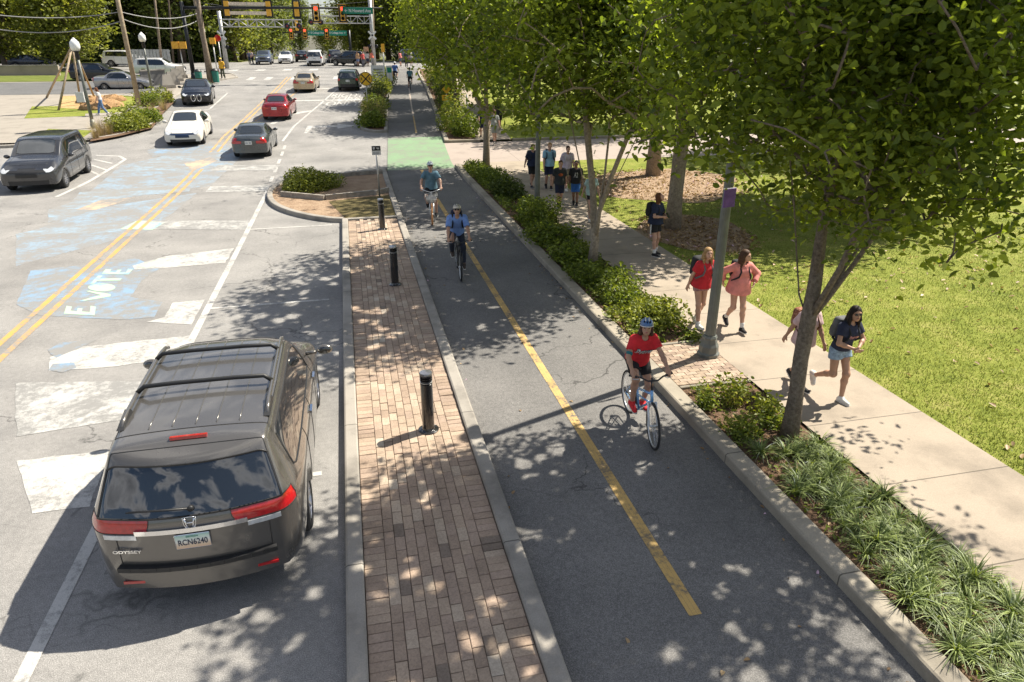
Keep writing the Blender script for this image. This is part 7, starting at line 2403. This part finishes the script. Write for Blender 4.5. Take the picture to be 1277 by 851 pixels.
pole('thin wooden pole behind the white parked vehicles', (203, 92), (193, 0), .13, M_WOODP, 1.3)
pole('thin dark pole at the edge of the wood on the left', (217, 88), (210, 0), .11, M_BARKD, 1.3)
pole('tall pale pole at the right side of the crossing', (466, 80), (464, 0), .20, M_WOODL, 1.5)
def wire(label, a, b, sag, r=.03, n=14):
    a = Vector(a); b = Vector(b); pts_ = [a.lerp(b, i / n) - Vector((0, 0, sag * 4 * (i / n) * (1 - i / n))) for i in range(n + 1)]
    o = MB().tube(pts_, r, 5).build('overhead_wire', mat('wire_grey', (.28, .28, .28), .6, var=.1) if r > .02 else M_STEELB, None, True)
    tag(o, label, 'wire')
A_, B_ = UP[0][0], UP[1][0]
wire('upper pale wire from the left edge to the leaning pole', ray_y(-20, 17, A_.y - 3), ray_y(150, 15, A_.y), .3)
wire('lower pale wire from the left edge to the leaning pole', ray_y(-20, 34, A_.y - 3), ray_y(153, 26, A_.y), .5)
wire('upper pale wire from the leaning pole to the stout pair', ray_y(150, 15, A_.y), ray_y(246, 17, B_.y), .4)
wire('lower pale wire from the leaning pole to the stout pair', ray_y(153, 24, A_.y), ray_y(246, 26, B_.y), .6)
wire('thin dark wire from the stout pair to the pale pole across the road', ray_y(246, 3, B_.y), ray_y(465, 9, UP[5][0].y), .6, .02)
wire('thin dark wire across the top of the crossing', ray_y(246, 8, B_.y), ray_y(465, 2, UP[5][0].y), .2, .018)

# traffic signals
def signal_head(label, c, s=1.0, lit=False, back=False, plate=True, group='traffic signal heads', rz=0.0, sect=3):
    root = thing('traffic_signal', label, 'traffic signal', c, rz + (PI if back else 0), group, s)
    hh = .36 * sect
    b = MB(); b.box((0, .05, 0), (.36, .2, hh)); b.build('housing', M_SIGY2, root)
    if plate:
        q = MB()
        for x in (-1, 1): q.box((x * .26, .0, 0), (.12, .015, hh + .28))
        for z in (-1, 1): q.box((0, .0, z * (hh / 2 + .08)), (.40, .014, .12))
        q.build('backplate', M_STEELB, root)
        q = MB(); hw_, hz_ = .31, hh / 2 + .13
        for a, b2 in (((-hw_, -hz_), (hw_, -hz_)), ((hw_, -hz_), (hw_, hz_)), ((hw_, hz_), (-hw_, hz_)), ((-hw_, hz_), (-hw_, -hz_))):
            q.bar((a[0], -.012, a[1]), (b2[0], -.012, b2[1]), .012, .035)
        if lit: q.build('reflective_border', M_SIGY2, root)
    for i in range(sect):
        z = hh / 2 - .18 - i * .36
        ln = MB().lathe([(.0, -.07), (.09, -.066), (.13, -.05)], 16, (0, 0, z), 'Y', cap=False).build('lens', M_LIT if (lit and i == 0) else (M_DARKIN), root, True)
        v = MB(); o_ = len(v.v)
        pts1 = [(.15 * math.cos(a), -.06, .15 * math.sin(a) + z) for a in [R(-20) + R(220) * k / 12 for k in range(13)]]
        pts2 = [(x, -.26, zz_) for x, _, zz_ in pts1]
        v.add(pts1 + pts2, [(k, k + 1, 13 + k + 1, 13 + k) for k in range(12)]); v.build('visor', M_STEELB, root, True)
    return root
# near mast arm across the road
p = at(243, 103, RH); Yp = p.y
root = thing('signal_mast', 'black signal mast at the left corner with a long arm across the road', 'signal mast', p, 0, 'signal masts')
top = ray_y(229, 10, Yp) - p; tip = ray_y(478, 21, Yp) - p
tip.z = top.z + .15
MB().tube([(0, 0, 0), (0, 0, top.z + .5)], [.2, .14], 14).build('post', M_STEELB, root, True)
MB().lathe([(.34, 0), (.34, .12), (.24, .5), (.21, .8)], 14).build('base', M_STEELB, root, True)
MB().tube([(0, 0, top.z), tuple(Vector((0, 0, top.z)).lerp(tip, .5)), tuple(tip)], [.13, .10, .06], 12).build('arm', M_STEELB, root, True)
def on_arm(px_): 
    q = ray_y(px_, 15, Yp); return Vector((q.x, Yp - .16, p.z + top.z))
for x, lb in ((283, 'yellow-backed signal turned away, leftmost on the near mast arm'), (335, 'yellow-backed signal turned away, second on the near mast arm'), (370, 'yellow-backed signal turned away, third on the near mast arm')):
    signal_head(lb, on_arm(x) + Vector((0, .3, 0)), 1.08, back=True)
for x, lb in ((394, 'signal showing red left of the upper green street sign'), (427, 'signal showing red just beside the upper green street sign')):
    signal_head(lb, on_arm(x) + Vector((0, -.1, -.35)), 1.1, lit=True)
def street_name(label, c, w, h, txt, m=M_SIGG):
    root = thing('street_name_sign', label, 'street sign', c, 0, 'green street name signs')
    b = MB(); b.box((0, 0, 0), (w, .03, h)); pl_ = b.build('plate', m, root)
    text_obj('lettering', txt, w * .86, h * .52, M_SIGW, root, (0, -.02, 0), (0, 0, 0), .004, .02)
    return root
street_name('green street sign on the near mast arm, the upper one', on_arm(446) + Vector((0, -.2, -.1)), 2.7, .55, '← N Howard Ave')
q = on_arm(309); 
for dz, lb in ((.36, 'upper pale board fixed on the near mast arm between two signals'), (-.36, 'lower pale board fixed on the near mast arm between two signals')):
    b = MB(); b.box((0, 0, 0), (3.7, .04, .28)); o = b.build('sign_back', mat('sign_back_tan', (.78, .66, .52), .6, 0.0), None); o.location = q + Vector((0, .22, dz)); tag(o, lb, 'sign')
    MB().bar((0, -.03, -.15), (0, -.03, .15), .05, .03).build('bracket', M_GALV, o)
# far mast arm with the lower green signs
Yf = 100.0
pf = Vector((ray_y(437, 60, Yf).x, Yf, zt(Yf)))
root = thing('signal_mast', 'far black signal mast carrying the two lower green signs', 'signal mast', pf, 0, 'signal masts')
zf = ray_y(420, 41, Yf).z - pf.z
xe = ray_y(352, 41, Yf).x - pf.x
MB().tube([(0, 0, 0), (0, 0, zf + .3)], [.2, .15], 12).build('post', M_STEELB, root, True)
MB().tube([(0, 0, zf), (xe, 0, zf)], [.12, .07], 10).build('arm', M_STEELB, root, True)
for x, lb in ((363, 'leftmost far signal showing red above the arriving cars'), (380, 'far signal showing red left of the lower green signs'), (407, 'far signal showing red between the two lower green signs')):
    signal_head(lb, Vector((ray_y(x, 40, Yf).x, Yf - .2, pf.z + zf - .1)), 1.0, lit=True)
for x, lb in ((394, 'left one of the two lower green street signs'), (421, 'right one of the two lower green street signs')):
    street_name(lb, Vector((ray_y(x, 41, Yf).x, Yf - .15, pf.z + zf - .05)), 2.3, .6, '← E College Ave' if x < 400 else 'E College Ave →')
signal_head('yellow-backed signal hanging above the white arriving car', Vector((ray_y(370, 32, 92).x, 92, ray_y(370, 32, 92).z)), 1.0, back=True)
# railway gantries
def truss(label, xm, Yg, px_end, py_top, py_bot, pole_top):
    base = Vector((ray_y(xm, 70, Yg).x, Yg, zt(Yg)))
    root = thing('railway_gantry', label, 'railway signal', base, 0, 'railway cantilevers with warning lights')
    zt_ = ray_y(px_end, py_top, Yg).z - base.z; zb = ray_y(px_end, py_bot, Yg).z - base.z
    hp = ray_y(xm, pole_top, Yg).z - base.z
    xe = ray_y(px_end, 30, Yg).x - base.x
    MB().tube([(0, 0, 0), (0, 0, hp)], [.24, .2], 12).build('mast', M_GALV, root, True)
    t = MB(); n = 9
    for yy in (-.25, .25):
        t.tube([(0, yy, zt_), (xe, yy, zt_)], .06, 6); t.tube([(0, yy, zb), (xe, yy, zb)], .06, 6)
        for i in range(n):
            a, b = xe * i / n, xe * (i + 1) / n
            t.tube([(a, yy, zb if i % 2 else zt_), (b, yy, zt_ if i % 2 else zb)], .035, 5); t.tube([(b, yy, zb), (b, yy, zt_)], .035, 5)
    t.build('truss', M_GALV, root)
    for f in (.82, .97):
        L = MB(); L.lathe([(.0, -.05), (.3, -.05), (.32, .05), (0, .06)], 20, (xe * f, -.4, zb + .1), 'Y'); u = L.build('warning_disc', M_STEELB, root, True)
        MB().lathe([(0, -.08), (.1, -.06)], 12, (xe * f, -.4, zb + .1), 'Y', cap=False).build('lens', mat('dim_red_lens', (.25, .02, .02), .2), u, True)
    for z in (2.2,):
        for s in (1, -1): MB().box((0, -.26, z + 1.2), (1.2, .02, .2), Matrix.Rotation(s * R(45), 3, 'Y')).build('crossbuck', M_SIGW, root)
        MB().lathe([(0, -.05), (.22, -.05), (0, .06)], 16, (-.4, -.3, z), 'Y').build('warning_disc', M_STEELB, root, True); MB().lathe([(0, -.05), (.22, -.05), (0, .06)], 16, (.4, -.3, z), 'Y').build('warning_disc', M_STEELB, root, True)
    return root
truss('railway cantilever with crossbuck reaching in from the left side of the crossing', 281, 88.0, 376, 25, 34, 14)
truss('railway cantilever with lights reaching in from the right side of the crossing', 466, 90.0, 386, 20, 29, -6)
# signals and posts on the far left corner
p = at(272, 96, RH); r = post('pedestrian_signal', 'yellow pedestrian signal on a thin post beside the street worker', 'signal', p, tall(p, 54), .06, M_GALV); h = tall(p, 54); MB().box((0, 0, h + .2), (.5, .35, .55)).build('housing', M_SIGY2, r)
p = at(279, 95, RH); r = post('railway_sign', 'post with round red lamp behind the yellow pedestrian signal', 'signal', p, tall(p, 50), .05, M_GALV); h = tall(p, 50); MB().lathe([(0, -.08), (.3, -.08), (.3, .08), (0, .08)], 16, (0, -.1, h + .15), 'Y').build('red_disc', M_RED, r)
p = at(231, 98, RH); r = post('pedestrian_signal', 'thin post with two yellow boxes left of the black mast', 'signal', p, tall(p, 58), .05, M_GALV); h = tall(p, 58)
for x in (-.35, .3): MB().box((x, 0, h + .1), (.6, .35, .6)).build('housing', M_SIGY2, r)
p = at(480, 98, 0); r = post('pedestrian_signal', 'pale post with an orange signal box on top beside the track end', 'signal', p, tall(p, 60), .07, M_GALV); h = tall(p, 60); MB().box((0, 0, h), (.32, .3, .75)).build('housing', M_SIGY2, r)
p = at(458, 82, 0); r = post('pedestrian_signal', 'post with a tan signal box among the crowd at the crossing', 'signal', p, tall(p, 62), .06, M_GALV); h = tall(p, 62); MB().box((0, 0, h), (.6, .3, .6)).build('housing', mat('signal_tan', (.6, .35, .2), .6), r)
# green bins
for i, (q, lb) in enumerate((((249, 104), 'green litter bin left of the short wooden pole'), ((270, 103), 'green litter bin right of the short wooden pole'))):
    p = at(*q, RH); r = thing('litter_bin', lb, 'litter bin', p, 0, 'green litter bins')
    MB().lathe([(.26, 0), (.31, .9), (.31, .95)], 16).build('body', mat('bin_green', (.02, .16, .12), .5, var=.2), r, True, 40); MB().lathe([(.33, .95), (.33, 1.0), (.2, 1.15), (0, 1.18)], 16).build('lid', M_BLACKPL, r, True, 40)
# timber frame on the left
ap = ray_y(90, 57, 56.0)
r = thing('timber_frame', 'tall frame of leaning timber poles tied at the top on the left lawn', 'timber frame', (ap.x, ap.y, zt(ap.y) + RH), 0)
apex = Vector((0, 0, ap.z - zt(ap.y) - RH))
for q in ((73, 138), (101, 131), (118, 122), (58, 122)):
    g = at(*q, RH); f = g - Vector(r.location)
    MB().tube([f, apex + (apex - f).normalized() * .35], [.075, .06], 8).build('leg', M_WOODL, r, True)
MB().tube([apex + Vector((-.1, -.1, -.1)), apex + Vector((.1, -.1, .05))], .14, 8).build('tie', M_STEM, r, True)
# concrete blocks along the corner
for i in range(4):
    p = at(210 + i * 5.2, 110 - i * 4.2, RH)
    r = thing('concrete_barrier', ['nearest', 'second', 'third', 'farthest'][i] + ' sloping concrete block in the row by the black mast', 'barrier', p, R(25), 'sloping concrete blocks')
    b = MB(); b.prism([(-.55, -.35), (.55, -.35), (.55, .35), (-.55, .35)], 0, .25); b.build('base', M_KERB, r)
    b = MB(); b.add([(-.5, -.3, .25), (.5, -.3, .25), (.5, .3, .25), (-.5, .3, .25), (-.3, -.1, 1.05), (.3, -.1, 1.05), (.3, .12, 1.05), (-.3, .12, 1.05)], [(3, 2, 1, 0), (4, 5, 6, 7), (0, 1, 5, 4), (1, 2, 6, 5), (2, 3, 7, 6), (3, 0, 4, 7)]); b.build('body', M_KERB, r)
# straw bales / mounds
for i, (q, s) in enumerate((((119, 136), 1.0), ((133, 133), 1.1), ((141, 126), .9), ((112, 128), .9))):
    p = at(*q, RH); mb = MB(); mb.ell((0, 0, .02), (1.0 * s, .75 * s, .42 * s), 28, 16)
    rr = random.Random(i)
    mb.v = [(x + rr.uniform(-.07, .07), y + rr.uniform(-.07, .07), z + rr.uniform(-.06, .08)) for x, y, z in mb.v]
    o = mb.build('straw_mound', speckle('straw_pile', [(.3, (.12, .06, .03)), (.5, (.33, .2, .1)), (.7, (.5, .35, .19))], 14), None, True); o.location = p
    tag(o, ['straw mound at the feet of the walker in jeans', 'largest straw mound behind the walker in jeans', 'straw mound nearest the leaning wooden pole', 'straw mound between the timber frame legs'][i], 'straw mound')
# low walls and rails toward the wood
def wall(label, a, b, h, t, m, posts=0):
    a = Vector(a); b = Vector(b)
    r = thing('low_wall', label, 'wall', (a + b) / 2, 0)
    f, g = a - (a + b) / 2, b - (a + b) / 2
    MB().bar(f + Vector((0, 0, h / 2 - .05)), g + Vector((0, 0, h / 2 - .05)), t, h).build('wall_body', m, r)
    MB().bar(f + Vector((0, 0, h - .01)), g + Vector((0, 0, h - .01)), t + .08, .1).build('coping', M_KERB, r)
wall('long pale low wall between the far lawn and the white vehicles', (-75, 79.0, zt(79) + .05), (-26.5, 79.0, zt(79) + .05), .95, .3, concrete('wall_pale', (.34, .29, .23)))
wall('dark grey low wall behind the silver saloon and leaning pole', at(178, 108, RH), at(208, 106, RH), 1.25, .3, concrete('wall_grey', (.17, .165, .16)))
p = at(190, 86, .05)
r = thing('slatted_screen', 'pale slatted screen standing behind the white crossover', 'screen', p, 0)
for i in range(12): MB().box((-1.9 + i * .345, 0, 1.0), (.30, .05, 1.9)).build('slat', M_GALV, r)
for z in (.25, 1.8): MB().box((0, .05, z), (4.2, .06, .12)).build('rail', M_GALV, r)
# ------------------------------------------------------------------ camera, sun, sky
cam = bpy.data.cameras.new('camera'); cam.lens = 36.0 * FPX / 1277; cam.sensor_width = 36; cam.clip_end = 4000; cam.clip_start = .05
co = bpy.data.objects.new('camera', cam); COL.objects.link(co)
co.location = (0, 0, CAM_H)
co.rotation_euler = (PI / 2 - PITCH, 0, YAW)
S.camera = co

SUN_EL = R(52)
sdir = Vector((.932, .362, 0)).normalized() * math.cos(SUN_EL) + Vector((0, 0, math.sin(SUN_EL)))   # towards the sun
sl = bpy.data.lights.new('sun', 'SUN'); sl.energy = 4.8; sl.angle = R(.53); sl.color = (1, .93, .80)
so = bpy.data.objects.new('sun', sl); COL.objects.link(so)
so.rotation_euler = sdir.to_track_quat('Z', 'Y').to_euler()

w = bpy.data.worlds.new('World'); S.world = w; w.use_nodes = True
nt = w.node_tree
bg = nt.nodes['Background']
sky = nt.nodes.new('ShaderNodeTexSky'); sky.sky_type = 'NISHITA'; sky.sun_disc = False
sky.sun_elevation = SUN_EL
sky.sun_rotation = math.atan2(sdir.x, sdir.y)
sky.air_density = 1.0; sky.dust_density = 1.0
# fair-weather clouds in the sky
tc = nt.nodes.new('ShaderNodeTexCoord')
sx = nt.nodes.new('ShaderNodeSeparateXYZ'); nt.links.new(tc.outputs['Generated'], sx.inputs[0])
zz = _math(nt, 'MAXIMUM', sx.outputs[2], .06)
cx = nt.nodes.new('ShaderNodeCombineXYZ')
nt.links.new(_math(nt, 'DIVIDE', sx.outputs[0], zz), cx.inputs[0]); nt.links.new(_math(nt, 'DIVIDE', sx.outputs[1], zz), cx.inputs[1])
cn = _noise(nt, cx.outputs[0], 1.5, 8, .58, .25)
cl = _ramp(nt, cn, [(.5, (0, 0, 0)), (.57, (1, 1, 1))])
cc = _ramp(nt, cn, [(.49, (14, 14, 14.3)), (.6, (7, 7.1, 7.5)), (.75, (3, 3.1, 3.4))])
fac = _math(nt, 'MULTIPLY', cl, _ramp(nt, sx.outputs[2], [(.02, (0, 0, 0)), (.12, (1, 1, 1))]))
nt.links.new(_mix(nt, fac, sky.outputs[0], cc), bg.inputs['Color'])
bg.inputs['Strength'].default_value = .057

S.view_settings.view_transform = 'Standard'
S.view_settings.look = 'None'
S.view_settings.gamma = 1
S.view_settings.exposure = 1.08
S.render.engine = 'CYCLES'
S.cycles.max_bounces = 6; S.cycles.transparent_max_bounces = 6
S.cycles.use_denoising = True
try:
    S.cycles.denoiser = 'OPENIMAGEDENOISE'
except Exception:
    pass
S.render.use_persistent_data = False
